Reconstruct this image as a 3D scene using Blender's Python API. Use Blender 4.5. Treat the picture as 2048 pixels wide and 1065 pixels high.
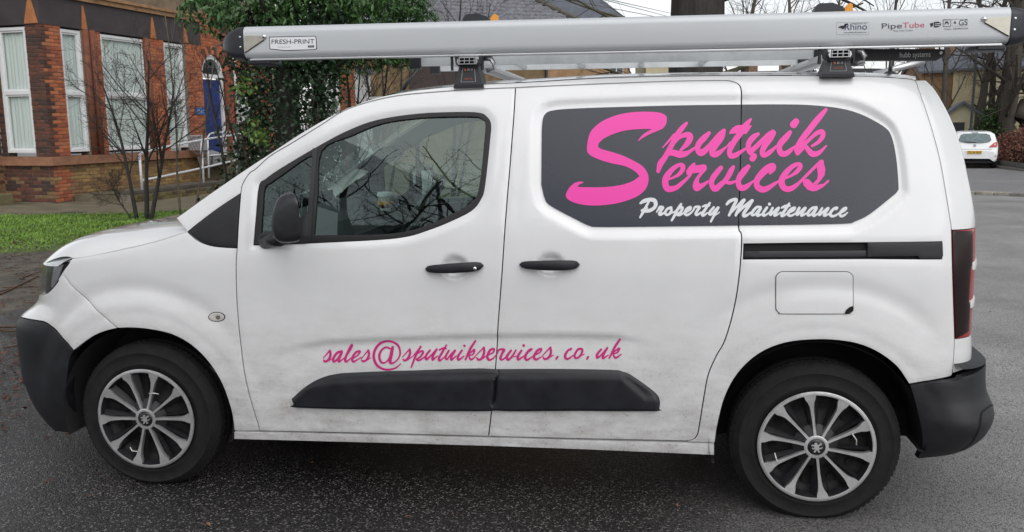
import bpy, bmesh, math, random
import numpy as np
from mathutils import Vector, Matrix, noise
from mathutils.geometry import delaunay_2d_cdt
random.seed(7); rng = np.random.default_rng(7)
for o in list(bpy.data.objects): bpy.data.objects.remove(o)
scene = bpy.context.scene
COL = scene.collection
# ------------------------------------------------------------------ camera
# metres: x along the van (front axle 0, rear axle 2.785), y away from the camera, z up
CAM = np.array([2.0861, -3.3329, 1.5421]); YAW, PITCH, ROLL, FPX = 0.1435, -0.1602, -0.0088, 1740.84
def _axes():
    cy, sy, cp, sp = math.cos(YAW), math.sin(YAW), math.cos(PITCH), math.sin(PITCH)
    f = np.array([-sy*cp, cy*cp, sp]); r = np.array([cy, sy, 0.0]); u = np.cross(r, f)
    c, s = math.cos(ROLL), math.sin(ROLL)
    return c*r + s*u, c*u - s*r, f
RR, UU, FF = _axes()
cd = bpy.data.cameras.new('camera'); cam = bpy.data.objects.new('camera', cd); COL.objects.link(cam)
cd.sensor_width = 36; cd.lens = FPX*36/2048; cd.clip_start = 0.05; cd.clip_end = 3000
cam.matrix_world = Matrix(((RR[0], UU[0], -FF[0], CAM[0]), (RR[1], UU[1], -FF[1], CAM[1]), (RR[2], UU[2], -FF[2], CAM[2]), (0, 0, 0, 1)))
scene.camera = cam
# ------------------------------------------------------------------ world, sun, exposure
SUN_EL, SUN_AZ = math.radians(48), math.radians(155)
w = bpy.data.worlds.new('World'); scene.world = w; w.use_nodes = True
nt = w.node_tree; bg = nt.nodes['Background']
sk = nt.nodes.new('ShaderNodeTexSky'); sk.sky_type = 'NISHITA'; sk.sun_disc = False
sk.sun_elevation = SUN_EL; sk.sun_rotation = SUN_AZ; sk.air_density = 1.0; sk.dust_density = 1.0; sk.ozone_density = 1.0
hs = nt.nodes.new('ShaderNodeHueSaturation'); hs.inputs['Saturation'].default_value = 0.16
nt.links.new(sk.outputs[0], hs.inputs['Color']); nt.links.new(hs.outputs[0], bg.inputs[0])
bg.inputs[1].default_value = 0.12
sd = bpy.data.lights.new('sun', 'SUN'); sd.energy = 1.1; sd.angle = math.radians(80); sd.color = (1, .98, .95)
sun = bpy.data.objects.new('sun', sd); COL.objects.link(sun)
sdir = Vector((math.sin(SUN_AZ)*math.cos(SUN_EL), math.cos(SUN_AZ)*math.cos(SUN_EL), math.sin(SUN_EL)))
sun.rotation_euler = sdir.to_track_quat('Z', 'Y').to_euler(); sun.location = (0, -5, 20)
scene.view_settings.view_transform = 'Standard'; scene.view_settings.look = 'None'
scene.view_settings.exposure = 0.5; scene.view_settings.gamma = 1.0
scene.render.engine = 'CYCLES'
# ------------------------------------------------------------------ pixel <-> place
def ray(u, v):
    return FF + RR*((u-1024)/FPX) - UU*((v-532)/FPX)
def at_y(u, v, y):
    d = ray(u, v); return CAM + d*((y-CAM[1])/d[1])
def at_z(u, v, z=0.0):
    d = ray(u, v); return CAM + d*((z-CAM[2])/d[2])
def at_plane(u, v, p, n):
    d = ray(u, v); p = np.array(p, float); n = np.array(n, float)
    return CAM + d*(((p-CAM)@n)/(d@n))
def at_depth(u, v, dep):
    d = ray(u, v); return CAM + d*(dep/math.hypot(d[0], d[1]))
def to_px(P):
    d = np.asarray(P, float)-CAM; w_ = d@FF
    return 1024+FPX*(d@RR)/w_, 532-FPX*(d@UU)/w_
# ------------------------------------------------------------------ materials
MATS = {}
def mat(name, col, rough=.6, metal=0., var=0., scale=20., bump=0., bscale=None, coat=0., spec=.5, trans=0., emit=None, detail=6., var_col=None, coat_rough=.05, stretch=None):
    if name in MATS: return MATS[name]
    m = bpy.data.materials.new(name); m.use_nodes = True; MATS[name] = m
    n = m.node_tree.nodes; l = m.node_tree.links; b = n['Principled BSDF']
    c4 = (*col, 1)
    b.inputs['Base Color'].default_value = c4; b.inputs['Roughness'].default_value = rough
    b.inputs['Metallic'].default_value = metal; b.inputs['Coat Weight'].default_value = coat; b.inputs['Coat Roughness'].default_value = coat_rough
    b.inputs['Specular IOR Level'].default_value = spec; b.inputs['Transmission Weight'].default_value = trans
    if emit: b.inputs['Emission Color'].default_value = (*emit[0], 1); b.inputs['Emission Strength'].default_value = emit[1]
    tc = n.new('ShaderNodeTexCoord'); vec = tc.outputs['Object']
    if stretch:
        mp = n.new('ShaderNodeMapping'); mp.inputs['Scale'].default_value = stretch; l.new(vec, mp.inputs['Vector']); vec = mp.outputs[0]
    if var:
        tx = n.new('ShaderNodeTexNoise'); tx.inputs['Scale'].default_value = scale; tx.inputs['Detail'].default_value = detail; tx.inputs['Roughness'].default_value = .65
        l.new(vec, tx.inputs['Vector'])
        r = n.new('ShaderNodeValToRGB'); r.color_ramp.elements[0].position = .3; r.color_ramp.elements[1].position = .7
        lo = var_col if var_col else tuple(max(0, c*(1-var)) for c in col)
        r.color_ramp.elements[0].color = (*lo, 1); r.color_ramp.elements[1].color = (*[min(1, c*(1+var*.6)) for c in col], 1)
        l.new(tx.outputs[0], r.inputs[0]); l.new(r.outputs[0], b.inputs['Base Color'])
        rr = n.new('ShaderNodeMapRange'); rr.inputs[3].default_value = max(0, rough-.12); rr.inputs[4].default_value = min(1, rough+.12)
        l.new(tx.outputs[0], rr.inputs[0]); l.new(rr.outputs[0], b.inputs['Roughness'])
    if bump:
        t2 = n.new('ShaderNodeTexNoise'); t2.inputs['Scale'].default_value = bscale or scale*3; t2.inputs['Detail'].default_value = 5
        l.new(vec, t2.inputs['Vector'])
        bp = n.new('ShaderNodeBump'); bp.inputs['Strength'].default_value = bump; bp.inputs['Distance'].default_value = .01
        l.new(t2.outputs[0], bp.inputs['Height']); l.new(bp.outputs[0], b.inputs['Normal'])
    return m
def glass_mat(name, tint, ior=1.5, rough=0.0):
    if name in MATS: return MATS[name]
    m = bpy.data.materials.new(name); m.use_nodes = True; MATS[name] = m
    n = m.node_tree.nodes; l = m.node_tree.links; n.remove(n['Principled BSDF'])
    out = [x for x in n if x.type == 'OUTPUT_MATERIAL'][0]
    t = n.new('ShaderNodeBsdfTransparent'); t.inputs[0].default_value = (*tint, 1)
    g = n.new('ShaderNodeBsdfGlossy'); g.inputs['Roughness'].default_value = rough; g.inputs[0].default_value = (.84, .98, .96, 1)
    # Schlick reflectance, the same from either side of the pane
    ge = n.new('ShaderNodeNewGeometry'); dt = n.new('ShaderNodeVectorMath'); dt.operation = 'DOT_PRODUCT'; l.new(ge.outputs['Normal'], dt.inputs[0]); l.new(ge.outputs['Incoming'], dt.inputs[1])
    ab = n.new('ShaderNodeMath'); ab.operation = 'ABSOLUTE'; l.new(dt.outputs['Value'], ab.inputs[0])
    om = n.new('ShaderNodeMath'); om.operation = 'SUBTRACT'; om.inputs[0].default_value = 1; om.use_clamp = True; l.new(ab.outputs[0], om.inputs[1])
    p5 = n.new('ShaderNodeMath'); p5.operation = 'POWER'; p5.inputs[1].default_value = 5; l.new(om.outputs[0], p5.inputs[0])
    F0 = ((ior-1)/(ior+1))**2; f = n.new('ShaderNodeMath'); f.operation = 'MULTIPLY_ADD'; f.inputs[1].default_value = 1-F0; f.inputs[2].default_value = F0; l.new(p5.outputs[0], f.inputs[0])
    mx = n.new('ShaderNodeMixShader'); l.new(f.outputs[0], mx.inputs[0]); l.new(t.outputs[0], mx.inputs[1]); l.new(g.outputs[0], mx.inputs[2])
    l.new(mx.outputs[0], out.inputs[0]); return m
# ------------------------------------------------------------------ objects
ROOT = {}
def link(o, parent=None, keep=True):
    COL.objects.link(o)
    if parent is not None:
        o.parent = parent
        if keep: o.matrix_parent_inverse = Matrix.Translation(-world_loc(parent))
    return o
def world_loc(o):
    if 'wl' in ROOT.setdefault(o.name, {}): return Vector(ROOT[o.name]['wl'])
    return Vector((0, 0, 0))
def thing(name, label, cat, loc=(0, 0, 0), group=None):
    o = bpy.data.objects.new(name, None); COL.objects.link(o); o.location = loc; o.empty_display_size = .1
    ROOT.setdefault(o.name, {})['wl'] = tuple(loc)
    tag(o, label, cat, group); return o
def tag(o, label=None, cat=None, group=None, kind=None):
    if label: o['label'] = label
    if cat: o['category'] = cat
    if group: o['group'] = group
    if kind: o['kind'] = kind
    return o
def mesh_obj(name, verts, faces, m, parent=None, smooth=False, sharp_angle=None):
    me = bpy.data.meshes.new(name)
    me.from_pydata([tuple(map(float, v)) for v in verts], [], [tuple(int(i) for i in f) for f in faces]); me.update()
    if m is not None: me.materials.append(m)
    o = bpy.data.objects.new(name, me)
    if smooth:
        me.polygons.foreach_set('use_smooth', [True]*len(me.polygons))
        if sharp_angle:
            bm = bmesh.new(); bm.from_mesh(me)
            ca = math.radians(sharp_angle)
            for e in bm.edges:
                if len(e.link_faces) != 2 or e.calc_face_angle(0) > ca: e.smooth = False
            bm.to_mesh(me); bm.free()
    return link(o, parent)
class MB:
    "collects shapes for ONE mesh object"
    def __init__(s): s.v = []; s.f = []
    def add(s, v, f):
        k = len(s.v); s.v += [tuple(map(float, p)) for p in v]; s.f += [tuple(i+k for i in q) for q in f]; return s
    def box(s, c, size, ax=None, bev=0.):
        c = np.array(c, float); h = np.array(size, float)/2
        A = np.eye(3) if ax is None else np.array(ax, float)
        if bev <= 0:
            pts = [c + A.T@(h*np.array(q)) for q in ((-1,-1,-1),(1,-1,-1),(1,1,-1),(-1,1,-1),(-1,-1,1),(1,-1,1),(1,1,1),(-1,1,1))]
            return s.add(pts, ((0,3,2,1),(4,5,6,7),(0,1,5,4),(1,2,6,5),(2,3,7,6),(3,0,4,7)))
        bm = bmesh.new(); bmesh.ops.create_cube(bm, size=1)
        for v in bm.verts: v.co = Vector([v.co[i]*size[i] for i in range(3)])
        bmesh.ops.bevel(bm, geom=list(bm.edges), offset=bev, segments=2, affect='EDGES', profile=.5)
        bm.verts.index_update()
        pts = [c + A.T@np.array(v.co) for v in bm.verts]; fs = [[v.index for v in f.verts] for f in bm.faces]; bm.free()
        return s.add(pts, fs)
    def tube(s, pts, rad, n=8, cap=True):
        pts = [np.array(p, float) for p in pts]; k = len(pts)
        if not hasattr(rad, '__len__'): rad = [rad]*k
        rings = []; ref = np.array((0.31, 0.17, 0.93))
        for i in range(k):
            t = pts[min(i+1, k-1)]-pts[max(i-1, 0)]; t = t/(np.linalg.norm(t)+1e-12)
            a = np.cross(t, ref)
            if np.linalg.norm(a) < .05: a = np.cross(t, (1, 0, 0))
            a /= np.linalg.norm(a); b = np.cross(t, a)
            rings.append([pts[i]+rad[i]*(math.cos(6.28318*j/n)*a+math.sin(6.28318*j/n)*b) for j in range(n)])
        v = [p for r in rings for p in r]; f = []
        for i in range(k-1):
            for j in range(n):
                f.append((i*n+j, i*n+(j+1) % n, (i+1)*n+(j+1) % n, (i+1)*n+j))
        if cap: f.append(tuple(range(n-1, -1, -1))); f.append(tuple(range((k-1)*n, k*n)))
        return s.add(v, f)
    def lathe(s, prof, c, axis=(0, 0, 1), n=32, close=False):
        ax = np.array(axis, float); ax /= np.linalg.norm(ax); a = np.cross(ax, (0.3, .9, .1)); a /= np.linalg.norm(a); b = np.cross(ax, a); c = np.array(c, float)
        v = []; f = []
        for r, h in prof:
            for j in range(n):
                t = 2*math.pi*j/n; v.append(c+ax*h+r*(math.cos(t)*a+math.sin(t)*b))
        k = len(prof)
        for i in range(k-1):
            for j in range(n): f.append((i*n+j, i*n+(j+1) % n, (i+1)*n+(j+1) % n, (i+1)*n+j))
        if close: f.append(tuple(range(n-1, -1, -1))); f.append(tuple(range((k-1)*n, k*n)))
        return s.add(v, f)
    def prism(s, poly, d, flip=False):
        "poly: 3-D outline points, d: extrusion vector"
        poly = [np.array(p, float) for p in poly]; d = np.array(d, float); n = len(poly)
        return s.add(poly+[p+d for p in poly], [tuple(range(n-1, -1, -1)), tuple(range(n, 2*n))]+[(i, (i+1) % n, n+(i+1) % n, n+i) for i in range(n)])
    def build(s, name, m, parent=None, smooth=False, sharp=None):
        return mesh_obj(name, s.v, s.f, m, parent, smooth, sharp)
def catmull(P, n=6, closed=False):
    P = np.array(P, float); k = len(P); out = []
    rngk = range(k) if closed else range(k-1)
    for i in rngk:
        p0 = P[(i-1) % k] if closed or i > 0 else 2*P[0]-P[1]
        p1 = P[i]; p2 = P[(i+1) % k]
        p3 = P[(i+2) % k] if closed or i+2 < k else 2*P[-1]-P[-2]
        for t in np.linspace(0, 1, n, endpoint=False):
            out.append(.5*((2*p1)+(-p0+p2)*t+(2*p0-5*p1+4*p2-p3)*t*t+(-p0+3*p1-3*p2+p3)*t**3))
    if not closed: out.append(P[-1])
    return np.array(out)
def smooth(x, a, b):
    t = np.clip((np.asarray(x, float)-a)/(b-a), 0, 1); return t*t*(3-2*t)
def pip(pts, poly):
    pts = np.asarray(pts, float); poly = np.asarray(poly, float); ins = np.zeros(len(pts), bool)
    x, y = pts[:, 0], pts[:, 1]
    for i in range(len(poly)):
        x1, y1 = poly[i-1]; x2, y2 = poly[i]
        if y1 == y2: continue
        c = ((y1 > y) != (y2 > y)) & (x < (x2-x1)*(y-y1)/(y2-y1)+x1); ins ^= c
    return ins
def dist_poly(pts, poly, closed=True):
    pts = np.asarray(pts, float); poly = np.asarray(poly, float); d = np.full(len(pts), 1e9)
    for i in range(0 if closed else 1, len(poly)):
        a, b = poly[i-1], poly[i]; ab = b-a; L = ab@ab
        if L < 1e-14: continue
        t = np.clip(((pts-a)@ab)/L, 0, 1); d = np.minimum(d, np.hypot(pts[:, 0]-a[0]-t*ab[0], pts[:, 1]-a[1]-t*ab[1]))
    return d
def sdist(pts, poly):
    d = dist_poly(pts, poly); return np.where(pip(pts, poly), -d, d)
def resample(P, step, closed=True):
    P = np.array(P, float)
    Q = np.vstack([P, P[:1]]) if closed else P
    out = []
    for a, b in zip(Q[:-1], Q[1:]):
        n = max(1, int(round(np.linalg.norm(b-a)/step)))
        for i in range(n): out.append(a+(b-a)*i/n)
    if not closed: out.append(Q[-1])
    return np.array(out)
def dedupe(P, eps=1e-4):
    out = [P[0]]
    for p in P[1:]:
        if np.linalg.norm(p-out[-1]) > eps: out.append(p)
    if np.linalg.norm(out[-1]-out[0]) < eps: out.pop()
    return np.array(out)
def inset(P, d):
    P = np.array(P, float); a = np.sum(P[:, 0]*np.roll(P[:, 1], -1)-np.roll(P[:, 0], -1)*P[:, 1])
    e1 = P-np.roll(P, 1, 0); e2 = np.roll(P, -1, 0)-P
    e1 /= np.linalg.norm(e1, axis=1)[:, None]+1e-12; e2 /= np.linalg.norm(e2, axis=1)[:, None]+1e-12
    n1 = np.stack([-e1[:, 1], e1[:, 0]], 1); n2 = np.stack([-e2[:, 1], e2[:, 0]], 1)
    n = n1+n2; L = np.maximum((n*n).sum(1)/2, .35)[:, None]; n = n/L
    return P+n*d*(1 if a > 0 else -1)
def triangulate(poly, holes=(), step=.012, extra=None):
    "2-D region -> points, triangles; the first len(boundary) points are the outline"
    poly = np.asarray(poly, float)
    lo, hi = poly.min(0), poly.max(0)
    gx = np.arange(lo[0]+step*.5, hi[0], step); gy = np.arange(lo[1]+step*.5, hi[1], step)
    G = np.stack(np.meshgrid(gx, gy), -1).reshape(-1, 2)
    G[::2, 1] += step*.001
    loops = [poly]+[np.asarray(h, float) for h in holes]
    if extra is not None: G = np.vstack([G, extra])
    ok = pip(G, poly)
    for h in holes: ok &= ~pip(G, h)
    G = G[ok]
    for L in loops: G = G[dist_poly(G, L) > step*.45]
    pts = [Vector(p) for L in loops for p in L]+[Vector(p) for p in G]
    edges = []; k = 0
    for L in loops:
        n = len(L); edges += [(k+i, k+(i+1) % n) for i in range(n)]; k += n
    vv, ee, ff, ov, oe, of = delaunay_2d_cdt(pts, edges, [], 0, 1e-6)
    V = np.array([tuple(p) for p in vv]); F = np.array([f for f in ff if len(f) == 3])
    C = V[F].mean(1); ok = pip(C, poly)
    for h in holes: ok &= ~pip(C, h)
    T = V[F]; area = .5*np.abs((T[:, 1, 0]-T[:, 0, 0])*(T[:, 2, 1]-T[:, 0, 1])-(T[:, 2, 0]-T[:, 0, 0])*(T[:, 1, 1]-T[:, 0, 1]))
    return V, F[ok & (area > step*step*1e-3)]      # slivers along straight edges would hide outline points
def boundary_loops(F):
    cnt = {}
    for a, b, c in F:
        for e in ((a, b), (b, c), (c, a)): cnt[e] = 1
    return [(a, b) for (a, b) in cnt if (b, a) not in cnt]
# ================================================================== THE VAN
YC = 0.924   # centre line
def _pchip(xs, ys):
    xs = np.array(xs, float); ys = np.array(ys, float); h = np.diff(xs); d = np.diff(ys)/h
    m = np.zeros(len(xs)); m[0] = d[0]; m[-1] = d[-1]
    for i in range(1, len(xs)-1):
        m[i] = 0 if d[i-1]*d[i] <= 0 else 2*d[i-1]*d[i]/(d[i-1]+d[i])
    def f(x):
        x = np.clip(np.asarray(x, float), xs[0], xs[-1]); i = np.clip(np.searchsorted(xs, x)-1, 0, len(xs)-2)
        t = (x-xs[i])/h[i]
        return ys[i]*(1+2*t)*(1-t)**2+h[i]*m[i]*t*(1-t)**2+ys[i+1]*t*t*(3-2*t)+h[i]*m[i+1]*t*t*(t-1)
    return f
_pl = np.array([(-.875,.924),(-.868,.75),(-.845,.55),(-.80,.36),(-.73,.20),(-.62,.09),(-.45,.03),(-.25,.008),(0,0),(.5,0),(1.0,0),(1.5,0),(2.0,0),(2.5,.001),(2.9,.005),(3.12,.016),(3.25,.035),(3.335,.075),(3.385,.14),(3.41,.24),(3.42,.4),(3.425,.65),(3.425,.924)])
_pf = catmull(_pl, 12); _ds = np.concatenate([[0], np.cumsum(np.linalg.norm(np.diff(_pf, axis=0), axis=1))])
_i0 = np.argmin(np.abs(_pf[:, 0])+np.abs(_pf[:, 1])); _ds -= _ds[_i0]
S_MIN, S_MAX = _ds[0], _ds[-1]
ys_f = _pchip([.15,.22,.35,.55,.75,.95,1.08,1.25,1.45,1.58,1.65,1.70,1.735,1.76], [.06,.04,.022,.006,0,.0,.01,.042,.092,.132,.16,.19,.23,.30])
dF_f = _pchip([.15,.22,.30,.45,.60,.66,.70,.75,.79,.93,1.0,1.3], [.12,.07,.03,0,0,.006,.035,.105,.135,.165,.19,.3])
dR_f = _pchip([.15,.63,.75,1.15,1.35,1.5,1.62,1.70,1.76], [-.012,-.014,-.022,-.030,-.062,-.10,-.15,-.20,-.29])
def W0(s, z):
    s = np.asarray(s, float); z = np.asarray(z, float)
    x = np.interp(s, _ds, _pf[:, 0]); y = np.interp(s, _ds, _pf[:, 1])
    xo = x+(1-smooth(x, -.70, -.22))*dF_f(z)+smooth(x, 2.85, 3.33)*dR_f(z)
    return np.stack([xo, YC-(YC-y)*(1-ys_f(z)/YC), z], -1)
FEATURES = []          # functions (s, z) -> outward displacement in metres
def nrm(s, z, f=W0):
    e = 1e-3
    a = f(s+e, z)-f(s-e, z); b = f(s, z+e)-f(s, z-e)
    n = np.cross(a, b); return n/np.linalg.norm(n, axis=-1)[..., None]   # points outward (-y on the near side)
def W(s, z, off=0.0):
    s = np.asarray(s, float); z = np.asarray(z, float)
    d = np.zeros(s.shape)+off
    for f in FEATURES: d = d+f(s, z)
    return W0(s, z)+nrm(s, z)*d[..., None]
_gs, _gz = np.meshgrid(np.linspace(S_MIN+.02, S_MAX-.02, 420), np.linspace(.17, 1.755, 130))
_gs = _gs.ravel(); _gz = _gz.ravel(); _gp = W0(_gs, _gz); _gn = nrm(_gs, _gz)
_vis = ((_gn*(CAM-_gp)).sum(1) > 0)
_gu, _gv = to_px(_gp)
def sz(px, off=0.0, feat=True):
    "photo pixels -> (s, z) on the body side"
    px = np.atleast_2d(np.array(px, float)); out = []
    f = (lambda s, z: W(s, z, off)) if feat else (lambda s, z: W0(s, z)+nrm(s, z)*off)
    for i in range(0, len(px), 4000):
        q = px[i:i+4000]
        if len(px) < 2500:
            S = np.empty(len(q)); Z = np.empty(len(q))
            for k, (u, v) in enumerate(q):
                d = (_gu-u)**2+(_gv-v)**2+(~_vis)*1e9+(_gp[:, 1] > .28)*80; j = np.argmin(d); S[k], Z[k] = _gs[j], _gz[j]
            S0, Z0 = S.copy(), Z.copy()
        else:
            d = np.stack([ray(u, v) for u, v in q]); p = CAM+d*((.04-CAM[1])/d[:, 1])[:, None]; S, Z = p[:, 0], p[:, 2]; S0, Z0 = S.copy(), Z.copy()
        for it in range(7):
            e = 1e-4
            a = np.stack(to_px(f(S, Z)), -1); ds = (np.stack(to_px(f(S+e, Z)), -1)-a)/e; dz = (np.stack(to_px(f(S, Z+e)), -1)-a)/e
            r = q-a; det = ds[:, 0]*dz[:, 1]-ds[:, 1]*dz[:, 0]; det = np.where(np.abs(det) < 2e4, np.sign(det+1e-9)*2e4, det)
            dS = (r[:, 0]*dz[:, 1]-r[:, 1]*dz[:, 0])/det; dZ = (ds[:, 0]*r[:, 1]-ds[:, 1]*r[:, 0])/det
            S = np.clip(S+np.clip(dS, -.03, .03), S0-.25, S0+.25); Z = np.clip(np.clip(Z+np.clip(dZ, -.03, .03), Z0-.12, Z0+.12), .15, 1.757)
        out.append(np.stack([S, Z], -1))
    return np.vstack(out)
def line(px, n=5, feat=False): return sz(catmull(px, n), feat=feat)
# ---- shut lines and outlines read off the photograph
L_door_front = line([(520,862),(500,790),(487,730),(478,660),(473,590),(472,530),(474,496)])
L_tri_div = line([(474,496),(477,440),(481,387)], 3)
L_door_top = line([(481,387),(485,368),(499,346),(511,338),(540,312),(580,288),(643,249),(675,228),(707,213),(755,199),(803,190),(867,184),(963,177.5),(1031,175)], 4)
L_door_rear = line([(1031,175),(1027,240),(1020,330),(1011,440),(1004,545),(996,650),(990,750),(982,830),(977,873)], 4)
L_door_bot = line([(977,873),(750,867),(520,862)], 3)
L_sl_top = line([(1031,175),(1100,171.5),(1221,166.5),(1342,162),(1440,160.5),(1460,161.5),(1474,166),(1481,174),(1483.5,190),(1483.5,204)], 4)
L_sl_rear = line([(1483.5,204),(1482,280),(1480,380),(1478,452),(1482.5,466),(1483.5,485),(1481.5,518),(1478,556),(1468.5,617),(1449.7,680),(1433,710),(1416.6,747),(1409,785),(1404,815),(1397,859),(1393,872),(1386,879),(1372.6,882)], 4)
L_sl_bot = line([(1372.6,882),(1172,878),(977,873)], 3)
L_bonnet = line([(143.6,517),(200,508),(250,498),(310,484),(374.5,464)], 4)
L_tri_low = line([(374.5,464),(392,479),(412,488.5),(436,493.5),(474,496)], 4)
L_tri_up = line([(374.5,464),(410,436),(440,414),(481,387)], 4)
L_seam = line([(125.6,548.5),(144.6,573),(175.6,602),(206.6,630),(237.6,655.6)], 4)
L_lamp_rear = line([(143.6,517),(132,536),(125.6,548.5)], 4)
L_lamp_low = line([(125.6,548.5),(111.6,569),(101,581),(91,588),(80.5,589.5)], 4)
L_arch_f1 = line([(237.6,655.6),(215,661),(190,671),(168,686),(150,700)], 4)
L_arch_f2 = line([(468,862),(463,820),(447,770),(420,725),(385,690),(345,668),(300,658),(265,655),(237.6,655.6)], 4)
L_bump_split = line([(150,700),(124,672),(103,653.5),(88.8,644),(72,640.5),(55,637.5),(40,634)], 4)
L_bump_arch = line([(150,700),(141,720),(136,760),(134,800),(138,845),(148,866)], 4)
L_bump_low = line([(148,866),(130,866),(100,860),(70,847)], 3)
L_sill_top = line([(468,862),(520,864),(750,869.5),(977,875),(1172,880.5),(1372,885),(1429,886)], 3)
L_sill_bot = line([(1429,910),(1172,899),(977,892),(750,885.5),(468,878)], 3)
L_arch_r = line([(1816.7,767),(1795,735),(1765,710),(1730,692),(1690,682),(1635,678.5),(1570,685),(1517,707),(1476,745),(1450,792),(1436,845),(1430,886)], 4)
L_q_rear1 = line([(1831,160),(1856,231),(1881,322),(1901,440),(1903.5,460)], 4)
L_q_rear2 = line([(1903.5,460),(1906,560),(1910,678)], 4)
L_q_rear3 = line([(1910,678),(1908,715),(1905,746)], 3)
L_q_bot = line([(1905,746),(1899.5,753),(1860,760),(1816.7,767)], 3)
SIL = [(352,436),(420,387),(487,341),(548,301),(611.5,260),(675,225),(739,199),(803,184.5),(867,176),(962.6,168),(1058,163.5),(1221,154.5),(1403,150.5),(1554,150),(1724,151.5),(1806,156),(1831,160)]
L_sil = line(SIL, 5)
P_cargo = line([(1081,368),(1081.5,300),(1082.5,250),(1088,227),(1107,217.5),(1160,213.5),(1248,210.5),(1360,207.5),(1478,206),(1560,205.5),(1623,207),(1684,214),(1727,227),(1769,250),(1785,269),(1795,311.5),(1800,368),(1798,382),(1783,396),(1741,429),(1712.6,443),(1694,447.6),(1600,450),(1482.5,451.4),(1330,453.5),(1201,454.6),(1177,451.4),(1154,440.6),(1097.6,410),(1086,391)], 4)
P_seal = line([(506,490),(511,430),(517,371),(530,358),(558,338),(633,293.5),(696.4,260),(755.6,239),(834.5,227),(913,223.5),(956.8,225),(972.5,232.6),(980.4,248),(978.5,279),(968.6,369.6),(960.7,397),(941,421),(893.7,444.6),(854,460),(814.8,472),(755.6,479),(609.6,486.5)], 4)
P_cargo = dedupe(P_cargo, .003); P_seal = dedupe(P_seal, .003)
HUBS = (0.0, 2.785); HZ = .305
def ell(u, v, a, b, n=20): return sz([(u+a*math.cos(t), v+b*math.sin(t)) for t in np.linspace(0, 2*math.pi, n, endpoint=False)], feat=False)
E_h1 = ell(909, 534, 30, 26); E_h2 = ell(1101, 528.5, 30, 25)
_scoop = sz([(560,700),(600,691),(660,682),(800,676),(900,672),(1000,670),(1120,669),(1230,671),(1290,680),(1340,700)], feat=False)
def f_cargo(s, z):
    d = sdist(np.stack([np.ravel(s), np.ravel(z)], -1), P_cargo).reshape(np.shape(s)); return -.013*(1-smooth(d, .008, .042))
def f_seal(s, z):
    d = sdist(np.stack([np.ravel(s), np.ravel(z)], -1), P_seal).reshape(np.shape(s)); return -.007*(1-smooth(d, .0, .03))
def f_arch(s, z):
    out = 0
    for hx in HUBS:
        r = np.hypot(s-hx, (z-HZ)); k = smooth(z, .34, .60)
        r0 = .60 if hx == 0 else .655
        fade = 1-smooth(np.abs(s-hx), .30, .52)
        out = out+k*fade*(-.0055*np.exp(-((r-r0+.02)/.035)**2)) + smooth(z, .25, .45)*.008*(1-smooth(r, .47, r0-.03)) - k*.002*np.exp(-((r-.47)/.018)**2)
    return out
def f_handle(s, z):
    q = np.stack([np.ravel(s), np.ravel(z)], -1); out = 0
    for E in (E_h1, E_h2): out = out-.022*(1-smooth(sdist(q, E), -.030, .001))
    return np.reshape(out, np.shape(s))
def f_scoop(s, z):
    zl = np.interp(s, _scoop[:, 0], _scoop[:, 1]); d = zl-z
    k = smooth(s, .56, .86)*(1-smooth(s, 1.95, 2.2))
    return -.010*k*smooth(d, -.006, .016)*(1-smooth(d, .02, .13))
FEATURES += [f_cargo, f_seal, f_arch, f_handle, f_scoop]
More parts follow.
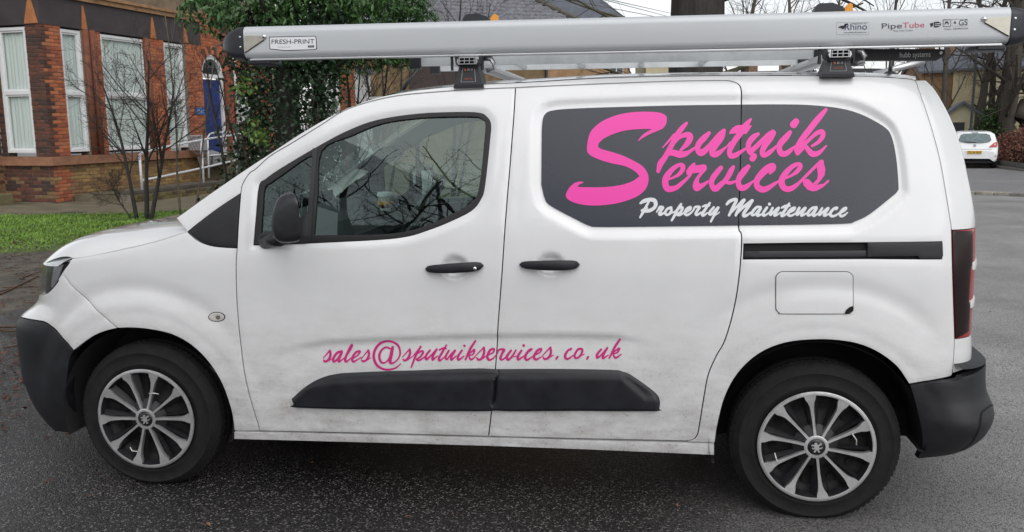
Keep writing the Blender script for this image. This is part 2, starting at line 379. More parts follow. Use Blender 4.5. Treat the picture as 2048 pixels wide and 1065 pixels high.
# ---- materials
def paint_mat():
    m = mat('white_paint', (.74, .745, .75), rough=.32, coat=1.0, coat_rough=.05)
    n = m.node_tree.nodes; l = m.node_tree.links; b = n['Principled BSDF']
    tc = n.new('ShaderNodeTexCoord'); sp = n.new('ShaderNodeSeparateXYZ'); l.new(tc.outputs['Object'], sp.inputs[0])
    # road grime thrown up along the lower doors: streaks and specks, thickest at the sill
    zr = n.new('ShaderNodeMapRange'); zr.inputs[1].default_value = .98; zr.inputs[2].default_value = .20; zr.inputs[3].default_value = 0; zr.inputs[4].default_value = 1; l.new(sp.outputs[2], zr.inputs[0])
    pw = n.new('ShaderNodeMath'); pw.operation = 'POWER'; pw.inputs[1].default_value = 1.25; l.new(zr.outputs[0], pw.inputs[0])
    mp = n.new('ShaderNodeMapping'); mp.inputs['Scale'].default_value = (2.2, 2, 5); l.new(tc.outputs['Object'], mp.inputs[0])
    n1 = n.new('ShaderNodeTexNoise'); n1.inputs['Scale'].default_value = 3; n1.inputs['Detail'].default_value = 9; n1.inputs['Roughness'].default_value = .7; l.new(mp.outputs[0], n1.inputs[0])
    n2 = n.new('ShaderNodeTexNoise'); n2.inputs['Scale'].default_value = 140; n2.inputs['Detail'].default_value = 3; l.new(tc.outputs['Object'], n2.inputs[0])
    r1 = n.new('ShaderNodeMapRange'); r1.inputs[1].default_value = .34; r1.inputs[2].default_value = .72; l.new(n1.outputs[0], r1.inputs[0])
    r2 = n.new('ShaderNodeMapRange'); r2.inputs[1].default_value = .60; r2.inputs[2].default_value = .70; l.new(n2.outputs[0], r2.inputs[0])
    m1 = n.new('ShaderNodeMath'); m1.operation = 'MULTIPLY'; l.new(pw.outputs[0], m1.inputs[0]); l.new(r1.outputs[0], m1.inputs[1])
    m2 = n.new('ShaderNodeMath'); m2.operation = 'MULTIPLY'; l.new(m1.outputs[0], m2.inputs[0]); l.new(r2.outputs[0], m2.inputs[1])
    a1 = n.new('ShaderNodeMath'); a1.operation = 'MULTIPLY_ADD'; a1.inputs[1].default_value = .75; l.new(m1.outputs[0], a1.inputs[0]); l.new(m2.outputs[0], a1.inputs[2]); a1.use_clamp = True
    mx = n.new('ShaderNodeMix'); mx.data_type = 'RGBA'; mx.inputs[6].default_value = (.74, .745, .75, 1); mx.inputs[7].default_value = (.22, .19, .155, 1); l.new(a1.outputs[0], mx.inputs[0])
    n3 = n.new('ShaderNodeTexNoise'); n3.inputs['Scale'].default_value = 6; n3.inputs['Detail'].default_value = 8; l.new(tc.outputs['Object'], n3.inputs[0])
    r3 = n.new('ShaderNodeMapRange'); r3.inputs[1].default_value = .3; r3.inputs[2].default_value = .8; r3.inputs[3].default_value = .99; r3.inputs[4].default_value = .93; l.new(n3.outputs[0], r3.inputs[0])
    mm = n.new('ShaderNodeMix'); mm.data_type = 'RGBA'; mm.blend_type = 'MULTIPLY'; mm.inputs[0].default_value = 1; l.new(mx.outputs[2], mm.inputs[6]); l.new(r3.outputs[0], mm.inputs[7])
    l.new(mm.outputs[2], b.inputs['Base Color'])
    rr = n.new('ShaderNodeMapRange'); rr.inputs[3].default_value = .30; rr.inputs[4].default_value = .75; l.new(a1.outputs[0], rr.inputs[0]); l.new(rr.outputs[0], b.inputs['Roughness'])
    cw = n.new('ShaderNodeMapRange'); cw.inputs[3].default_value = 1.0; cw.inputs[4].default_value = .0; l.new(a1.outputs[0], cw.inputs[0]); l.new(cw.outputs[0], b.inputs['Coat Weight'])
    # rain drops
    vo = n.new('ShaderNodeTexVoronoi'); vo.inputs['Scale'].default_value = 55; vo.inputs['Randomness'].default_value = 1; l.new(tc.outputs['Object'], vo.inputs[0])
    dr = n.new('ShaderNodeMapRange'); dr.inputs[1].default_value = .0; dr.inputs[2].default_value = .16; dr.inputs[3].default_value = 1; dr.inputs[4].default_value = 0; l.new(vo.outputs['Distance'], dr.inputs[0])
    bp = n.new('ShaderNodeBump'); bp.inputs['Strength'].default_value = .25; bp.inputs['Distance'].default_value = .002; l.new(dr.outputs[0], bp.inputs['Height']); l.new(bp.outputs[0], b.inputs['Normal']); l.new(bp.outputs[0], b.inputs['Coat Normal'])
    return m
PAINT = paint_mat()
BLK = mat('black_plastic', (.011, .012, .016), rough=.5, var=.5, scale=9, bump=.12, bscale=400)
BLKG = mat('grey_black_plastic', (.012, .013, .016), rough=.5, var=.65, scale=7, bump=.1, bscale=500)
TRIMB = mat('satin_black_trim', (.018, .019, .022), rough=.38)
RUB = mat('rubber_seal', (.010, .010, .011), rough=.6)
DARK = mat('dark_inner', (.012, .012, .013), rough=.9)
VINYL = mat('charcoal_vinyl', (.019, .024, .038), rough=.27, var=.12, scale=3, bump=.03, bscale=160)
PINK = mat('pink_vinyl', (.83, .045, .38), rough=.4)
PINK2 = mat('magenta_vinyl', (.56, .018, .19), rough=.4)
WHV = mat('pale_vinyl', (.68, .70, .72), rough=.4)
TYRE = mat('tyre_rubber', (.013, .013, .0135), rough=.8, spec=.25, var=.4, scale=25, bump=.2, bscale=200)
ALU = mat('brushed_aluminium', (.62, .63, .64), rough=.38, metal=.9, var=.12, scale=40, stretch=(.2, 6, 6))
ALUP = mat('wheel_silver', (.60, .60, .60), rough=.33, metal=.7, var=.2, scale=14)
WDARK = mat('wheel_dark', (.011, .011, .013), rough=.5, var=.3, scale=30)
STEEL = mat('steel_wheel', (.016, .015, .015), rough=.6, metal=.3, var=.4, scale=25)
CHROME = mat('bright_metal', (.75, .75, .76), rough=.18, metal=1)
GLASS = glass_mat('van_glass', (.56, .67, .63), 1.8)
VAN = thing('van', 'white panel van with pink script lettering parked on the wet tarmac', 'van', (1.39, YC, 0))
def mirrored(o, name=None, parent=None):
    me = o.data.copy(); n = len(me.vertices); a = np.empty(n*3, np.float32); me.vertices.foreach_get('co', a); a = a.reshape(-1, 3); a[:, 1] = 2*YC-a[:, 1]; me.vertices.foreach_set('co', a.ravel())
    me.flip_normals(); me.update()
    c = bpy.data.objects.new(name or o.name.split('.')[0], me); return link(c, parent or o.parent)
def panel(name, poly, m, parent=VAN, gap=.0024, flange=.020, holes=(), step=.012, off=0., dz=None, both=True, edge=.0014, extra=None):
    "sheet-metal panel on the body side: outline in (s,z), rounded edge and turned-in flange"
    poly = dedupe(np.vstack(poly) if isinstance(poly, (list, tuple)) else poly, .0015)
    poly = resample(poly, step*.8)
    if gap: poly = inset(poly, gap)
    holes = [inset(resample(dedupe(h, .0015), step*.8), -gap) for h in holes]
    V, F = triangulate(poly, holes, step, extra)
    S, Z = V[:, 0], V[:, 1]
    d = np.full(len(V), float(off))
    be = boundary_loops(F); bv = sorted({i for e in be for i in e})
    if dz is not None: d = d+dz(V)
    if edge: d[bv] -= edge
    N = nrm(S, Z); P = W(S, Z)+N*d[:, None]
    vv = list(P); ff = []
    a = P[F]; fn = np.cross(a[:, 1]-a[:, 0], a[:, 2]-a[:, 0]); flip = (fn*N[F].mean(1)).sum(1).mean() < 0
    ff = [tuple(f[::-1]) if flip else tuple(f) for f in F]
    if flange:
        idx = {}
        for i in bv: idx[i] = (len(vv), len(vv)+1); vv += [P[i], P[i]-N[i]*flange]
        for i, j in be:
            q = (idx[i][0], idx[i][1], idx[j][1], idx[j][0]); ff.append(q if not flip else q[::-1])
    o = mesh_obj(name, vv, ff, m, parent, True)
    if both: mirrored(o)
    return o
P_rail = line([(1488,488),(1600,486.5),(1740,485.5),(1884,483.5),(1884,517.5),(1740,517),(1600,517.5),(1487,518)], 1)
# ---- the painted panels
door = panel('front_door', [L_door_front, L_tri_div, L_door_top, L_door_rear, L_door_bot], PAINT, holes=[P_seal])
slide = panel('sliding_door', [L_door_rear[::-1], L_sl_top, L_sl_rear, L_sl_bot], PAINT)
fend = panel('front_wing', [L_bonnet, L_tri_low, L_door_front[::-1], L_sill_top[:2][::-1], L_arch_f2, L_seam[::-1], L_lamp_rear[::-1]], PAINT)
side = panel('body_side', [L_sil, L_q_rear1, L_q_rear2, L_q_rear3, L_q_bot, L_arch_r, L_sill_top[::-1][:2], L_sl_bot[:1]+[0, -.004], L_sl_rear[::-1], L_sl_top[::-1], L_door_top[::-1], L_tri_up[::-1]], PAINT, flange=.012, holes=[P_rail])
sill = panel('sill', [L_sill_top, L_sill_bot], PAINT, step=.02, flange=.06, off=.004)
_nose = lambda z, y: float(np.interp(y, _pf[:60, 1][::-1], _ds[:60][::-1]))
nz = lambda pts: np.array([(_nose(z, y), z) for y, z in pts])
zb = L_bump_split[-1][1]
bw = panel('bumper_upper', [L_seam, L_arch_f1, L_bump_split, nz([(.5, zb+.004), (.92, zb+.006), (.92, .775), (.5, .775)]), L_lamp_low[::-1]], PAINT)
bb = panel('front_bumper', [L_bump_split, nz([(.5, zb+.004), (.92, zb+.006), (.92, .20), (.5, .20), (.25, .205)]), L_bump_low[::-1], L_bump_arch[::-1]], BLKG, flange=.05, off=-.001)
tri = panel('corner_trim', [L_tri_up, L_tri_div[::-1], L_tri_low[::-1]], BLKG, step=.01)
GRL = panel('grille', nz([(.32, .79), (.92, .785), (.92, .925), (.34, .925)]), TRIMB, gap=.003, both=True, step=.03)
# ---- bonnet, windscreen, roof
def grid_mesh(name, P, m, parent=VAN, mirror=True, smooth_=True):
    "P: rows x cols x 3"
    r, c = P.shape[:2]; f = [(i*c+j, i*c+j+1, (i+1)*c+j+1, (i+1)*c+j) for i in range(r-1) for j in range(c-1)]
    o = mesh_obj(name, P.reshape(-1, 3), f, m, parent, smooth_)
    return o
def full(P):   # mirror about the centre line: cols run from the near edge to the centre
    Q = P[:, ::-1].copy(); Q[:, :, 1] = 2*YC-Q[:, :, 1]; return np.concatenate([P, Q[:, 1:]], 1)
def rs_curve(P, n):
    P = np.asarray(P, float); d = np.concatenate([[0], np.cumsum(np.linalg.norm(np.diff(P, axis=0), axis=1))]); d /= d[-1]
    t = np.linspace(0, 1, n); return np.stack([np.interp(t, d, P[:, k]) for k in range(P.shape[1])], -1)
NA, NT = 34, 40
Eb = rs_curve(W(L_bonnet[:, 0], L_bonnet[:, 1])+np.array([0, .003, .003]), NA)
_s0 = L_bonnet[0][0]
_sn = np.interp(np.linspace(0, 1, NT)**1.0, [0, .35, 1], [_s0, _nose(0, .30), S_MIN])
Nb = W0(_sn, np.interp(np.linspace(0, 1, NT), [0, .08, .3, 1], [L_bonnet[0][1]+.003, .965, .948, .945]))
_tt = np.linspace(0, 1, NT); _aa = np.linspace(0, 1, NA)
K0 = Eb[-1]; K1 = np.array([-.06, YC, 1.125])
Kb = np.stack([K0[0]+(K1[0]-K0[0])*(1-(1-_tt)**2), K0[1]+(K1[1]-K0[1])*_tt, 0*_tt+K0[2]], -1)
Cb = np.stack([np.interp(_aa, [0, 1], [Nb[-1][0], K1[0]]), 0*_aa+YC, 0*_aa], -1)
Cz = _pchip([-.90,-.80,-.67,-.55,-.40,-.2,-.1,.05,.2,.4], [.92,.958,1.006,1.040,1.077,1.108,1.120,1.138,1.150,1.16])
PB = np.zeros((NA, NT, 3))
for i, a in enumerate(_aa):
    for j, t in enumerate(_tt):
        xy = (1-t)*Eb[i]+t*Cb[i]+(1-a)*Nb[j]+a*Kb[j]-((1-a)*(1-t)*Eb[0]+(1-a)*t*Nb[-1]+a*(1-t)*Eb[-1]+a*t*Cb[-1])
        g = 1-(1-t)**7
        z1 = Eb[i][2]*(1-g)+float(Cz(xy[0]))*g
        h = 1-(1-a)**7
        PB[i, j] = (xy[0], xy[1], Nb[j][2]*(1-h)+z1*h)
bon = grid_mesh('bonnet', full(PB), PAINT)
# turned-down lip along the bonnet's edges so that the shut line reads as a gap
lip = MB(); 
for i in range(NA-1):
    a, b = PB[i, 0], PB[i+1, 0]; d = np.array([0, .012, -.035])
    lip.add([a, b, b+d, a+d], [(0, 1, 2, 3)])
lo = lip.build('bonnet_lip', PAINT, VAN); mirrored(lo)
# windscreen and roof from the pillar edge to the centre line
Es = W(L_sil[:, 0], L_sil[:, 1])
k = int(np.argmin(np.abs(Es[:, 0]-1.10)))
def section_loft(E, C, p, n=30):
    t = np.linspace(0, 1, n)[None, :, None]
    g = 1-(1-t)**(p if np.isscalar(p) else np.asarray(p)[:, None, None])
    lin = E[:, None]*(1-t)+C[:, None]*t
    P = lin.copy(); P[:, :, 2:] = (E[:, None, 2:]*(1-g)+C[:, None, 2:]*g)
    g2 = 1-(1-t)**2.2; P[:, :, 0:1] = E[:, None, 0:1]*(1-g2)+C[:, None, 0:1]*g2
    return P
Ew = rs_curve(Es[:k+1], 30)+np.array([0, .004, -.002])
aw = np.linspace(0, 1, 30)
Cw = np.stack([np.interp(aw, [0, .5, 1], [.02, .50, 1.02]), 0*aw+YC, np.interp(aw, [0, .25, .5, .75, 1], [1.12, 1.305, 1.465, 1.61, 1.712])], -1)
WG = glass_mat('windscreen_glass', (.72, .80, .77), 1.5)
grid_mesh('windscreen', full(section_loft(Ew, Cw, 1.9)), WG)
Er = rs_curve(Es[k:], 60)
ar = np.linspace(0, 1, 60)
Cr = np.stack([Er[:, 0]-.08*(1-ar)+.10*ar, 0*ar+YC, Er[:, 2]+.034], -1)
grid_mesh('roof', full(section_loft(Er, Cr, 1.9+1.3*smooth(ar, 0, .3), 36)), PAINT)
cowl = MB(); cowl.prism([(K0[0]-.02, K0[1]+.02, K0[2]-.02), (-.10, YC, 1.10), (-.02, YC, 1.13), (.24, .05, 1.165)], (0, 0, -.03)); cw = cowl.build('scuttle_panel', BLK, VAN); mirrored(cw)
# ---- rear end
_tail = lambda y: float(np.interp(y, _pf[150:, 1], _ds[150:]))
sl = _tail(.23)
zt, zb2 = L_q_rear2[0][1], L_q_rear2[-1][1]
tl = panel('tail_light', [L_q_rear2, np.array([(sl, zb2-.004), (sl, zt)])], mat('lamp_red', (.33, .006, .012), rough=.12, coat=.5), step=.012)
INNER_TL = inset(resample(dedupe(np.vstack([L_q_rear2, np.array([(sl, zb2-.004), (sl, zt)])])), .01), .012)
# smoked front half, red outline and two clear bars on the lamp
sm = _tail(.112)
panel('lamp_smoked_lens', [L_q_rear2[:, :]+[.0, 0], np.array([(sm-.015, zb2+.02), (sm-.012, zb2+.12), (sm-.028, zb2+.14), (sm-.028, zb2+.26), (sm-.012, zb2+.28), (sm-.02, zt-.006)])], mat('lamp_smoke', (.010, .0015, .002), rough=.2, coat=.15, spec=.3), tl, off=.0035, flange=.003, step=.01, both=False)
for zc in (zb2+.125, zb2+.27):
    panel('clear_bar', np.array([(sm-.022, zc-.014), (sl-.01, zc-.017), (sl-.01, zc+.017), (sm-.022, zc+.014)]), mat('lamp_clear', (.75, .70, .70), rough=.12, coat=.5), tl, off=.006, flange=.006, gap=0, step=.01, both=False)
rd = panel('rear_door', [L_q_rear1, np.array([(sl, zt), (sl, zb2-.004)]), L_q_rear3, np.array([(_tail(.3), .640), (S_MAX-.001, .640), (S_MAX-.001, 1.70), (_tail(.6), 1.70), (_tail(.3), 1.705)])], PAINT, step=.02, gap=.0012)
L_rb_arch = line([(1834,918),(1839,900),(1840,885),(1837.5,858),(1833,831),(1826,797),(1816.7,767)], 4)
L_rb_low = line([(1920,911),(1879,915),(1834,918)], 3)
zlow = L_rb_low[0][1]; rbp = _pchip([.20,.25,.30,.36,.42,.47,.51,.56,.64], [-.05,-.02,.035,.078,.092,.076,.058,.050,.046])
rb = panel('rear_bumper', [L_rb_arch, L_q_bot[::-1], np.array([(_tail(.16), .632), (_tail(.4), .632), (S_MAX-.001, .632), (S_MAX-.001, zlow+.02), (_tail(.5), zlow+.015), (_tail(.22), zlow+.006)]), L_rb_low], BLKG, flange=.03, off=.004, dz=lambda V: rbp(V[:, 1])*smooth(V[:, 0], 3.12, 3.34))
# moulded groove lines in the bumper corner
grv = mat('groove_black', (.006, .006, .006), rough=.9)
def strip(name, px, wdt, m, parent, off=.001, both=False, szp=None):
    c = resample(szp if szp is not None else line(px, 5, feat=True), .01, False); t = np.gradient(c, axis=0); t /= np.linalg.norm(t, axis=1)[:, None]+1e-9
    nn = np.stack([-t[:, 1], t[:, 0]], 1)*wdt/2
    A, B = c+nn, c-nn; f_ = (lambda q: off+.006+rbp(q[:, 1])*smooth(q[:, 0], 3.12, 3.34)) if name == 'bumper_groove' else (lambda q: off)
    P = np.stack([W(A[:, 0], A[:, 1])+nrm(A[:, 0], A[:, 1])*np.reshape(f_(A)*np.ones(len(A)), (-1, 1)), W(B[:, 0], B[:, 1])+nrm(B[:, 0], B[:, 1])*np.reshape(f_(B)*np.ones(len(B)), (-1, 1))], 1)
    return grid_mesh(name, P, m, parent)
strip('bumper_groove', [(1904,896),(1912,850),(1919,818),(1928,806),(1945,797),(1962,791)], .006, grv, rb, .0)
strip('bumper_groove', [(1958,803),(1955,830),(1953,852)], .005, grv, rb, .0)
# shelf on top of the bumper
_ss = np.concatenate([np.linspace(float(L_q_rear3[-1][0])+.004, 3.5, 16), np.linspace(3.55, S_MAX-.002, 8)])
_o = W(_ss, 0*_ss+.6315)+nrm(_ss, 0*_ss+.6315)*(.0035+rbp(.6315)*smooth(_ss, 3.12, 3.34))[:, None]; P = np.stack([_o, W(_ss, 0*_ss+.645)-nrm(_ss, 0*_ss+.645)*.03], 1); sho = grid_mesh('bumper_step', P, BLKG); mirrored(sho)
# ---- side mouldings (raised, with a chamfered top)
def moulding(name, px, ch, pxin):
    poly = dedupe(line(px, 4, feat=True), .003)
    chl = line(ch, 4, feat=True)
    def dz(V):
        d = dist_poly(V, poly); zc = np.interp(V[:, 0], chl[:, 0], chl[:, 1])
        return .018*np.minimum(smooth(d, 0, .012)*1.0, 1)*(1-.55*smooth(V[:, 1], zc-.004, zc+.035))
    return panel(name, poly, BLK, dz=dz, gap=.001, flange=.01, edge=0, step=.0075)
M1 = moulding('side_moulding', [(582.6,797.8),(601,780.7),(618,768),(635,758.7),(652,752),(669.5,748),(703.7,744.5),(830.6,740),(993.2,737.7),(992.6,765),(988.8,805),(985.5,822.5),(781.8,820.7),(596,816),(586.5,808)], [(635,772),(700,765),(830,761),(990,758)], None)
M2 = moulding('side_moulding', [(992.6,737.7),(1100,737),(1221,739),(1245.7,742.6),(1265,751),(1309,783),(1320,800),(1319,817),(1311.6,823),(1150,822.5),(984.8,821.5),(988.4,800),(991.8,765)], [(993,758),(1221,757),(1250,766),(1290,800)], None)
# ---- front door window: seal, panes, divider, cheater panel
P_main = dedupe(line([(626,471),(633,385),(641,300),(700,270),(763.5,245),(834.5,234.5),(900,231.5),(950,231.6),(963,236),(970.6,246),(968.6,279),(964,330),(959,368),(952.8,393),(938,408),(921,419),(885,437),(854,450.5),(810.8,463.5),(755.6,469.5),(688.5,470.5)], 4), .003)
P_quart = dedupe(line([(520,470),(523,420),(527,376),(540,364),(558,351.5),(624,310),(619,370),(613,440),(609,474),(560,475)], 4), .003)
seal = panel('window_seal', P_seal, RUB, gap=-.001, holes=[P_main, P_quart], step=.012, off=.001, flange=.014)
pane = panel('window_pane', P_main, GLASS, gap=-.004, off=-.009, flange=0, edge=0, step=.02, parent=VAN)
pq = panel('window_pane', P_quart, GLASS, gap=-.004, off=-.009, flange=0, edge=0, step=.02, parent=VAN)
strip('window_divider', [(631,297),(624,385),(616,484)], .020, TRIMB, VAN, .004, both=True)
panel('mirror_mount', line([(509,489),(519,468),(540,462),(560,466),(605,430),(617,430),(612,486)], 2), TRIMB, off=.006, gap=0, step=.015)
# ---- cargo panel in dark vinyl, split where the sliding door ends
_sx = np.interp(1.4, L_sl_rear[:, 1][::-1], L_sl_rear[:, 0][::-1])
PA = P_cargo
ca, cb = [], []
for i in range(len(PA)):
    p, q = PA[i], PA[(i+1) % len(PA)]
    split = lambda z: np.interp(z, L_sl_rear[:, 1][::-1], L_sl_rear[:, 0][::-1])
    (ca if p[0] < split(p[1]) else cb).append(p)
    if (p[0] < split(p[1])) != (q[0] < split(q[1])):
        t = (split(p[1])-p[0])/(q[0]-p[0]); c = p+(q-p)*t; ca.append(c); cb.append(c)
def order(P): 
    c = np.mean(P, 0); return np.array(sorted(P, key=lambda p: math.atan2(p[1]-c[1], p[0]-c[0])))
va = panel('vinyl_panel', order(ca), VINYL, slide, off=.003, gap=.002, flange=.004, edge=0, step=.012, both=False)
vb = panel('vinyl_panel', order(cb), VINYL, side, off=.003, gap=.002, flange=.004, edge=0, step=.012, both=False)
# ---- door rail, fuel flap, indicator, handles
panel('door_rail', P_rail, DARK, off=-.016, gap=-.003, flange=0, edge=0, step=.012)
panel('rail_lip', line([(1489,503),(1740,501),(1740,513),(1489,515)], 1), TRIMB, off=-.006, gap=0, flange=.01, step=.012)
panel('rail_cover', line([(1735,485),(1880,483.5),(1884.5,486),(1885.5,512),(1882,517.5),(1840,517.5),(1836,512),(1735,513)], 1), BLK, off=.004, gap=0, flange=.016, step=.012)
ff_px = [(cx_+14*math.cos(a_), cy_+14*math.sin(a_)) for cx_, cy_, a0_ in ((1692, 557, -90), (1692, 613.5, 0), (1565.5, 613.5, 90), (1565.5, 557, 180)) for a_ in (math.radians(a0_+22.5*k_) for k_ in range(5))]
strip('fuel_flap_gap', None, .0026, mat('gap_grey', (.05, .05, .05), rough=.9), VAN, .0020, szp=np.vstack([line(ff_px, 2, True), line(ff_px[:1], 1, True)]))
panel('fuel_flap', line(ff_px, 2, True), PAINT, gap=.0014, off=.0040, flange=.004, both=False, edge=.0006)
panel('fuel_flap_notch', line([(1706,611),(1706,620),(1700,625),(1689,627),(1692,619),(1699,613)], 3, True), grv, gap=0, off=.0065, flange=0, both=False, edge=0, step=.006)
ind = panel('side_indicator', ell(433, 634, 15.5, 8.5, 28), mat('lens_clear', (.55, .53, .50), rough=.15, coat=.6), gap=0, off=.004, flange=.006, step=.005)
panel('indicator_bezel', ell(433, 634, 17.5, 10, 28), TRIMB, gap=0, off=.002, flange=.004, step=.006)
panel('bulb_cap', ell(436, 634, 5, 5, 12), mat('bulb_silver', (.35, .34, .33), rough=.3, metal=.7), ind, gap=0, off=.006, flange=.002, step=.004, both=False)
def handle(name, px_c, slope, parent, lock):
    c = sz([px_c], feat=False)[0]; base = W0(np.array([c[0]]), np.array([c[1]]))[0]
    n = 25; L = .235; rows = []
    for i in range(n):
        t = i/(n-1)*2-1; x = base[0]+t*L/2; zc = base[2]+slope*t*.008
        hgt = .0185*(1-abs(t)**6)**.5*(1-.25*max(0, -t)) ; out = .026*(1-abs(t)**3.0)+.004
        ring = []
        for k_ in range(12):
            a = 2*math.pi*k_/12; ca_, sa_ = math.cos(a), math.sin(a)
            ring.append((x, base[1]-out+.011*(abs(ca_)**.6)*(1 if ca_ > 0 else -1)*(1 if abs(t) < .97 else .3), zc+(hgt+.0015)*(abs(sa_)**.7)*(1 if sa_ > 0 else -1)))
        rows.append(ring)
    m_ = MB(); v = [p for r in rows for p in r]
    f = [(i*12+j, i*12+(j+1) % 12, (i+1)*12+(j+1) % 12, (i+1)*12+j) for i in range(n-1) for j in range(12)]+[tuple(range(12)), tuple(range((n-1)*12, n*12))[::-1]]
    m_.add(v, f); o = m_.build(name, BLK, parent, True); 
    if lock:
        k_ = MB(); k_.lathe([(0, .004), (.006, .004), (.0075, .001), (.0075, -.003)], (base[0]+.088, base[1]-.034, base[2]+.001), (0, -1, 0), 16); k_.build('lock', CHROME, parent, True)
    return o
h1 = handle('door_handle', (909, 534), 1, door, True); mirrored(h1)
h2 = handle('door_handle', (1099, 528.5), 0.2, slide, False); mirrored(h2)
# ---- headlight
L_lamp_top = line([(143.6,517),(125,515),(105,519.5),(88,527)], 4)
lampP = [L_lamp_top, nz([(.25, .935), (.36, .93), (.34, .815), (.2, .812)]), L_lamp_low[::-1], L_lamp_rear[::-1]]
panel('headlight_housing', lampP, mat('lamp_dark', (.02, .02, .022), rough=.25), off=-.022, flange=0, gap=.0, step=.012)
hl = panel('headlight', lampP, glass_mat('lamp_lens', (.92, .93, .94), 1.33, .02), off=-.001, flange=0, gap=.003, step=.012)
panel('reflector', line([(120,530),(112,524),(103,527),(97,550),(95,575),(103,570),(112,552)], 3), mat('lamp_reflector', (.70, .70, .72), rough=.18, metal=.9), hl, off=-.014, gap=0, flange=.004, step=.008, both=False)
panel('running_light', line([(130,534),(133,536),(115,562),(112,560)], 2), mat('lamp_white', (.75, .76, .78), rough=.2), hl, off=-.010, gap=0, flange=.003, step=.006, both=False)
panel('reflector', line([(141,521),(126,518),(112,521),(114,526),(126,523),(136,526)], 2), mat('lamp_reflector', (.45, .45, .46)), hl, off=-.012, gap=0, flange=.004, step=.008, both=False)
panel('lamp_brow', [L_lamp_top+[0, .004], nz([(.25, .950), (.36, .948), (.36, .932), (.25, .937)]), L_lamp_top[::-1]-[0, .003]], TRIMB, off=-.004, gap=0, flange=.02, step=.01)
# ---- dark inner shell behind the gaps, arch liners, floor
HOLE_W = inset(P_seal, .004)
shell_poly = dedupe(np.vstack([L_tri_low, L_tri_up[::-1][:1], L_sil[6:], L_q_rear1, L_q_rear2, L_q_rear3, L_q_bot, L_arch_r, L_sill_bot, L_arch_f2, L_seam[::-1], L_lamp_rear[::-1], L_bonnet]), .004)
panel('inner_shell', inset(resample(shell_poly, .03), .012), DARK, off=-.034, gap=0, flange=0, edge=0, step=.04, holes=[P_seal])
for hx in HUBS:
    ln = MB(); n = 40; r = .392 if hx == 0 else .405
    a = np.linspace(-.35, math.pi+.35, n)
    v = []
    for y in (.022, .33):
        for t in a: v.append((hx+r*math.cos(t), y, HZ+.008+r*math.sin(t)))
    v = [(x_, y_, max(z_, .30 if (x_ > hx and hx > 1) else .215)) for x_, y_, z_ in v]
    f = [(i, i+1, n+i+1, n+i) for i in range(n-1)]
    v += [(hx, .33, HZ)]; f += [(n+i, n+i+1, 2*n) for i in range(n-1)]
    lb = ln.add(v, f).build('wheel_arch_liner', DARK, VAN); mirrored(lb)
ub = MB(); ub.box((1.4, YC, .30), (1.95, 1.55, .10)); ub.box((3.02, YC, .33), (.5, 1.3, .12)); ub.box((-.45, YC, .26), (.35, 1.2, .10)); ub.box((1.4, YC, .33), (3.9, .9, .08)); ub.build('underbody', DARK, VAN)
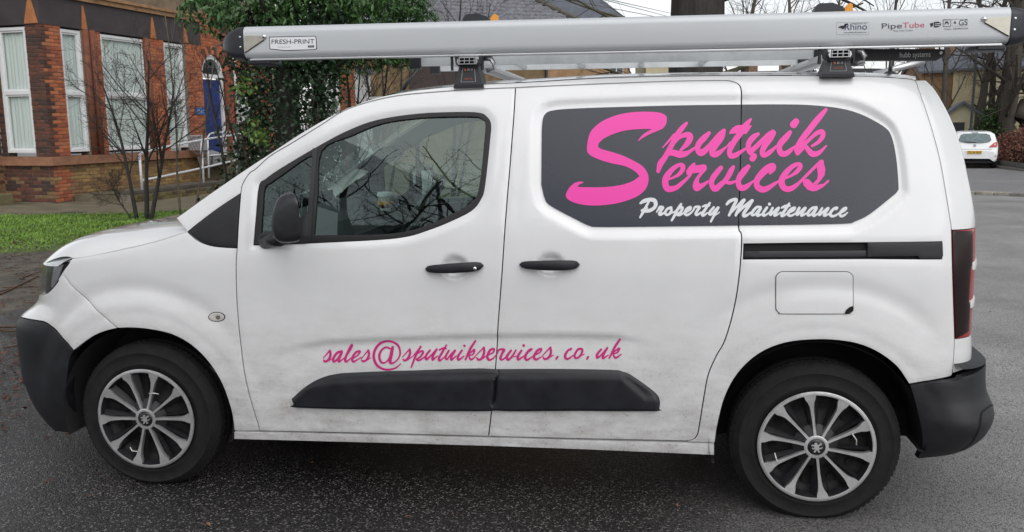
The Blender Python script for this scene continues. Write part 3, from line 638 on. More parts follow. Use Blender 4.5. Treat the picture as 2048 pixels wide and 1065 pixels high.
# ---- wheels
def lion(cx, cz, y, r):
    pts = [(-.30,.62),(-.05,.72),(.10,.55),(.02,.40),(.25,.42),(.42,.62),(.62,.60),(.70,.42),(.52,.36),(.34,.20),(.30,-.02),(.60,-.02),(.72,.14),(.80,.02),(.66,-.18),(.36,-.20),(.30,-.38),(.52,-.58),(.36,-.72),(.22,-.66),(.14,-.42),(-.02,-.40),(-.06,-.62),(-.26,-.74),(-.38,-.62),(-.24,-.46),(-.22,-.22),(-.44,-.28),(-.62,-.16),(-.56,-.02),(-.40,-.10),(-.26,.04),(-.42,.20),(-.66,.16),(-.70,.34),(-.46,.38),(-.30,.32)]
    return [(cx+p[0]*r, y, cz+p[1]*r) for p in pts]
def wheel(hx, rot, far):
    root_y = .018
    q = -1
    t = MB()
    R, w_ = .325, .20
    prof = [(.212,.012),(.220,.004),(.235,.001),(.238,-.001),(.242,-.001),(.244,.0005),(.262,.0),(.285,.004),(.287,.002),(.291,.002),(.293,.006),(.300,.012),(.310,.024),(.318,.034),(.3235,.046),(.325,.06),(.325,.085),(.319,.088),(.319,.096),(.3255,.099),(.3255,.12),(.325,.145),(.318,.165),(.30,.185),(.22,.19)]
    t.lathe([(r, -d) for r, d in prof], (hx, root_y, HZ), (0, -1, 0), 96)
    t.v = [(x, y, max(z, .001)) for x, y, z in t.v]
    tyre = t.build('tyre', TYRE, None, True)
    tr = MB()
    for i in range(84):
        a = 2*math.pi*i/84
        if math.sin(a) < -.9: continue
        for (d0, d1, sk) in ((.036, .060, .012), (.062, .084, -.01)):
            ca_, sa_ = math.cos(a), math.sin(a); c = np.array([hx, root_y+(d0+d1)/2, HZ])+np.array([ca_, 0, sa_])*(.3195 if d0 < .05 else .3240)
            tr.box(c, (.016, d1-d0, .006), ax=np.array([[-sa_, sk*8, ca_], [0, 1, 0], [ca_, 0, sa_]]))
    tb = tr.build('tread_blocks', TYRE, None); tag(tb, kind='stuff')
    parts = [tyre, tb]
    bk = MB(); bk.lathe([(.212, -.02), (.20, -.05), (.17, -.055), (.10, -.05), (.07, -.03), (.0, -.03)], (hx, root_y, HZ), (0, -1, 0), 48); parts.append(bk.build('steel_rim', STEEL, None, True))
    for i in range(10):
        a = 2*math.pi*(i+.5)/10+rot
        parts.append(MB().lathe([(.014, .004), (.0, .0041)], (hx+.155*math.sin(a), root_y+.046, HZ+.155*math.cos(a)), (0, -1, 0), 14).build('rim_hole', grv, None))
    dk = MB()   # dark wheel cover: sunken cone with ribs
    dk.lathe([(.222, .004), (.219, .012), (.206, .012), (.200, -.010), (.196, -.022)], (hx, root_y, HZ), (0, -1, 0), 72)
    dk.lathe([(.085, -.014), (.06, -.002), (.052, .004), (.046, .006)], (hx, root_y, HZ), (0, -1, 0), 48)
    for i in range(10):
        a = 2*math.pi*i/10+rot
        u = np.array([math.sin(a), 0, math.cos(a)]); tq = np.array([math.cos(a), 0, -math.sin(a)])
        c = np.array([hx, root_y, HZ])
        # dark flanks either side of the spoke, stepping down towards the pocket
        for sgn in (-1, 1):
            A = [c+u*.05+tq*sgn*.006+[0, .006, 0], c+u*.198+tq*sgn*(.018 if sgn > 0 else .030)+[0, -.004, 0], c+u*.196+tq*sgn*.038+[0, .012, 0], c+u*.14+tq*sgn*.026+[0, .022, 0], c+u*.075+tq*sgn*.016+[0, .018, 0]]
            k0 = len(dk.v); dk.add(A, [(0, 1, 2, 3, 4) if sgn > 0 else (4, 3, 2, 1, 0)])
    parts.append(dk.build('cover_pockets', WDARK, None, True, 40))
    sv = MB()   # silver face: rim ring and ten flared spokes
    sv.lathe([(.2215, .004), (.2215, .011), (.2135, .0135), (.2075, .0125), (.2065, .006)], (hx, root_y, HZ), (0, -1, 0), 96)
    sv.lathe([(.046, .000), (.046, .0115), (.042, .013), (.034, .0125), (.033, .009)], (hx, root_y, HZ), (0, -1, 0), 48)
    for i in range(10):
        a = 2*math.pi*i/10+rot
        u = np.array([math.sin(a), 0, math.cos(a)]); tq = np.array([math.cos(a), 0, -math.sin(a)]); c = np.array([hx, root_y, HZ])
        st = [(.040, -.0055, .0055, .012), (.07, -.0045, .0045, .010), (.11, -.0050, .0050, .0085), (.145, -.0070, .0060, .0085), (.165, -.0095, .0075, .0095), (.180, -.0150, .0100, .0105), (.192, -.0225, .0150, .0115), (.2085, -.0270, .0180, .0125)]
        top = [(c+u*r+tq*a0+[0, -h, 0], c+u*r+tq*a1+[0, -h, 0]) for r, a0, a1, h in st]
        v = []; f = []
        for l_, r_ in top: v += [l_, r_, l_+np.array([0, .020, 0]), r_+np.array([0, .020, 0])]
        for k_ in range(len(top)-1):
            b = k_*4; f += [(b, b+1, b+5, b+4), (b+2, b, b+4, b+6), (b+1, b+3, b+7, b+5)]
        sv.add(v, f)
    parts.append(sv.build('cover_spokes', ALUP, None, True, 35))
    cp = MB(); cp.lathe([(.034, .008), (.033, .0115), (.02, .014), (.0, .0145)], (hx, root_y, HZ), (0, -1, 0), 40); cap = cp.build('centre_cap', mat('cap_black', (.012, .012, .014), rough=.2), None, True); parts.append(cap)
    le = MB(); le.prism(lion(hx, HZ, root_y-.0165, .028), (0, .003, 0)); parts.append(le.build('emblem', ALUP, None))
    return parts
def tie(hx, rot, pts):
    return [MB().tube([(hx+p[0], .0, HZ+p[1]) if len(p) == 2 else (hx+p[0], p[2], HZ+p[1]) for p in t], .0022, 6).build('cable_tie', mat('tie_white', (.62, .62, .60), rough=.4), None, True) for t in pts]
for hx, rot, ties in ((0., math.radians(16), [[(.030, .118, .0), (.055, .122, -.006), (.072, .115, .004)], [(-.078, -.128, .0), (-.066, -.142, -.006), (-.045, -.148, .004)]]), (2.785, math.radians(28), [[(.128, .062, .004), (.136, .050, -.006), (.146, .036, .006), (.147, .015, .006)], [(-.155, -.030, .006), (-.148, -.055, -.005), (-.140, -.070, .0)]])):
    ps = wheel(hx, rot, False)
    wh = bpy.data.objects.new('wheel', None); COL.objects.link(wh); wh.location = (hx, .10, HZ); ROOT.setdefault(wh.name, {})['wl'] = (hx, .10, HZ)
    wh.parent = VAN; wh.matrix_parent_inverse = Matrix.Translation(-world_loc(VAN))
    for p in ps+tie(hx, rot, ties):
        if p.parent is None: p.parent = wh; p.matrix_parent_inverse = Matrix.Translation(-world_loc(wh))
    fw = MB(); fw.lathe([(.20, -.19), (.30, -.185), (.325, -.15), (.325, -.05), (.30, -.01), (.22, 0), (.0, -.02)], (hx, 2*YC-.02, HZ), (0, 1, 0), 48); fw.v = [(x, y, max(z, .001)) for x, y, z in fw.v]; fw.build('far_wheel', TYRE, VAN, True)
# ================================================================== lettering on the van (flat vinyl, traced as brush strokes)
def letter_mesh(name, strokes, polys, m, parent, off=.0045, cell=.9, base=-.013):
    """strokes: list of [(x, y, width)...] in photo pixels; polys: filled outlines. Union by marching squares on a distance grid."""
    allp = [np.array(s_)[:, :2] for s_ in strokes]+[np.array(p) for p in polys]
    lo = np.min([p.min(0) for p in allp], 0)-10; hi = np.max([p.max(0) for p in allp], 0)+10
    nx, ny = int((hi[0]-lo[0])/cell)+2, int((hi[1]-lo[1])/cell)+2
    X, Y = np.meshgrid(lo[0]+np.arange(nx)*cell, lo[1]+np.arange(ny)*cell); D = np.full(X.shape, 9.)
    for s_ in strokes:
        c = catmull(np.array(s_, float), 5) if len(s_) > 2 else np.array(s_, float)
        if len(c) == 1: c = np.vstack([c, c+[.01, 0, 0]])
        for a, b in zip(c[:-1], c[1:]):
            w_ = max(a[2], b[2]); x0, x1 = min(a[0], b[0])-w_-3, max(a[0], b[0])+w_+3; y0, y1 = min(a[1], b[1])-w_-3, max(a[1], b[1])+w_+3
            i0, i1 = max(0, int((x0-lo[0])/cell)), min(nx, int((x1-lo[0])/cell)+2); j0, j1 = max(0, int((y0-lo[1])/cell)), min(ny, int((y1-lo[1])/cell)+2)
            xs, ys_ = X[j0:j1, i0:i1], Y[j0:j1, i0:i1]; ab = b[:2]-a[:2]; L = ab@ab+1e-9
            t = np.clip(((xs-a[0])*ab[0]+(ys_-a[1])*ab[1])/L, 0, 1)
            d = np.hypot(xs-a[0]-t*ab[0], ys_-a[1]-t*ab[1])-(a[2]+(b[2]-a[2])*t)/2
            D[j0:j1, i0:i1] = np.minimum(D[j0:j1, i0:i1], d)
    for p in polys:
        p = np.array(p, float); d = sdist(np.stack([X.ravel(), Y.ravel()], -1), p).reshape(X.shape); D = np.minimum(D, d)
    pts = []; idx = {}; faces = []
    def vid(key, p):
        if key not in idx: idx[key] = len(pts); pts.append(p)
        return idx[key]
    def cross(j0, i0, j1, i1):
        t = D[j0, i0]/(D[j0, i0]-D[j1, i1]); return (X[j0, i0]+(X[j1, i1]-X[j0, i0])*t, Y[j0, i0]+(Y[j1, i1]-Y[j0, i0])*t)
    ins = D < 0
    cnt = ins[:-1, :-1].astype(int)+ins[:-1, 1:]+ins[1:, :-1]+ins[1:, 1:]
    for j, i in zip(*np.nonzero(cnt)):
        cs = ((j, i), (j, i+1), (j+1, i+1), (j+1, i)); loop = []
        for k_ in range(4):
            a, b = cs[k_], cs[(k_+1) % 4]
            if ins[a]: loop.append(vid(a, (X[a], Y[a])))
            if ins[a] != ins[b]: loop.append(vid((min(a, b), max(a, b)), cross(*a, *b)))
        if len(loop) >= 3: faces.append(loop)
    px = np.array(pts); q = sz(np.vstack([px, np.repeat(px[:1], max(0, 2501-len(px)), 0)]), off+base, False)[:len(px)]
    P = W(q[:, 0], q[:, 1], off) if base > -.013 else W0(q[:, 0], q[:, 1])+nrm(q[:, 0], q[:, 1])*(off+base)
    return mesh_obj(name, P, faces, m, parent, True)
def Z(ox, oy, sc, items): return [[(ox+p[0]/sc, oy+p[1]/sc)+((p[2]/sc,) if len(p) > 2 else ()) for p in s_] for s_ in items]
S_out = catmull(Z(1110, 200, 4.629, [[(770,376),(785,352),(820,315),(870,284),(893,272),(885,269),(830,268),(740,272),(640,285),(540,315),(455,355),(410,395),(400,420),(405,440),(440,458),(520,480),(620,512),(720,558),(800,605),(845,655),(865,710),(862,770),(835,830),(780,880),(710,915),(600,950),(480,970),(360,977),(250,968),(165,945),(115,915),(100,885),(110,850),(135,810),(175,772),(215,757),(255,756),(262,766),(235,778),(212,793),(214,802),(235,806),(300,808),(420,808),(530,800),(640,780),(720,750),(768,716),(780,705),(770,690),(745,665),(690,630),(620,605),(520,585),(420,555),(340,520),(305,490),(296,460),(300,400),(315,330),(340,280),(400,222),(480,175),(590,135),(700,115),(820,108),(930,112),(995,125),(1030,150),(1036,180),(1025,230),(995,265),(940,290),(870,320),(800,360),(778,379)]])[0], 3, True)
put = Z(1300, 190, 8.19, [
 [(208,862,20),(300,760,34),(400,648,44)], [(598,462,50),(520,548,82),(440,655,84),(380,775,84),(310,905,86),(240,1030,90),(172,1125,100),(133,1250,60)],
 [(400,790,36),(480,695,60),(575,655,82),(645,660,100),(650,722,104),(598,810,84),(500,905,40)],
 [(330,945,96),(400,950,104),(480,975,108),(570,965,92),(650,925,58),(740,862,42)],
 [(968,622,60),(890,700,98),(800,800,96),(780,885,88),(818,948,100),(875,930,104),(960,850,84),(1060,740,84),(1150,640,82),(1213,578,58)],
 [(1212,588,64),(1170,690,100),(1100,790,100),(1035,885,98),(1012,950,84),(1045,985,78),(1100,965,90),(1180,908,58),(1248,852,30)],
 [(1258,842,24),(1320,785,50)], [(1650,398,40),(1570,495,90),(1470,640,98),(1400,730,94),(1335,840,92),(1302,930,84),(1325,1000,84),(1400,985,86),(1480,935,60),(1585,868,36)]])
tbar = Z(1460, 190, 8.19, [[(-18,640),(0,590),(40,540),(100,500),(140,492),(200,490),(360,498),(330,550),(265,640),(170,630),(100,630),(30,635)]])
nik = Z(1460, 190, 8.19, [
 [(462,638,54),(385,690,92),(310,785,92),(302,870,84),(328,940,84),(360,975,30)], [(345,925,86),(440,835,80),(540,735,76),(640,645,80),(705,598,66)],
 [(716,622,80),(652,720,100),(580,815,98),(532,915,88),(535,975,80),(570,990,72),(640,945,78),(700,895,58),(768,832,34)],
 [(985,608,64),(920,690,98),(830,790,100),(806,870,92),(832,948,100),(885,968,92),(950,940,84),(1010,888,58),(1068,840,30)], [(1042,485,120),(1080,437,108)],
 [(1572,238,54),(1500,322,84),(1400,442,100),(1290,582,100),(1190,712,98),(1120,822,92),(1088,905,76),(1096,975,34)],
 [(1140,860,60),(1250,775,60),(1330,702,58),(1420,625,72),(1500,598,78),(1524,642,84),(1500,712,74),(1430,785,58),(1345,835,44)], [(1110,960,58),(1190,875,60)],
 [(1238,835,60),(1290,910,88),(1350,965,100),(1430,958,82),(1500,910,54),(1580,830,26)]])
erv = Z(1300, 300, 10.24, [
 [(400,595,42),(500,555,52),(600,490,78),(665,405,96),(668,325,100),(600,305,78),(500,360,92),(400,460,112),(330,570,134),(312,680,134),(350,785,128),(430,800,120),(540,768,98),(640,690,82),(730,610,66),(800,540,54)],
 [(1452,365,90),(1380,450,108),(1290,570,114),(1258,680,104),(1300,785,108),(1355,788,124),(1440,715,112),(1530,635,100),(1600,540,108),(1660,425,108),(1708,345,66)], [(1560,660,68),(1640,675,72),(1740,645,52)]])
rpol = Z(1300, 300, 10.24, [[(745,480),(740,430),(800,340),(880,265),(930,258),(925,315),(1100,295),(1150,310),(1170,370),(1150,420),(1080,490),(1010,580),(1000,660),(1030,690),(1090,670),(1200,610),(1200,670),(1100,760),(1000,840),(940,845),(890,810),(870,740),(890,650),(950,550),(1020,460),(870,480),(830,550),(790,530),(755,510)]])
ices = Z(1460, 290, 9.309, [
 [(342,402,80),(260,490,118),(180,600,112),(152,690,100),(185,785,108),(240,800,114),(310,772,92),(380,715,58),(440,670,36)], [(418,253,116),(448,207,108)],
 [(745,525,50),(800,440,104),(785,392,118),(680,452,132),(570,560,124),(500,660,110),(502,760,110),(560,815,118),(640,828,110),(730,788,88),(820,728,66),(900,675,40)],
 [(1040,618,40),(1140,570,50),(1240,500,78),(1308,412,84),(1298,356,66),(1220,368,80),(1120,435,92),(1020,545,112),(962,660,118),(975,755,118),(1030,812,110),(1110,818,104),(1200,775,86),(1290,700,58),(1370,620,52),(1450,540,56),(1560,430,56),(1640,350,56)]])
spol = Z(1460, 290, 9.309, [[(1625,345),(1650,300),(1690,270),(1740,280),(1750,350),(1775,450),(1760,560),(1700,650),(1620,740),(1540,720),(1620,640),(1635,560),(1620,440)],
 [(1350,660),(1380,640),(1450,630),(1500,670),(1550,730),(1620,745),(1740,720),(1838,636),(1848,680),(1740,780),(1620,850),(1530,865),(1440,830),(1370,750)]])
letter_mesh('sign_lettering', put+nik+erv+ices, [S_out]+tbar+rpol+spol, PINK, VAN)
prop = Z(1260, 380, 8.533, [[(178,226,36),(240,188,66),(330,165,66),(410,175,70),(440,232,68),(418,298,58),(340,348,62),(260,358,58),(205,350,40)], [(318,205,38),(270,290,44),(222,380,50),(172,468,32)], [(200,350,40),(250,320,30),(300,305,22)],
 [(452,378,22),(500,305,42),(512,285,36),(560,298,48),(530,350,50),(502,405,54),(530,418,48),(592,380,28)], [(700,300,50),(640,322,44),(602,380,44),(622,425,40),(680,400,46),(708,340,46),(690,300,40)], [(690,400,30),(740,380,24),(790,345,22)],
 [(872,240,40),(812,330,48),(762,430,48),(712,520,36)], [(800,350,28),(866,292,44),(895,312,48),(860,380,42),(800,418,38),(850,428,40),(932,380,28)],
 [(962,380,28),(1030,330,38),(1032,292,42),(972,320,44),(936,390,48),(970,428,44),(1040,390,34),(1092,332,28)], [(1090,332,32),(1112,290,38),(1185,292,48),(1150,350,48),(1122,408,48),(1150,424,42),(1212,380,28)],
 [(1362,222,40),(1292,320,48),(1234,408,52),(1254,436,42),(1322,390,28)], [(1238,282,30),(1300,262,42),(1355,268,28)],
 [(1430,296,42),(1372,360,44),(1352,408,42),(1384,418,38),(1450,350,42),(1505,298,42)], [(1508,300,42),(1450,402,44),(1380,538,36)], [(1440,442,18),(1525,380,22)],
 [(1652,242,44),(1702,192,56),(1795,158,54),(1815,185,48),(1770,270,54),(1692,430,46)]])
maint = Z(1460, 380, 7.877, [[(8,372,22),(100,270,34),(200,168,46)], [(222,158,50),(160,262,52),(112,350,48),(90,400,36)], [(96,388,28),(200,280,42),(345,168,50)], [(350,166,50),(290,262,52),(222,360,52),(215,408,48),(260,402,42),(332,350,26)],
 [(482,270,40),(420,272,42),(352,350,46),(350,398,36),(400,378,36),(470,300,42)], [(482,290,46),(432,380,46),(442,406,38),(522,368,26)], [(582,276,42),(532,350,46),(522,398,42),(560,396,34),(622,350,22)], [(622,222,50)],
 [(672,282,38),(632,360,42),(642,392,36),(702,330,34),(768,282,42),(722,360,42),(702,400,42),(740,392,32),(802,350,22)], [(932,214,36),(872,310,46),(814,398,46),(842,406,36),(902,368,26)], [(818,278,34),(880,252,44),(942,250,30)],
 [(932,360,28),(1000,320,34),(1022,278,38),(962,302,42),(912,370,46),(942,406,38),(1002,388,32),(1062,340,22)], [(1092,282,42),(1052,360,42),(1062,392,36),(1130,322,34),(1188,282,42),(1142,360,42),(1122,400,42),(1162,392,32),(1222,350,22)],
 [(1362,272,42),(1292,288,42),(1228,360,46),(1232,402,36),(1282,382,36),(1350,302,42)], [(1362,290,46),(1312,388,42),(1332,406,36),(1402,360,26)], [(1452,286,36),(1407,360,42),(1412,396,32),(1482,330,34),(1548,286,42),(1502,360,42),(1482,402,42),(1522,396,32),(1592,350,22)],
 [(1672,300,40),(1690,278,36),(1640,292,42),(1582,360,46),(1592,406,46),(1652,406,36),(1722,360,22)], [(1732,370,28),(1810,320,34),(1830,282,38),(1782,302,42),(1732,370,46),(1747,411,42),(1792,402,36),(1852,355,20)]])
letter_mesh('sign_lettering', prop+maint, [], WHV, VAN)
mail = Z(630, 660, 6.4, [[(105,360,12),(185,266,24)], [(190,275,28),(195,330,32),(170,380,28),(130,404,28),(112,385,20)], [(160,400,18),(220,365,11)],
 [(340,275,28),(280,295,32),(236,360,32),(242,403,28),(290,370,26),(340,290,30),(306,370,32),(312,403,26),(370,360,13)], [(380,365,14),(440,270,22),(472,200,22),(455,200,20),(415,290,30),(387,370,32),(402,403,28),(460,360,13)],
 [(495,360,14),(550,320,20),(572,275,26),(520,290,30),(477,360,32),(492,403,28),(550,375,18),(590,345,11)], [(590,370,11),(680,260,20)], [(680,265,26),(690,320,30),(660,380,28),(620,398,28),(597,385,18)], [(650,395,16),(715,355,11)],
 [(960,240,22),(900,225,24),(842,270,28),(822,340,32),(850,408,28),(900,414,20),(950,360,20),(985,250,18)], [(990,225,36),(976,310,44),(962,390,44),(978,422,28),(1022,408,20),(1070,360,20),(1088,290,24),(1062,205,27),(990,157,28),(910,147,28),(822,182,32),(764,260,34),(752,350,34),(790,438,32),(860,488,28),(940,503,26),(1030,483,21),(1100,430,13)],
 [(1120,345,11),(1210,246,20)], [(1210,250,24),(1215,300,30),(1190,360,30),(1150,388,26),(1127,370,16)], [(1180,385,16),(1260,330,11)], [(1250,340,11),(1350,216,22)], [(1350,216,26),(1302,300,30),(1262,400,26),(1236,473,18)], [(1290,320,14),(1360,272,22),(1383,286,28),(1350,340,24),(1302,374,20),(1340,384,24),(1420,330,13)],
 [(1470,262,27),(1422,325,30),(1428,373,28),(1490,320,22),(1558,247,24),(1516,320,30),(1507,378,28),(1570,330,13)], [(1680,196,20),(1632,280,30),(1587,360,30),(1602,388,24),(1660,340,13)], [(1590,256,20),(1640,236,27),(1680,241,16)],
 [(1710,267,27),(1672,340,30),(1690,373,22),(1740,310,20),(1793,262,26),(1752,330,30),(1747,378,26),(1810,330,13)], [(1880,262,27),(1832,335,30),(1842,378,28),(1910,330,13)], [(1910,205,32)]])
mail += Z(930, 660, 6.206, [[(125,140,24),(62,240,30),(7,365,22)], [(25,320,15),(90,262,22),(118,247,25),(100,300,20),(52,320,17),(77,363,26),(130,330,13)], [(130,320,11),(235,216,20)], [(235,225,26),(235,290,30),(205,353,28),(165,364,26),(147,340,16)], [(200,365,16),(280,310,13)],
 [(290,310,15),(350,277,20),(360,237,24),(312,252,30),(277,325,32),(302,368,28),(355,345,18),(410,280,13)], [(410,260,26),(430,242,22),(484,247,32),(461,290,30),(441,350,30),(470,364,22),(520,320,13)], [(570,256,28),(522,325,32),(537,368,28),(590,320,24),(630,252,22)], [(600,330,13),(650,320,11)],
 [(700,256,26),(657,325,32),(667,363,28),(730,320,13)], [(727,195,34)], [(800,265,22),(828,237,24),(787,262,30),(747,330,32),(772,368,26),(850,320,13)], [(870,310,15),(930,277,20),(948,237,24),(902,252,30),(857,325,32),(882,363,28),(950,330,13)], [(960,320,13),(1060,216,20)], [(1062,220,26),(1065,290,30),(1035,343,28),(990,358,26),(972,335,16)], [(1030,350,16),(1100,310,11)],
 [(1150,330,24),(1132,355,24)], [(1310,246,22),(1318,232,22),(1272,262,28),(1242,320,32),(1272,358,26),(1350,310,13)], [(1450,237,28),(1402,242,26),(1362,310,28),(1377,348,24),(1430,320,26),(1458,252,26),(1440,237,22)], [(1430,320,13),(1480,300,11)], [(1530,330,24),(1515,355,24)],
 [(1690,242,26),(1642,300,30),(1642,343,26),(1700,300,20),(1768,222,22),(1722,300,28),(1712,348,26),(1780,310,13)], [(1925,116,24),(1862,210,30),(1792,345,22)], [(1815,300,15),(1890,242,22),(1918,232,24),(1890,280,20),(1842,300,17),(1872,343,26),(1940,300,13)]])
letter_mesh('sign_lettering', mail, [], PINK2, VAN, off=.0016, cell=.6, base=-.005)
# ================================================================== mirror, cabin, roof load
def sec_loft(name, secs, m, parent, caps=True):
    n = len(secs[0]); v = [p for s_ in secs for p in s_]; f = [(i*n+j, i*n+(j+1) % n, (i+1)*n+(j+1) % n, (i+1)*n+j) for i in range(len(secs)-1) for j in range(n)]
    if caps: f += [tuple(range(n))[::-1], tuple(range((len(secs)-1)*n, len(secs)*n))]
    o = mesh_obj(name, v, f, m, parent, True, 50)
    bm = bmesh.new(); bm.from_mesh(o.data); bmesh.ops.recalc_face_normals(bm, faces=bm.faces); bm.to_mesh(o.data); bm.free(); return o
mo = catmull([(546.5,437),(549,415),(556,398),(566,388),(580,384.5),(593,385),(596,400),(599,440),(602,478),(598,484),(580,487),(562,485),(550,474),(546.5,455)], 4, True)
mo3 = np.array([at_y(u, v, -.15) for u, v in mo]); mc = mo3.mean(0); mx_ = mo3[:, 0].max()
def msec(y, k, kx=1.0): return [(mx_-(mx_-p[0])*k*kx-(y+.17)*.60*smooth(p[0], mc[0]-.04, mx_), y, mc[2]+(p[2]-mc[2])*k) for p in mo3]
mir = sec_loft('door_mirror', [msec(-.205, .55), msec(-.20, .78), msec(-.188, .90), msec(-.165, .97), msec(-.12, 1.0), msec(-.06, 1.0), msec(-.025, .95), msec(-.012, .8)], mat('mirror_black', (.020, .021, .024), rough=.32, var=.2, scale=40), VAN)
mirrored(mir)
gl = MB(); gl.add([(mx_+.002-(y_+.17)*.60, y_, mc[2]+z_) for y_, z_ in ((-.180, -.075), (-.035, -.08), (-.03, .07), (-.17, .075))], [(0, 1, 2, 3)]); mg = gl.build('mirror_glass', mat('mirror_silver', (.8, .82, .82), rough=.02, metal=1), VAN); mirrored(mg)
arm = MB(); a0 = at_y(530, 484, .02); a1 = at_y(560, 478, -.05); arm.tube([a0, (a0+a1)/2+[0, 0, .004], a1], [.03, .028, .03], 10); mirrored(arm.build('mirror_arm', TRIMB, VAN, True))
# cabin
TRIM = mat('cabin_trim', (.055, .058, .062), rough=.7, var=.2, scale=30); SEAT = mat('seat_cloth', (.035, .037, .042), rough=.9, var=.3, scale=60)
d = MB(); prof = [(.10,1.02),(.30,1.115),(.50,1.12),(.66,1.09),(.74,1.02),(.72,.85),(.60,.70),(.10,.70)]
d.prism([(x, .10, z) for x, z in prof], (0, 2*YC-.20, 0)); d.build('dashboard', TRIM, VAN)
d = MB(); d.prism([(x, 1.15, z) for x, z in ((.48,1.10),(.52,1.165),(.64,1.175),(.72,1.13),(.70,1.05))], (0, .42, 0)); d.build('instrument_hood', TRIM, VAN)
sc = np.array(at_y(848, 412, 1.36)); ax = np.array([-.80, 0, .60]); a_ = np.array([0, 1, 0]); b_ = np.cross(ax, a_)
ring = [sc+.185*(math.cos(t)*a_+math.sin(t)*b_) for t in np.linspace(0, 2*math.pi, 37)]
st = MB(); st.tube(ring, .014, 8, False); st.tube([sc+.18*a_, sc, sc-.18*a_], .016, 6); st.tube([sc, sc-.18*b_], .016, 6); st.tube([sc, sc+ax*-.25], .03, 8); st.lathe([(.0, .02), (.05, .015), (.06, 0)], sc, ax, 16); st.build('steering_wheel', mat('wheel_grey', (.10, .105, .11), rough=.35), VAN, True, 40)
for y0 in (.30, 1.10):
    q = MB(); q.box((1.24, y0+.22, .78), (.50, .46, .16), bev=.05); q.build('seat_cushion', SEAT, VAN, True)
    q = MB(); t = .16; A = np.array([[math.cos(t), 0, -math.sin(t)], [0, 1, 0], [math.sin(t), 0, math.cos(t)]]); q.box((1.50, y0+.22, 1.06), (.13, .46, .56), A, .05); q.build('seat_back', SEAT, VAN, True)
    q = MB(); q.box((1.57, y0+.22, 1.42), (.09, .26, .18), A, .04); q.build('headrest', SEAT, VAN, True)
q = MB(); q.box((1.68, YC, 1.05), (.02, 1.50, 1.20)); q.build('bulkhead', mat('bulkhead_grey', (.10, .10, .11), rough=.8), VAN)
q = MB(); q.box((.95, YC, .50), (1.5, 1.6, .03)); q.build('cabin_floor', TRIM, VAN)
q = MB(); q.prism([(.98, .22, 1.655), (1.66, .24, 1.69), (1.66, 2*YC-.24, 1.69), (.98, 2*YC-.22, 1.655)], (0, 0, .008)); q.build('headlining', mat('headlining_grey', (.38, .38, .37), rough=.9), VAN)
# coffee cup and phone on the dashboard
cc = np.array(at_y(770, 392, .98)); zc = 1.118
cup = thing('coffee_cup', 'white takeaway coffee cup with a lid standing on the van dashboard', 'cup', (cc[0], cc[1], zc))
k_ = .075
MB().lathe([(.0, 0), (.027, 0), (.038, k_), (.0, k_)], (cc[0], cc[1], zc), (0, 0, 1), 24).build('cup_body', mat('cup_white', (.75, .74, .70), rough=.6), cup, True, 40)
MB().lathe([(.0375, k_*.42), (.0345, k_*.25), (.0355, k_*.2), (.041, k_*.62), (.0375, k_*.62)], (cc[0], cc[1], zc), (0, 0, 1), 24).build('cup_sleeve', mat('cup_orange', (.62, .28, .06), rough=.7), cup, True)
MB().lathe([(.041, k_-.004), (.041, k_+.006), (.036, k_+.018), (.0, k_+.018)], (cc[0], cc[1], zc), (0, 0, 1), 24).build('cup_lid', mat('cup_lid', (.70, .74, .74), rough=.4), cup, True, 30)
pc = np.array(at_y(730, 415, .72))
ph = thing('phone', 'dark phone in an upright holder on the van dashboard', 'phone', (pc[0], pc[1], 1.10))
A = np.array([[.25, -.95, .15], [.95, .27, 0], [-.05, .15, .98]])
MB().box((pc[0], pc[1], pc[2]), (.012, .085, .165), bev=.004).build('phone_body', mat('phone_black', (.012, .012, .014), rough=.15), ph)
MB().box((pc[0]+.004, pc[1]-.045, pc[2]), (.014, .004, .170)).build('phone_edge', CHROME, ph)
MB().tube([(pc[0]-.01, pc[1], 1.10), (pc[0]-.008, pc[1], pc[2])], .012, 8).build('holder', TRIM, ph)
# roof aerial and short rear aerial
ra, rb_ = np.array(at_y(799, 184, .924)), np.array(at_y(843, 132, .924))
MB().tube([ra-[0, 0, .03], ra+(rb_-ra)*.25, rb_], [.010, .009, .006], 8).build('aerial', TRIMB, VAN, True)
# ---- roof bars
def text_mesh(name, body, o3, ex, ey, m, parent, off=(0, 0, 0), align='LEFT', extr=0.0):
    "flat lettering: o3 = origin, ex/ey = 3-D vectors for one font unit"
    cu = bpy.data.curves.new('tmp', 'FONT'); cu.body = body; cu.size = 1; cu.align_x = align; cu.resolution_u = 4
    ob = bpy.data.objects.new('tmp', cu); COL.objects.link(ob); dg = bpy.context.evaluated_depsgraph_get(); me = ob.evaluated_get(dg).to_mesh()
    V = [np.array(o3)+np.array(ex)*v.co.x+np.array(ey)*v.co.y+np.array(off) for v in me.vertices]; Fs = [tuple(p.vertices) for p in me.polygons]
    wid = max(v.co.x for v in me.vertices); ob.to_mesh_clear(); bpy.data.objects.remove(ob)
    return V, Fs, wid
def text_px(name, body, y, p0, p1, hgt, m, parent, d=-.0012):
    "lettering on a vertical plane at depth y: from pixel p0 to p1 along the baseline, cap height hgt pixels"
    _, _, wid = text_mesh('t', body, (0, 0, 0), (1, 0, 0), (0, 0, 1), None, None)
    a, b = np.array(at_y(*p0, y+d)), np.array(at_y(*p1, y+d)); c = np.array(at_y(p0[0], p0[1]-hgt, y+d))
    V, Fs, _ = text_mesh('t', body, a, (b-a)/wid, (c-a)/.70, None, None)
    return mesh_obj(name, V, Fs, m, parent)
TY = .165                                  # near face of the tube
xb = (at_y(941, 150, .22)[0], at_y(1671, 135, .22)[0]); zbar = at_y(941, 120, .18)[2]-.005
FOOTB = mat('foot_black', (.016, .017, .022), rough=.5)
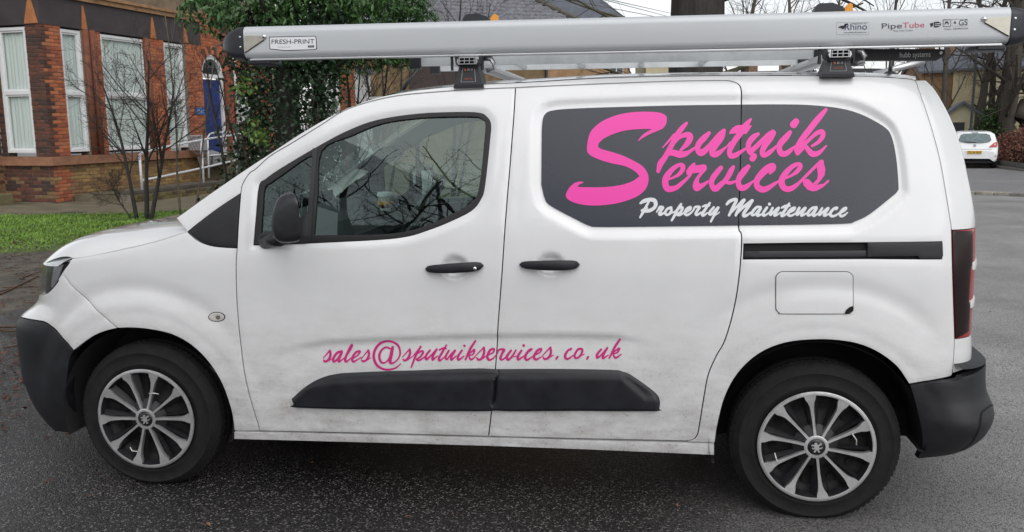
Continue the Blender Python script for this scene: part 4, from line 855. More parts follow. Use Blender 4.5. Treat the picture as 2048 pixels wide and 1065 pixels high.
for i, (xc, pc_) in enumerate(zip(xb, ((941, 132, 170), (1671, 118, 149)))):
    rbar = bpy.data.objects.new('roof_bar', None); COL.objects.link(rbar); rbar.location = (xc, .2, zbar); ROOT.setdefault(rbar.name, {})['wl'] = (xc, .2, zbar); rbar.parent = VAN; rbar.matrix_parent_inverse = Matrix.Translation(-world_loc(VAN))
    pr = [(-.042,-.004),(-.036,-.014),(.036,-.014),(.042,-.004),(.038,.008),(.02,.015),(-.02,.015),(-.038,.008)]
    b = MB(); b.prism([(xc+px_, .150, zbar+pz) for px_, pz in pr], (0, 2*YC-.30, 0)); b.build('crossbar', ALU, rbar, True, 30)
    for sgn, yy in ((1, .22), (-1, 2*YC-.22)):
        ztop, zfl = zbar-.012, at_y(pc_[0], pc_[2], .22)[2]-.012
        h = ztop-zfl
        f_ = MB(); f_.add([(xc-.062, yy-.05*sgn, zfl), (xc+.062, yy-.05*sgn, zfl), (xc+.062, yy+.06*sgn, zfl), (xc-.062, yy+.06*sgn, zfl), (xc-.036, yy-.036*sgn, ztop), (xc+.036, yy-.036*sgn, ztop), (xc+.036, yy+.05*sgn, ztop), (xc-.036, yy+.05*sgn, ztop), (xc-.058, yy-.05*sgn, zfl+.012), (xc+.058, yy-.05*sgn, zfl+.012)], [(0, 1, 9, 8), (8, 9, 5, 4), (1, 2, 6, 5, 9), (2, 3, 7, 6), (3, 0, 8, 4, 7), (4, 5, 6, 7)]); f_.build('foot', FOOTB, rbar)
        if sgn > 0:
            yf = yy-.0445; p = MB()
            q = [(xc-.030, 0, zfl+.022), (xc+.030, 0, zfl+.022), (xc+.023, 0, ztop-.010), (xc-.023, 0, ztop-.010)]
            fy = lambda z: yy-.05+(.014)*(z-zfl-.012)/(h-.012)-.0012
            for k_ in range(4):
                a, b2 = q[k_], q[(k_+1) % 4]; p.tube([(a[0], fy(a[2]), a[2]), (b2[0], fy(b2[2]), b2[2])], .0012, 4)
            p.build('label_border', mat('label_grey', (.35, .36, .38), rough=.5), rbar)
            for dx, cl in ((-.013, (.55, .12, .05)), (.0, (.3, .3, .32)), (.013, (.22, .22, .28))):
                mm = mat('label_chip_%d' % int(dx*1000), cl, rough=.5); z_ = ztop-.020; MB().box((xc+dx, fy(z_)-.0006, z_), (.009, .001, .009)).build('label_chip', mm, rbar)
            V, Fs, wd = text_mesh('t', 'VECTA', (0, 0, 0), (1, 0, 0), (0, 0, 1), None, None); z_ = zfl+.030; sc_ = .034/wd
            V = [np.array((xc-.017+v[0]*sc_, fy(z_)-.001, z_+v[2]*sc_)) for v in V]; mesh_obj('label_text', V, Fs, mat('label_red', (.50, .10, .06), rough=.5), rbar)
    # open end of the bar with its webs, clamp cheeks and two studs
    e = MB()
    for z_ in (-.012, .0, .012): e.box((xc-.0, .149, zbar+z_), (.066, .004, .003))
    for x_ in (-.030, -.010, .010, .030): e.box((xc+x_, .1485, zbar), (.003, .004, .026))
    e.build('bar_end_web', mat('end_web', (.45, .46, .47), rough=.4, metal=.6), rbar)
    e = MB(); e.box((xc, .151, zbar), (.068, .002, .026)); e.build('bar_end_dark', DARK, rbar)
    e = MB(); e.prism([(xc-.055, .172, zbar+.018), (xc-.050, .172, zbar-.012), (xc-.030, .172, zbar-.026), (xc+.030, .172, zbar-.026), (xc+.055, .172, zbar-.010), (xc+.060, .172, zbar+.020), (xc+.045, .172, zbar+.018), (xc+.038, .172, zbar-.016), (xc-.036, .172, zbar-.016), (xc-.042, .172, zbar+.018)], (0, .05, 0)); e.build('clamp', FOOTB, rbar)
    for dx in (-.068, .056): MB().tube([(xc+dx, .185, zbar-.035), (xc+dx, .185, zbar+.03)], .006, 8).build('stud', FOOTB, rbar)
    lp = MB(); lp.tube([(xc+.062, .20, zbar+.012), (xc+.088, .20, zbar+.010), (xc+.100, .20, zbar-.008), (xc+.098, .20, zbar-.030), (xc+.070, .20, zbar-.036)], .010, 8); lp.build('bar_loop', ALU, rbar, True)
# ---- storage tube
tz1, tz0 = at_y(1200, 33.5, TY)[2], at_y(1200, 103.5, TY)[2]; th = tz1-tz0; tcz = (tz0+tz1)/2; tcy = TY+.075
tx0, tx1 = at_y(487, 80, TY)[0], at_y(2021, 50, TY)[0]
def rsq(hx_, hz_, r, n=6):
    out = []
    for (cx, cz, a0) in ((1, 1, 0), (-1, 1, 90), (-1, -1, 180), (1, -1, 270)):
        for i in range(n+1):
            a = math.radians(a0+90*i/n); out.append((cx*(hx_-r)+r*math.cos(a), cz*(hz_-r)+r*math.sin(a)))
    return out
TUBE = thing('storage_tube', 'long grey roof storage tube with black end caps carried above the van', 'storage tube', ((tx0+tx1)/2, tcy, tz0))
TM = mat('tube_grey', (.55, .57, .59), rough=.38, metal=.12, var=.05, scale=2, coat=.2, stretch=(.3, 6, 6))
sq = rsq(.075, th/2, .030)
sec_loft('tube_body', [[(x, tcy+p[0], tcz+p[1]) for p in sq] for x in np.linspace(tx0, tx1, 12)], TM, TUBE)
CAPM = mat('cap_plastic', (.018, .019, .026), rough=.38, var=.2, scale=40)
for x0_, sgn in ((tx0, -1), (tx1, 1)):
    secs = []
    for t in np.linspace(0, 1, 14):
        kk = (1-t**1.9)**.70 if t < 1 else .02
        secs.append([(x0_+sgn*(.002+t*.125), tcy+p[0]*max(kk, .03)*1.03, tcz-.004+p[1]*max(kk, .03)*1.05) for p in sq])
    cpo = sec_loft('end_cap', secs, CAPM, TUBE)
    for dz_ in (.022, -.018): MB().lathe([(.0, .003), (.004, .002), (.005, 0)], (x0_+sgn*.014, tcy-.0765, tcz+dz_), (0, -1, 0), 10).build('rivet', CHROME, cpo)
    hp = MB(); hp.prism([(x0_-sgn*.004, TY-.003, tcz+.028), (x0_-sgn*.088, TY-.003, tcz+.026), (x0_-sgn*.098, TY-.003, tcz+.018), (x0_-sgn*.090, TY-.003, tcz+.010), (x0_-sgn*.004, TY-.003, tcz-.040)], (0, .003, 0)); hp.build('hinge_plate', mat('zinc_plate', (.52, .50, .43), rough=.35, metal=.7, var=.15, scale=30), TUBE)
    MB().tube([(x0_-sgn*.090, TY-.0035, tcz+.009), (x0_-sgn*.004, TY-.0035, tcz-.041)], .0018, 5).build('plate_shadow_gap', grv, TUBE)
    MB().lathe([(.0, .008), (.006, .007), (.0095, .003), (.010, 0)], (x0_-sgn*.092, TY-.003, tcz+.022), (0, -1, 0), 14).build('hinge_bolt', CHROME, TUBE, True)
    MB().box((x0_-sgn*.055, tcy, tz0-.012), (.10, .13, .022), bev=.006).build('end_bracket', CAPM, TUBE)
MB().box(((tx0+tx1)/2, TY+.02, tz0-.003), (tx1-tx0-.04, .03, .008), bev=.002).build('tube_rail', ALU, TUBE)
def quad_px(name, y, pts, m, parent, d=-.0008, th_=.0006):
    P = [np.array(at_y(u, v, y+d)) for u, v in pts]; return MB().prism(P, (0, th_, 0)).build(name, m, parent)
INK = mat('ink_black', (.012, .013, .022), rough=.5)
quad_px('sticker_border', TY, [(538,73.5),(631,71.5),(633,77),(634,98),(630,99.5),(581,101.5),(572,101.8),(539,98.5)], INK, TUBE, -.0006)
quad_px('sticker', TY, [(539.4,75),(630,73),(631.6,78),(632.3,97),(629.3,98.3),(580,100),(572,100.3),(540.2,97.2)], mat('sticker_pale', (.78, .79, .82), rough=.4), TUBE, -.0013)
text_px('sticker_text', 'FRESH-PRINT', TY, (542, 88), (628.5, 87), 9, INK, TUBE, -.0021)
text_px('sticker_text', "Don't forget the date", TY, (555, 95), (581, 94.6), 2.6, mat('ink_grey', (.4, .4, .42), rough=.5), TUBE, -.0021)
quad_px('sticker_tab', TY, [(616,91),(628,90.6),(628,94.8),(616,95)], INK, TUBE, -.0019)
text_px('sticker_text', '.com', TY, (618, 94), (626, 93.8), 2.6, WHV, TUBE, -.0027)
text_px('tube_text', 'Rhino', TY, (1688, 60), (1734, 59), 13, mat('ink_navy', (.02, .03, .10), rough=.5), TUBE)
text_px('tube_text', 'PRODUCTS', TY, (1704, 49), (1733, 48), 2.6, INK, TUBE)
text_px('tube_text', 'www.RhinoProducts.eu', TY, (1688, 66.5), (1733, 65.5), 2.8, INK, TUBE)
text_px('tube_text', 'Pipe', TY, (1762, 57.5), (1804, 56.5), 11, mat('ink_slate', (.05, .05, .09), rough=.5), TUBE)
text_px('tube_text', 'Tube', TY, (1805, 56), (1849, 54.5), 11, mat('ink_rose', (.55, .10, .16), rough=.5), TUBE)
text_px('tube_text', 'Ring Tester Tested', TY, (1787, 63), (1825, 62), 2.8, INK, TUBE)
text_px('tube_text', 'GS', TY, (1917, 51), (1935, 49.5), 11, INK, TUBE)
text_px('tube_text', 'Patent: GB2490318 B', TY, (1889, 59.5), (1936, 58), 2.8, INK, TUBE)
for nm, pp in (('tube_mark', [(1676,55),(1680,52),(1688,50.5),(1690,48),(1696,46.5),(1694,50),(1690,54),(1688,57.5),(1683,59),(1684,56.5)]), ('tube_mark', [(1860,47),(1867,45),(1866,52),(1862,54)]), ('tube_mark', [(1868,44),(1877,43),(1882,46),(1882,51),(1876,54.5),(1868,55)]), ('tube_mark', [(1907.5,47),(1910,41),(1913,47)])):
    quad_px(nm, TY, pp, INK, TUBE, -.0012)
for nm, pp in (('tube_mark_gap', [(1870,47.3),(1881,46.3),(1881,47.6),(1870,48.6)]), ('tube_mark_gap', [(1870,50.8),(1881,49.8),(1881,51),(1870,52)])): quad_px(nm, TY, pp, TM, TUBE, -.002)
def frame_px(name, y, u0, v0, u1, v1, m, parent, r=.0007):
    P = [np.array(at_y(u, v, y-.001)) for u, v in ((u0, v0), (u1, v0-.3), (u1, v1-.3), (u0, v1), (u0, v0))]; return MB().tube(P, r, 4).build(name, m, parent)
frame_px('tube_mark', TY, 1886.5, 39.5, 1901, 53, INK, TUBE, .0011); frame_px('tube_mark', TY, 1904, 38.5, 1935, 52, mat('ink_pale', (.35, .36, .38)), TUBE, .0005); frame_px('tube_mark', TY, 1673, 45, 1738, 69, mat('ink_pale', (.35, .36, .38)), TUBE, .0004)
quad_px('tube_mark', TY, [(1889,49),(1891,43),(1896,42.6),(1898,48.6),(1896,48.8),(1895,46),(1892,46.2),(1891,49)], INK, TUBE, -.0012)
# ---- ladder lying on the bars behind the tube
yl = .56; zl0, zl1 = at_y(1100, 129, yl)[2], at_y(1100, 116, yl)[2]
zl0 = max(zl0, zbar+.017); lx0, lx1 = at_y(832, 125, yl)[0], at_y(1640, 108, yl)[0]
LAD = thing('ladder', 'aluminium ladder lying along the van roof behind the storage tube', 'ladder', ((lx0+lx1)/2, yl+.2, zl0))
for y_ in (yl, yl+.38):
    L = MB(); L.box(((lx0+lx1)/2, y_, (zl0+zl1)/2+.008), (lx1-lx0, .006, zl1-zl0+.03)); L.box(((lx0+lx1)/2, y_+.012, zl0-.004), (lx1-lx0, .026, .005)); L.box(((lx0+lx1)/2, y_+.012, zl1+.020), (lx1-lx0, .026, .005)); L.build('stile', mat('ladder_alu', (.58, .60, .61), rough=.45, metal=.5, var=.15, scale=10), LAD)
    for x_ in (lx0, lx1): MB().box((x_, y_+.005, (zl0+zl1)/2+.006), (.05, .04, zl1-zl0+.05), bev=.006).build('rubber_end', TRIMB, LAD)
nr = int((lx1-lx0-.2)/.28)
for i in range(nr):
    x_ = lx0+.16+i*.28; MB().tube([(x_, yl+.004, (zl0+zl1)/2), (x_, yl+.376, (zl0+zl1)/2)], .014, 8).build('rung', mat('ladder_alu', (.6, .6, .6)), LAD, True)
# ---- black loading arms at the rear with white lettering
def loading_arm(y, u0, u1, v0, v1, label, txt, t0, t1, hh, flip):
    p = [at_y(u0, v0, y), at_y(u1-12, v0+.5, y), at_y(u1-3, v0+1, y), at_y(u1, (v0*2+v1)/3, y), at_y(u1-3, (v0+v1)/2+3, y), at_y(u1-18, v1, y), at_y(u0, v1, y)]
    t = thing('loading_arm', label, 'rack arm', tuple(np.mean(p, 0)*[1, 1, 0]+[0, 0, p[-1][2]]), 'ladder loading arms on the van roof')
    MB().prism(p, (0, .03, 0)).build('arm', TRIMB, t)
    MB().lathe([(.0, .001), (.006, .001), (.0065, 0)], at_y(u1-8, (v0*2+v1)/3, y), (0, -1, 0), 12).build('pivot_bolt', ALU, t)
    if flip: t0, t1 = t1, t0
    text_px('arm_text', txt, y, t0, t1, hh*(-1 if flip else 1), mat('arm_white', (.72, .74, .74), rough=.5), t, -.002)
    zz = p[-1][2]; xm = p[0][0]+.05
    MB().box((xm, y+.02, (zz+zbar)/2-.005), (.05, .03, max(.02, abs(zz-zbar)+.03))).build('arm_bracket', TRIMB, t); return t
loading_arm(.34, 1690, 1890, 97.5, 121.5, 'upper black loading arm with white lettering behind the rear roof bar', 'hubb systems', (1799, 115), (1861, 113.5), 11, False)
loading_arm(1.40, 1690, 1768, 136.5, 152, 'lower black loading arm half hidden by the van roof edge', 'hubb systems', (1707, 147), (1757, 145), 8, True)
sp_a, sp_b = np.array(at_y(1770, 143, .9)), np.array(at_y(1848, 122, .9))
pl = thing('support_pole', 'short slanting aluminium pole between the loading arms above the van roof', 'pole', tuple(sp_a)); MB().tube([sp_a-(sp_b-sp_a)*.3, sp_b], .014, 10).build('pole_tube', ALU, pl, True)
sa = np.array(at_y(1780, 149, .60)); MB().tube([sa-[0, 0, .02], sa+[0, 0, .062]], [.010, .007], 8).build('rear_aerial', TRIMB, VAN, True); MB().lathe([(.04, -.012), (.03, .004), (.012, .014), (0, .015)], sa, (0, 0, 1), 20).build('aerial_base', TRIMB, VAN, True)
# ---- two clamps with orange levers holding the ladder, seen over the tube
for u0, v0, lab in ((960, 36, 'black ladder clamp with orange lever above the front roof bar'), (1668, 15, 'black ladder clamp with orange lever above the rear roof bar')):
    c = np.array(at_y(u0-8, v0, .62)); t = thing('ladder_clamp', lab, 'clamp', (c[0], c[1], zbar+.016), 'ladder clamps on the roof bars')
    MB().prism([c+[-.065, 0, -.02], c+[-.060, 0, .0], c+[-.045, 0, .018], c+[.01, 0, .020], c+[.055, 0, .002], c+[.06, 0, -.02]], (0, .06, 0)).build('clamp_head', mat('clamp_black', (.025, .027, .034), rough=.45), t)
    MB().prism([c+[.062, .01, -.02], c+[.064, .01, .0], c+[.082, .01, .018], c+[.094, .01, .012], c+[.096, .01, -.02]], (0, .04, 0)).build('clamp_lever', mat('clamp_orange', (.80, .33, .04), rough=.5), t)
    MB().tube([(c[0], c[1]+.03, zbar+.012), (c[0], c[1]+.03, c[2]-.01)], .009, 8).build('clamp_rod', ALU, t)
# ================================================================== GROUND AND SETTING
def nodes_mat(name):
    m = bpy.data.materials.new(name); m.use_nodes = True; MATS[name] = m
    return m, m.node_tree.nodes, m.node_tree.links, m.node_tree.nodes['Principled BSDF']
def asphalt(name, lo, hi, stone, wet=.5, sc=1.0, dry_skylit=None):
    m, n, l, b = nodes_mat(name)
    tc = n.new('ShaderNodeTexCoord')
    big = n.new('ShaderNodeTexNoise'); big.inputs['Scale'].default_value = .55; big.inputs['Detail'].default_value = 6; l.new(tc.outputs['Object'], big.inputs[0])
    vo = n.new('ShaderNodeTexVoronoi'); vo.inputs['Scale'].default_value = 150*sc; l.new(tc.outputs['Object'], vo.inputs[0])
    no = n.new('ShaderNodeTexNoise'); no.inputs['Scale'].default_value = 60*sc; no.inputs['Detail'].default_value = 4; l.new(tc.outputs['Object'], no.inputs[0])
    r = n.new('ShaderNodeValToRGB'); e = r.color_ramp.elements; e[0].position = .30; e[0].color = (*lo, 1); e[1].position = .75; e[1].color = (*hi, 1); l.new(big.outputs[0], r.inputs[0])
    if dry_skylit:   # yard's open side: older and drier, with reflected sky light painted in as paleness
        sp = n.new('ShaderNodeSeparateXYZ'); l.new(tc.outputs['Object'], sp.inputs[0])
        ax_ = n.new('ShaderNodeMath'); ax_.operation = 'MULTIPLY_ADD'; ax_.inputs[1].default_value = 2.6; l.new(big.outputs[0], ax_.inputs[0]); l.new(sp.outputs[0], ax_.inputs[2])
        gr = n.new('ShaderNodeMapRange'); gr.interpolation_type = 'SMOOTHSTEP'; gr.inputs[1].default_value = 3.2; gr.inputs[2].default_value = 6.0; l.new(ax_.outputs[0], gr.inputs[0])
        mg = n.new('ShaderNodeMix'); mg.data_type = 'RGBA'; l.new(gr.outputs[0], mg.inputs[0]); l.new(r.outputs[0], mg.inputs[6]); r2 = n.new('ShaderNodeValToRGB'); r2.color_ramp.elements[0].position = .35; r2.color_ramp.elements[1].position = .68; r2.color_ramp.elements[0].color = (*[c*.62 for c in dry_skylit], 1); r2.color_ramp.elements[1].color = (*[c*1.12 for c in dry_skylit], 1); b2 = n.new('ShaderNodeTexNoise'); b2.inputs['Scale'].default_value = .8; b2.inputs['Detail'].default_value = 9; b2.inputs['Roughness'].default_value = .7; l.new(tc.outputs['Object'], b2.inputs[0]); l.new(b2.outputs[0], r2.inputs[0]); l.new(r2.outputs[0], mg.inputs[7]); r = mg
    sep = n.new('ShaderNodeSeparateColor'); l.new(vo.outputs['Color'], sep.inputs[0])
    st = n.new('ShaderNodeMapRange'); st.inputs[1].default_value = .80; st.inputs[2].default_value = .98; l.new(sep.outputs[0], st.inputs[0])
    mx = n.new('ShaderNodeMix'); mx.data_type = 'RGBA'; l.new(st.outputs[0], mx.inputs[0]); l.new(r.outputs[2 if dry_skylit else 0], mx.inputs[6]); mx.inputs[7].default_value = (*stone, 1)
    pit = n.new('ShaderNodeMapRange'); pit.inputs[1].default_value = .18; pit.inputs[2].default_value = .42; pit.inputs[3].default_value = .42; pit.inputs[4].default_value = 1; l.new(sep.outputs[1], pit.inputs[0])
    mp_ = n.new('ShaderNodeMix'); mp_.data_type = 'RGBA'; mp_.blend_type = 'MULTIPLY'; mp_.inputs[0].default_value = 1; l.new(mx.outputs[2], mp_.inputs[6]); l.new(pit.outputs[0], mp_.inputs[7]); l.new(mp_.outputs[2], b.inputs['Base Color'])
    rr = n.new('ShaderNodeMapRange'); rr.inputs[1].default_value = .35; rr.inputs[2].default_value = .65; rr.inputs[3].default_value = .62-.32*wet; rr.inputs[4].default_value = .80-.30*wet; l.new(big.outputs[0], rr.inputs[0]); l.new(rr.outputs[0], b.inputs['Roughness'])
    ad = n.new('ShaderNodeMath'); ad.operation = 'MULTIPLY_ADD'; ad.inputs[1].default_value = -.8; l.new(vo.outputs['Distance'], ad.inputs[0]); l.new(no.outputs[0], ad.inputs[2])
    bp = n.new('ShaderNodeBump'); bp.inputs['Strength'].default_value = .75; bp.inputs['Distance'].default_value = .006; l.new(ad.outputs[0], bp.inputs['Height']); l.new(bp.outputs[0], b.inputs['Normal'])
    return m
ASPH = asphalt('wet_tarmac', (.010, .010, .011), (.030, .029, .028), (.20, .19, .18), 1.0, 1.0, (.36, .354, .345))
ROADM = asphalt('road_tarmac', (.20, .20, .202), (.27, .27, .268), (.17, .165, .16), .25, .6)
SOIL = mat('wet_soil', (.060, .045, .032), rough=.85, var=.6, scale=6, bump=.8, bscale=40)
PAVE = mat('mossy_paving', (.15, .125, .085), rough=.85, var=.45, scale=2.2, bump=.3, bscale=40, var_col=(.075, .07, .035))
LAWN = mat('lawn_soil', (.085, .12, .028), rough=.9, var=.6, scale=3, bump=.5, bscale=30)
def sheet(name, pts, z, m, sub=1):
    "flat sheet at height z from ground points"
    P = dedupe(np.array([p[:2] for p in pts], float), .01); Q = inset(P, .05); n = len(P)     # the rim dips into the ground below
    o = mesh_obj(name, [(p[0], p[1], -.006) for p in P]+[(p[0], p[1], z) for p in Q], [(i, (i+1) % n, n+(i+1) % n, n+i) for i in range(n)]+[tuple(range(n, 2*n))], m); tag(o, kind='structure'); return o
def gz(x, y): return -.34*smooth(y, 14.5, 36)*smooth(x, 3.0, 8.0)      # the road falls gently away on the right
def ground_grid(name, xs, ys, z, m):
    X, Y = np.meshgrid(xs, ys); P = np.stack([X, Y, gz(X, Y)+z], -1); return tag(grid_mesh(name, P, m, None), kind='structure')
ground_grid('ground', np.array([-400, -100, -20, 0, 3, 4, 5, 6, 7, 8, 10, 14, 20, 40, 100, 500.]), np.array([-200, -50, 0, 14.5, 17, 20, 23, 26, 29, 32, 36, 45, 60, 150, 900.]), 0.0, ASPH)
G = lambda u, v: at_z(u, v)[:2]
def road_pt(t, q): a = np.array([6.5, 17.0])*(1-t)+np.array([60, 12.0])*t; b_ = np.array([14, 75])*(1-t)+np.array([70, 75])*t; return a*(1-q)+b_*q
_rd = np.array([[road_pt(t, q) for t in np.linspace(0, 1, 30)] for q in np.linspace(0, 1, 30)]); tag(grid_mesh('road', np.concatenate([_rd, (gz(_rd[..., 0], _rd[..., 1])+.006)[..., None]], -1), ROADM, None), kind='structure')

# lawn edge, bare strip and paved path on the left, following the house front
def wob(P, a, seed, n=6):
    r_ = np.random.default_rng(seed); Q = catmull(np.array(P, float), n); return Q+r_.normal(0, a, Q.shape)
lawn_front = wob([(-16, 4.2), (-9, 5.6), (-5.9, 6.55), (-4.6, 7.3), (-3.0, 8.6), (0, 11.5)], .06, 1)
lawn_back = wob([(-16, 7.5), (-11, 9.6), (-9.1, 10.9), (-7.4, 11.2), (-6.2, 11.9), (-3.5, 14), (0, 17)], .05, 2)
sheet('lawn', list(lawn_front)+list(lawn_back[::-1]), .020, LAWN)
sheet('path', list(lawn_back)+[(0, 40), (-30, 40), (-30, 7.5)], .012, PAVE)
soil_front = wob([(-16, -1.5), (-4.6, 2.6), (-3.2, 3.3), (-2.3, 4.6), (-1.2, 6.5), (1.5, 10.5)], .10, 3)
sheet('bare_earth', list(soil_front)+list(lawn_front[::-1]), .006, mat('leaf_mould', (.105, .090, .070), rough=.8, var=.55, scale=3.5, bump=.7, bscale=60, var_col=(.024, .021, .018)))
# ---- generic fast builders
def prisms(segs, n=4):
    "segs: rows x0 y0 z0 x1 y1 z1 r0 r1 -> verts, faces of tapered prisms"
    S = np.array(segs, float); k = len(S); a, b = S[:, :3], S[:, 3:6]; t = b-a; t /= np.linalg.norm(t, axis=1)[:, None]+1e-9
    ref = np.where(np.abs(t[:, 2:3]) < .9, np.array([[0, 0, 1.]]), np.array([[1., 0, 0]])); u = np.cross(t, ref); u /= np.linalg.norm(u, axis=1)[:, None]+1e-9; v = np.cross(t, u)
    ang = np.arange(n)*2*np.pi/n; V = np.empty((k, 2, n, 3))
    for j in range(n):
        o = np.cos(ang[j])*u+np.sin(ang[j])*v; V[:, 0, j] = a+o*S[:, 6:7]; V[:, 1, j] = b+o*S[:, 7:8]
    base = (np.arange(k)*2*n)[:, None]; F = []
    for j in range(n):
        j2 = (j+1) % n; F.append(np.hstack([base+j, base+j2, base+n+j2, base+n+j]))
    return V.reshape(-1, 3), np.vstack(F)
def fast_mesh(name, V, F, m, parent=None, smooth_=False):
    V = np.asarray(V, np.float32); F = np.asarray(F, np.int32); k = F.shape[1]
    me = bpy.data.meshes.new(name); me.vertices.add(len(V)); me.vertices.foreach_set('co', V.ravel())
    me.loops.add(F.size); me.loops.foreach_set('vertex_index', F.ravel()); me.polygons.add(len(F)); me.polygons.foreach_set('loop_start', np.arange(0, F.size, k, dtype=np.int32))
    me.polygons.foreach_set('loop_total', np.full(len(F), k, np.int32)) if hasattr(me.polygons[0], 'loop_total') and False else None
    if smooth_: me.polygons.foreach_set('use_smooth', np.ones(len(F), bool))
    me.update(calc_edges=True); me.validate(); me.materials.append(m)
    o = bpy.data.objects.new(name, me); return link(o, parent)
def leaves(P, size, r_, droop=.3, aspect=.42, fold=.25, up=None):
    "P: leaf bases (n,3) -> folded diamond leaves"
    n = len(P); d = r_.normal(0, 1, (n, 3)); d[:, 2] -= droop*1.5
    if up is not None: d = d*.8+up
    d /= np.linalg.norm(d, axis=1)[:, None]; s = size*r_.uniform(.6, 1.3, (n, 1))
    a = np.cross(d, r_.normal(0, 1, (n, 3))+[0, 0, .8]); a /= np.linalg.norm(a, axis=1)[:, None]+1e-9; nn = np.cross(a, d)
    mid = P+d*s*.45
    V = np.stack([P, mid+a*s*aspect*.5+nn*s*fold*.3, P+d*s, mid-a*s*aspect*.5+nn*s*fold*.3], 1).reshape(-1, 3)
    b = (np.arange(n)*4)[:, None]; F = np.vstack([np.hstack([b, b+1, b+2]), np.hstack([b, b+2, b+3])]); return V, F
def grow(r_, base, d, length, rad, levels, segs, tips, bend=.18, up=.05, nchild=(5, 5, 5, 4), ratio=.62, spread=.75, gravity=0., seglen=.25, rr=.55, lv=0, start=.25, store=None):
    "random branching; appends rows for prisms()"
    p = np.array(base, float); d = np.array(d, float)/np.linalg.norm(d); n = max(3, int(length/seglen)); pts = [p]; ds = [d]; rads = [rad]
    for i in range(n):
        d = d+r_.normal(0, bend*(.5+.25*lv), 3)*(length/n/.35)**.5*.6+np.array([0, 0, up-gravity*lv]); d /= np.linalg.norm(d); q = p+d*(length/n); r1 = rad*(1-.72*(i+1)/n)
        segs[min(lv, len(segs)-1)].append((*p, *q, rads[-1], max(r1, .0018))); p = q; pts.append(p); ds.append(d); rads.append(r1)
    tips.append(p)
    if lv >= levels: return
    nc = nchild[min(lv, len(nchild)-1)]
    for c in range(nc):
        t = start+(1-start)*(c+r_.uniform(.1, .9))/nc; i = min(int(t*n), n-1); q = pts[i]+(pts[i+1]-pts[i])*(t*n-i)
        ax = np.cross(ds[i], r_.normal(0, 1, 3)); ax /= np.linalg.norm(ax)+1e-9; sp = spread*r_.uniform(.6, 1.3); nd = ds[i]*math.cos(sp)+ax*math.sin(sp)
        grow(r_, q, nd, length*ratio*r_.uniform(.65, 1.15)*(1.1-.5*t), max(rads[i]*rr*r_.uniform(.7, 1.1), .0026), levels, segs, tips, bend, up, nchild, ratio, spread, gravity, seglen*.75, rr, lv+1, .15)
BARK = mat('grey_bark', (.085, .072, .058), rough=.9, var=.5, scale=9, bump=.7, bscale=30, stretch=(3, 3, .6))
BARKD = mat('dark_bark', (.040, .035, .031), rough=.9, var=.5, scale=12, bump=.8, bscale=26, stretch=(4, 4, .5))
TWIG = mat('dark_twig', (.040, .032, .027), rough=.85, var=.3, scale=10)
TWIGP = mat('pale_twig', (.16, .125, .095), rough=.85, var=.4, scale=10)
def bare_tree(name, label, base, specs, seed, mats=(BARK, TWIG), group=None, cat='tree', sides=(9, 6, 4, 3), **kw):
    "specs: list of (offset, direction, length, radius)"
    r_ = np.random.default_rng(seed); t = thing(name, label, cat, tuple(base), group); segs = [[], [], [], []]; tips = []
    for off, d, L, rd_ in specs:
        k0 = len(segs[0]); grow(r_, np.array(base)+off, d, L, rd_, kw.get('levels', 3), segs, tips, **{k: v for k, v in kw.items() if k != 'levels'})
        pts_ = [segs[0][k0][:3]]+[q[3:6] for q in segs[0][k0:]]; rads_ = [segs[0][k0][6]]+[q[7] for q in segs[0][k0:]]
        MB().tube(pts_, rads_, sides[0]).build('trunk', mats[0], t, True)
    if segs[1]: V, F = prisms(segs[1], sides[1]); tag(fast_mesh('limbs', V, F, mats[0], t, True), kind='stuff')
    rest = [(s_, sides[2+i]) for i, s_ in enumerate(segs[2:]) if s_]
    if rest:
        Vs, Fs, k = [], [], 0
        for s_, nn in rest:
            V, F = prisms(s_, 4); Vs.append(V); Fs.append(F+k); k += len(V)
        tag(fast_mesh('crown', np.vstack(Vs), np.vstack(Fs), mats[1], t), kind='stuff')
    return t, tips
# ================================================================== THE BRICK HOUSE ON THE LEFT
HD = math.radians(8.2); hd = np.array([math.sin(HD), math.cos(HD), 0]); hn = np.array([hd[1], -hd[0], 0])   # along the front, outward
C0 = np.array([*at_z(113, 408)[:2], 0.0])
def hp(t, z, o=0.0): return C0+hd*t+hn*o+np.array([0, 0, z])             # front face of the bay
def hl(t, z, o=0.0): return C0-hn*t-hd*o+np.array([0, 0, z])             # left return of the bay (o outward, towards the camera)
RED = [mat('brick_red_%d' % i, c, rough=.85, var=.35, scale=18, bump=.3, bscale=80) for i, c in enumerate(((.46, .135, .055), (.39, .11, .05), (.50, .165, .07), (.31, .09, .05), (.42, .15, .075)))]
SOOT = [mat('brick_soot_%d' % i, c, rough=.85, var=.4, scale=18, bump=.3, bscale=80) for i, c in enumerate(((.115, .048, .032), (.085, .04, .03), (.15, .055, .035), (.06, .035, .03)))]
YEL = [mat('brick_stock_%d' % i, c, rough=.85, var=.4, scale=18, bump=.4, bscale=70) for i, c in enumerate(((.33, .21, .085), (.27, .165, .07), (.38, .24, .10), (.21, .125, .06), (.28, .155, .075)))]
MORT = mat('mortar', (.22, .19, .15), rough=.95, var=.4, scale=14)
house = thing('brick_house', 'red brick house with a white framed bay window and blue door', 'house', tuple(hp(2.5, 0, -1)))
BR = []     # centre, along, outward, length, palette
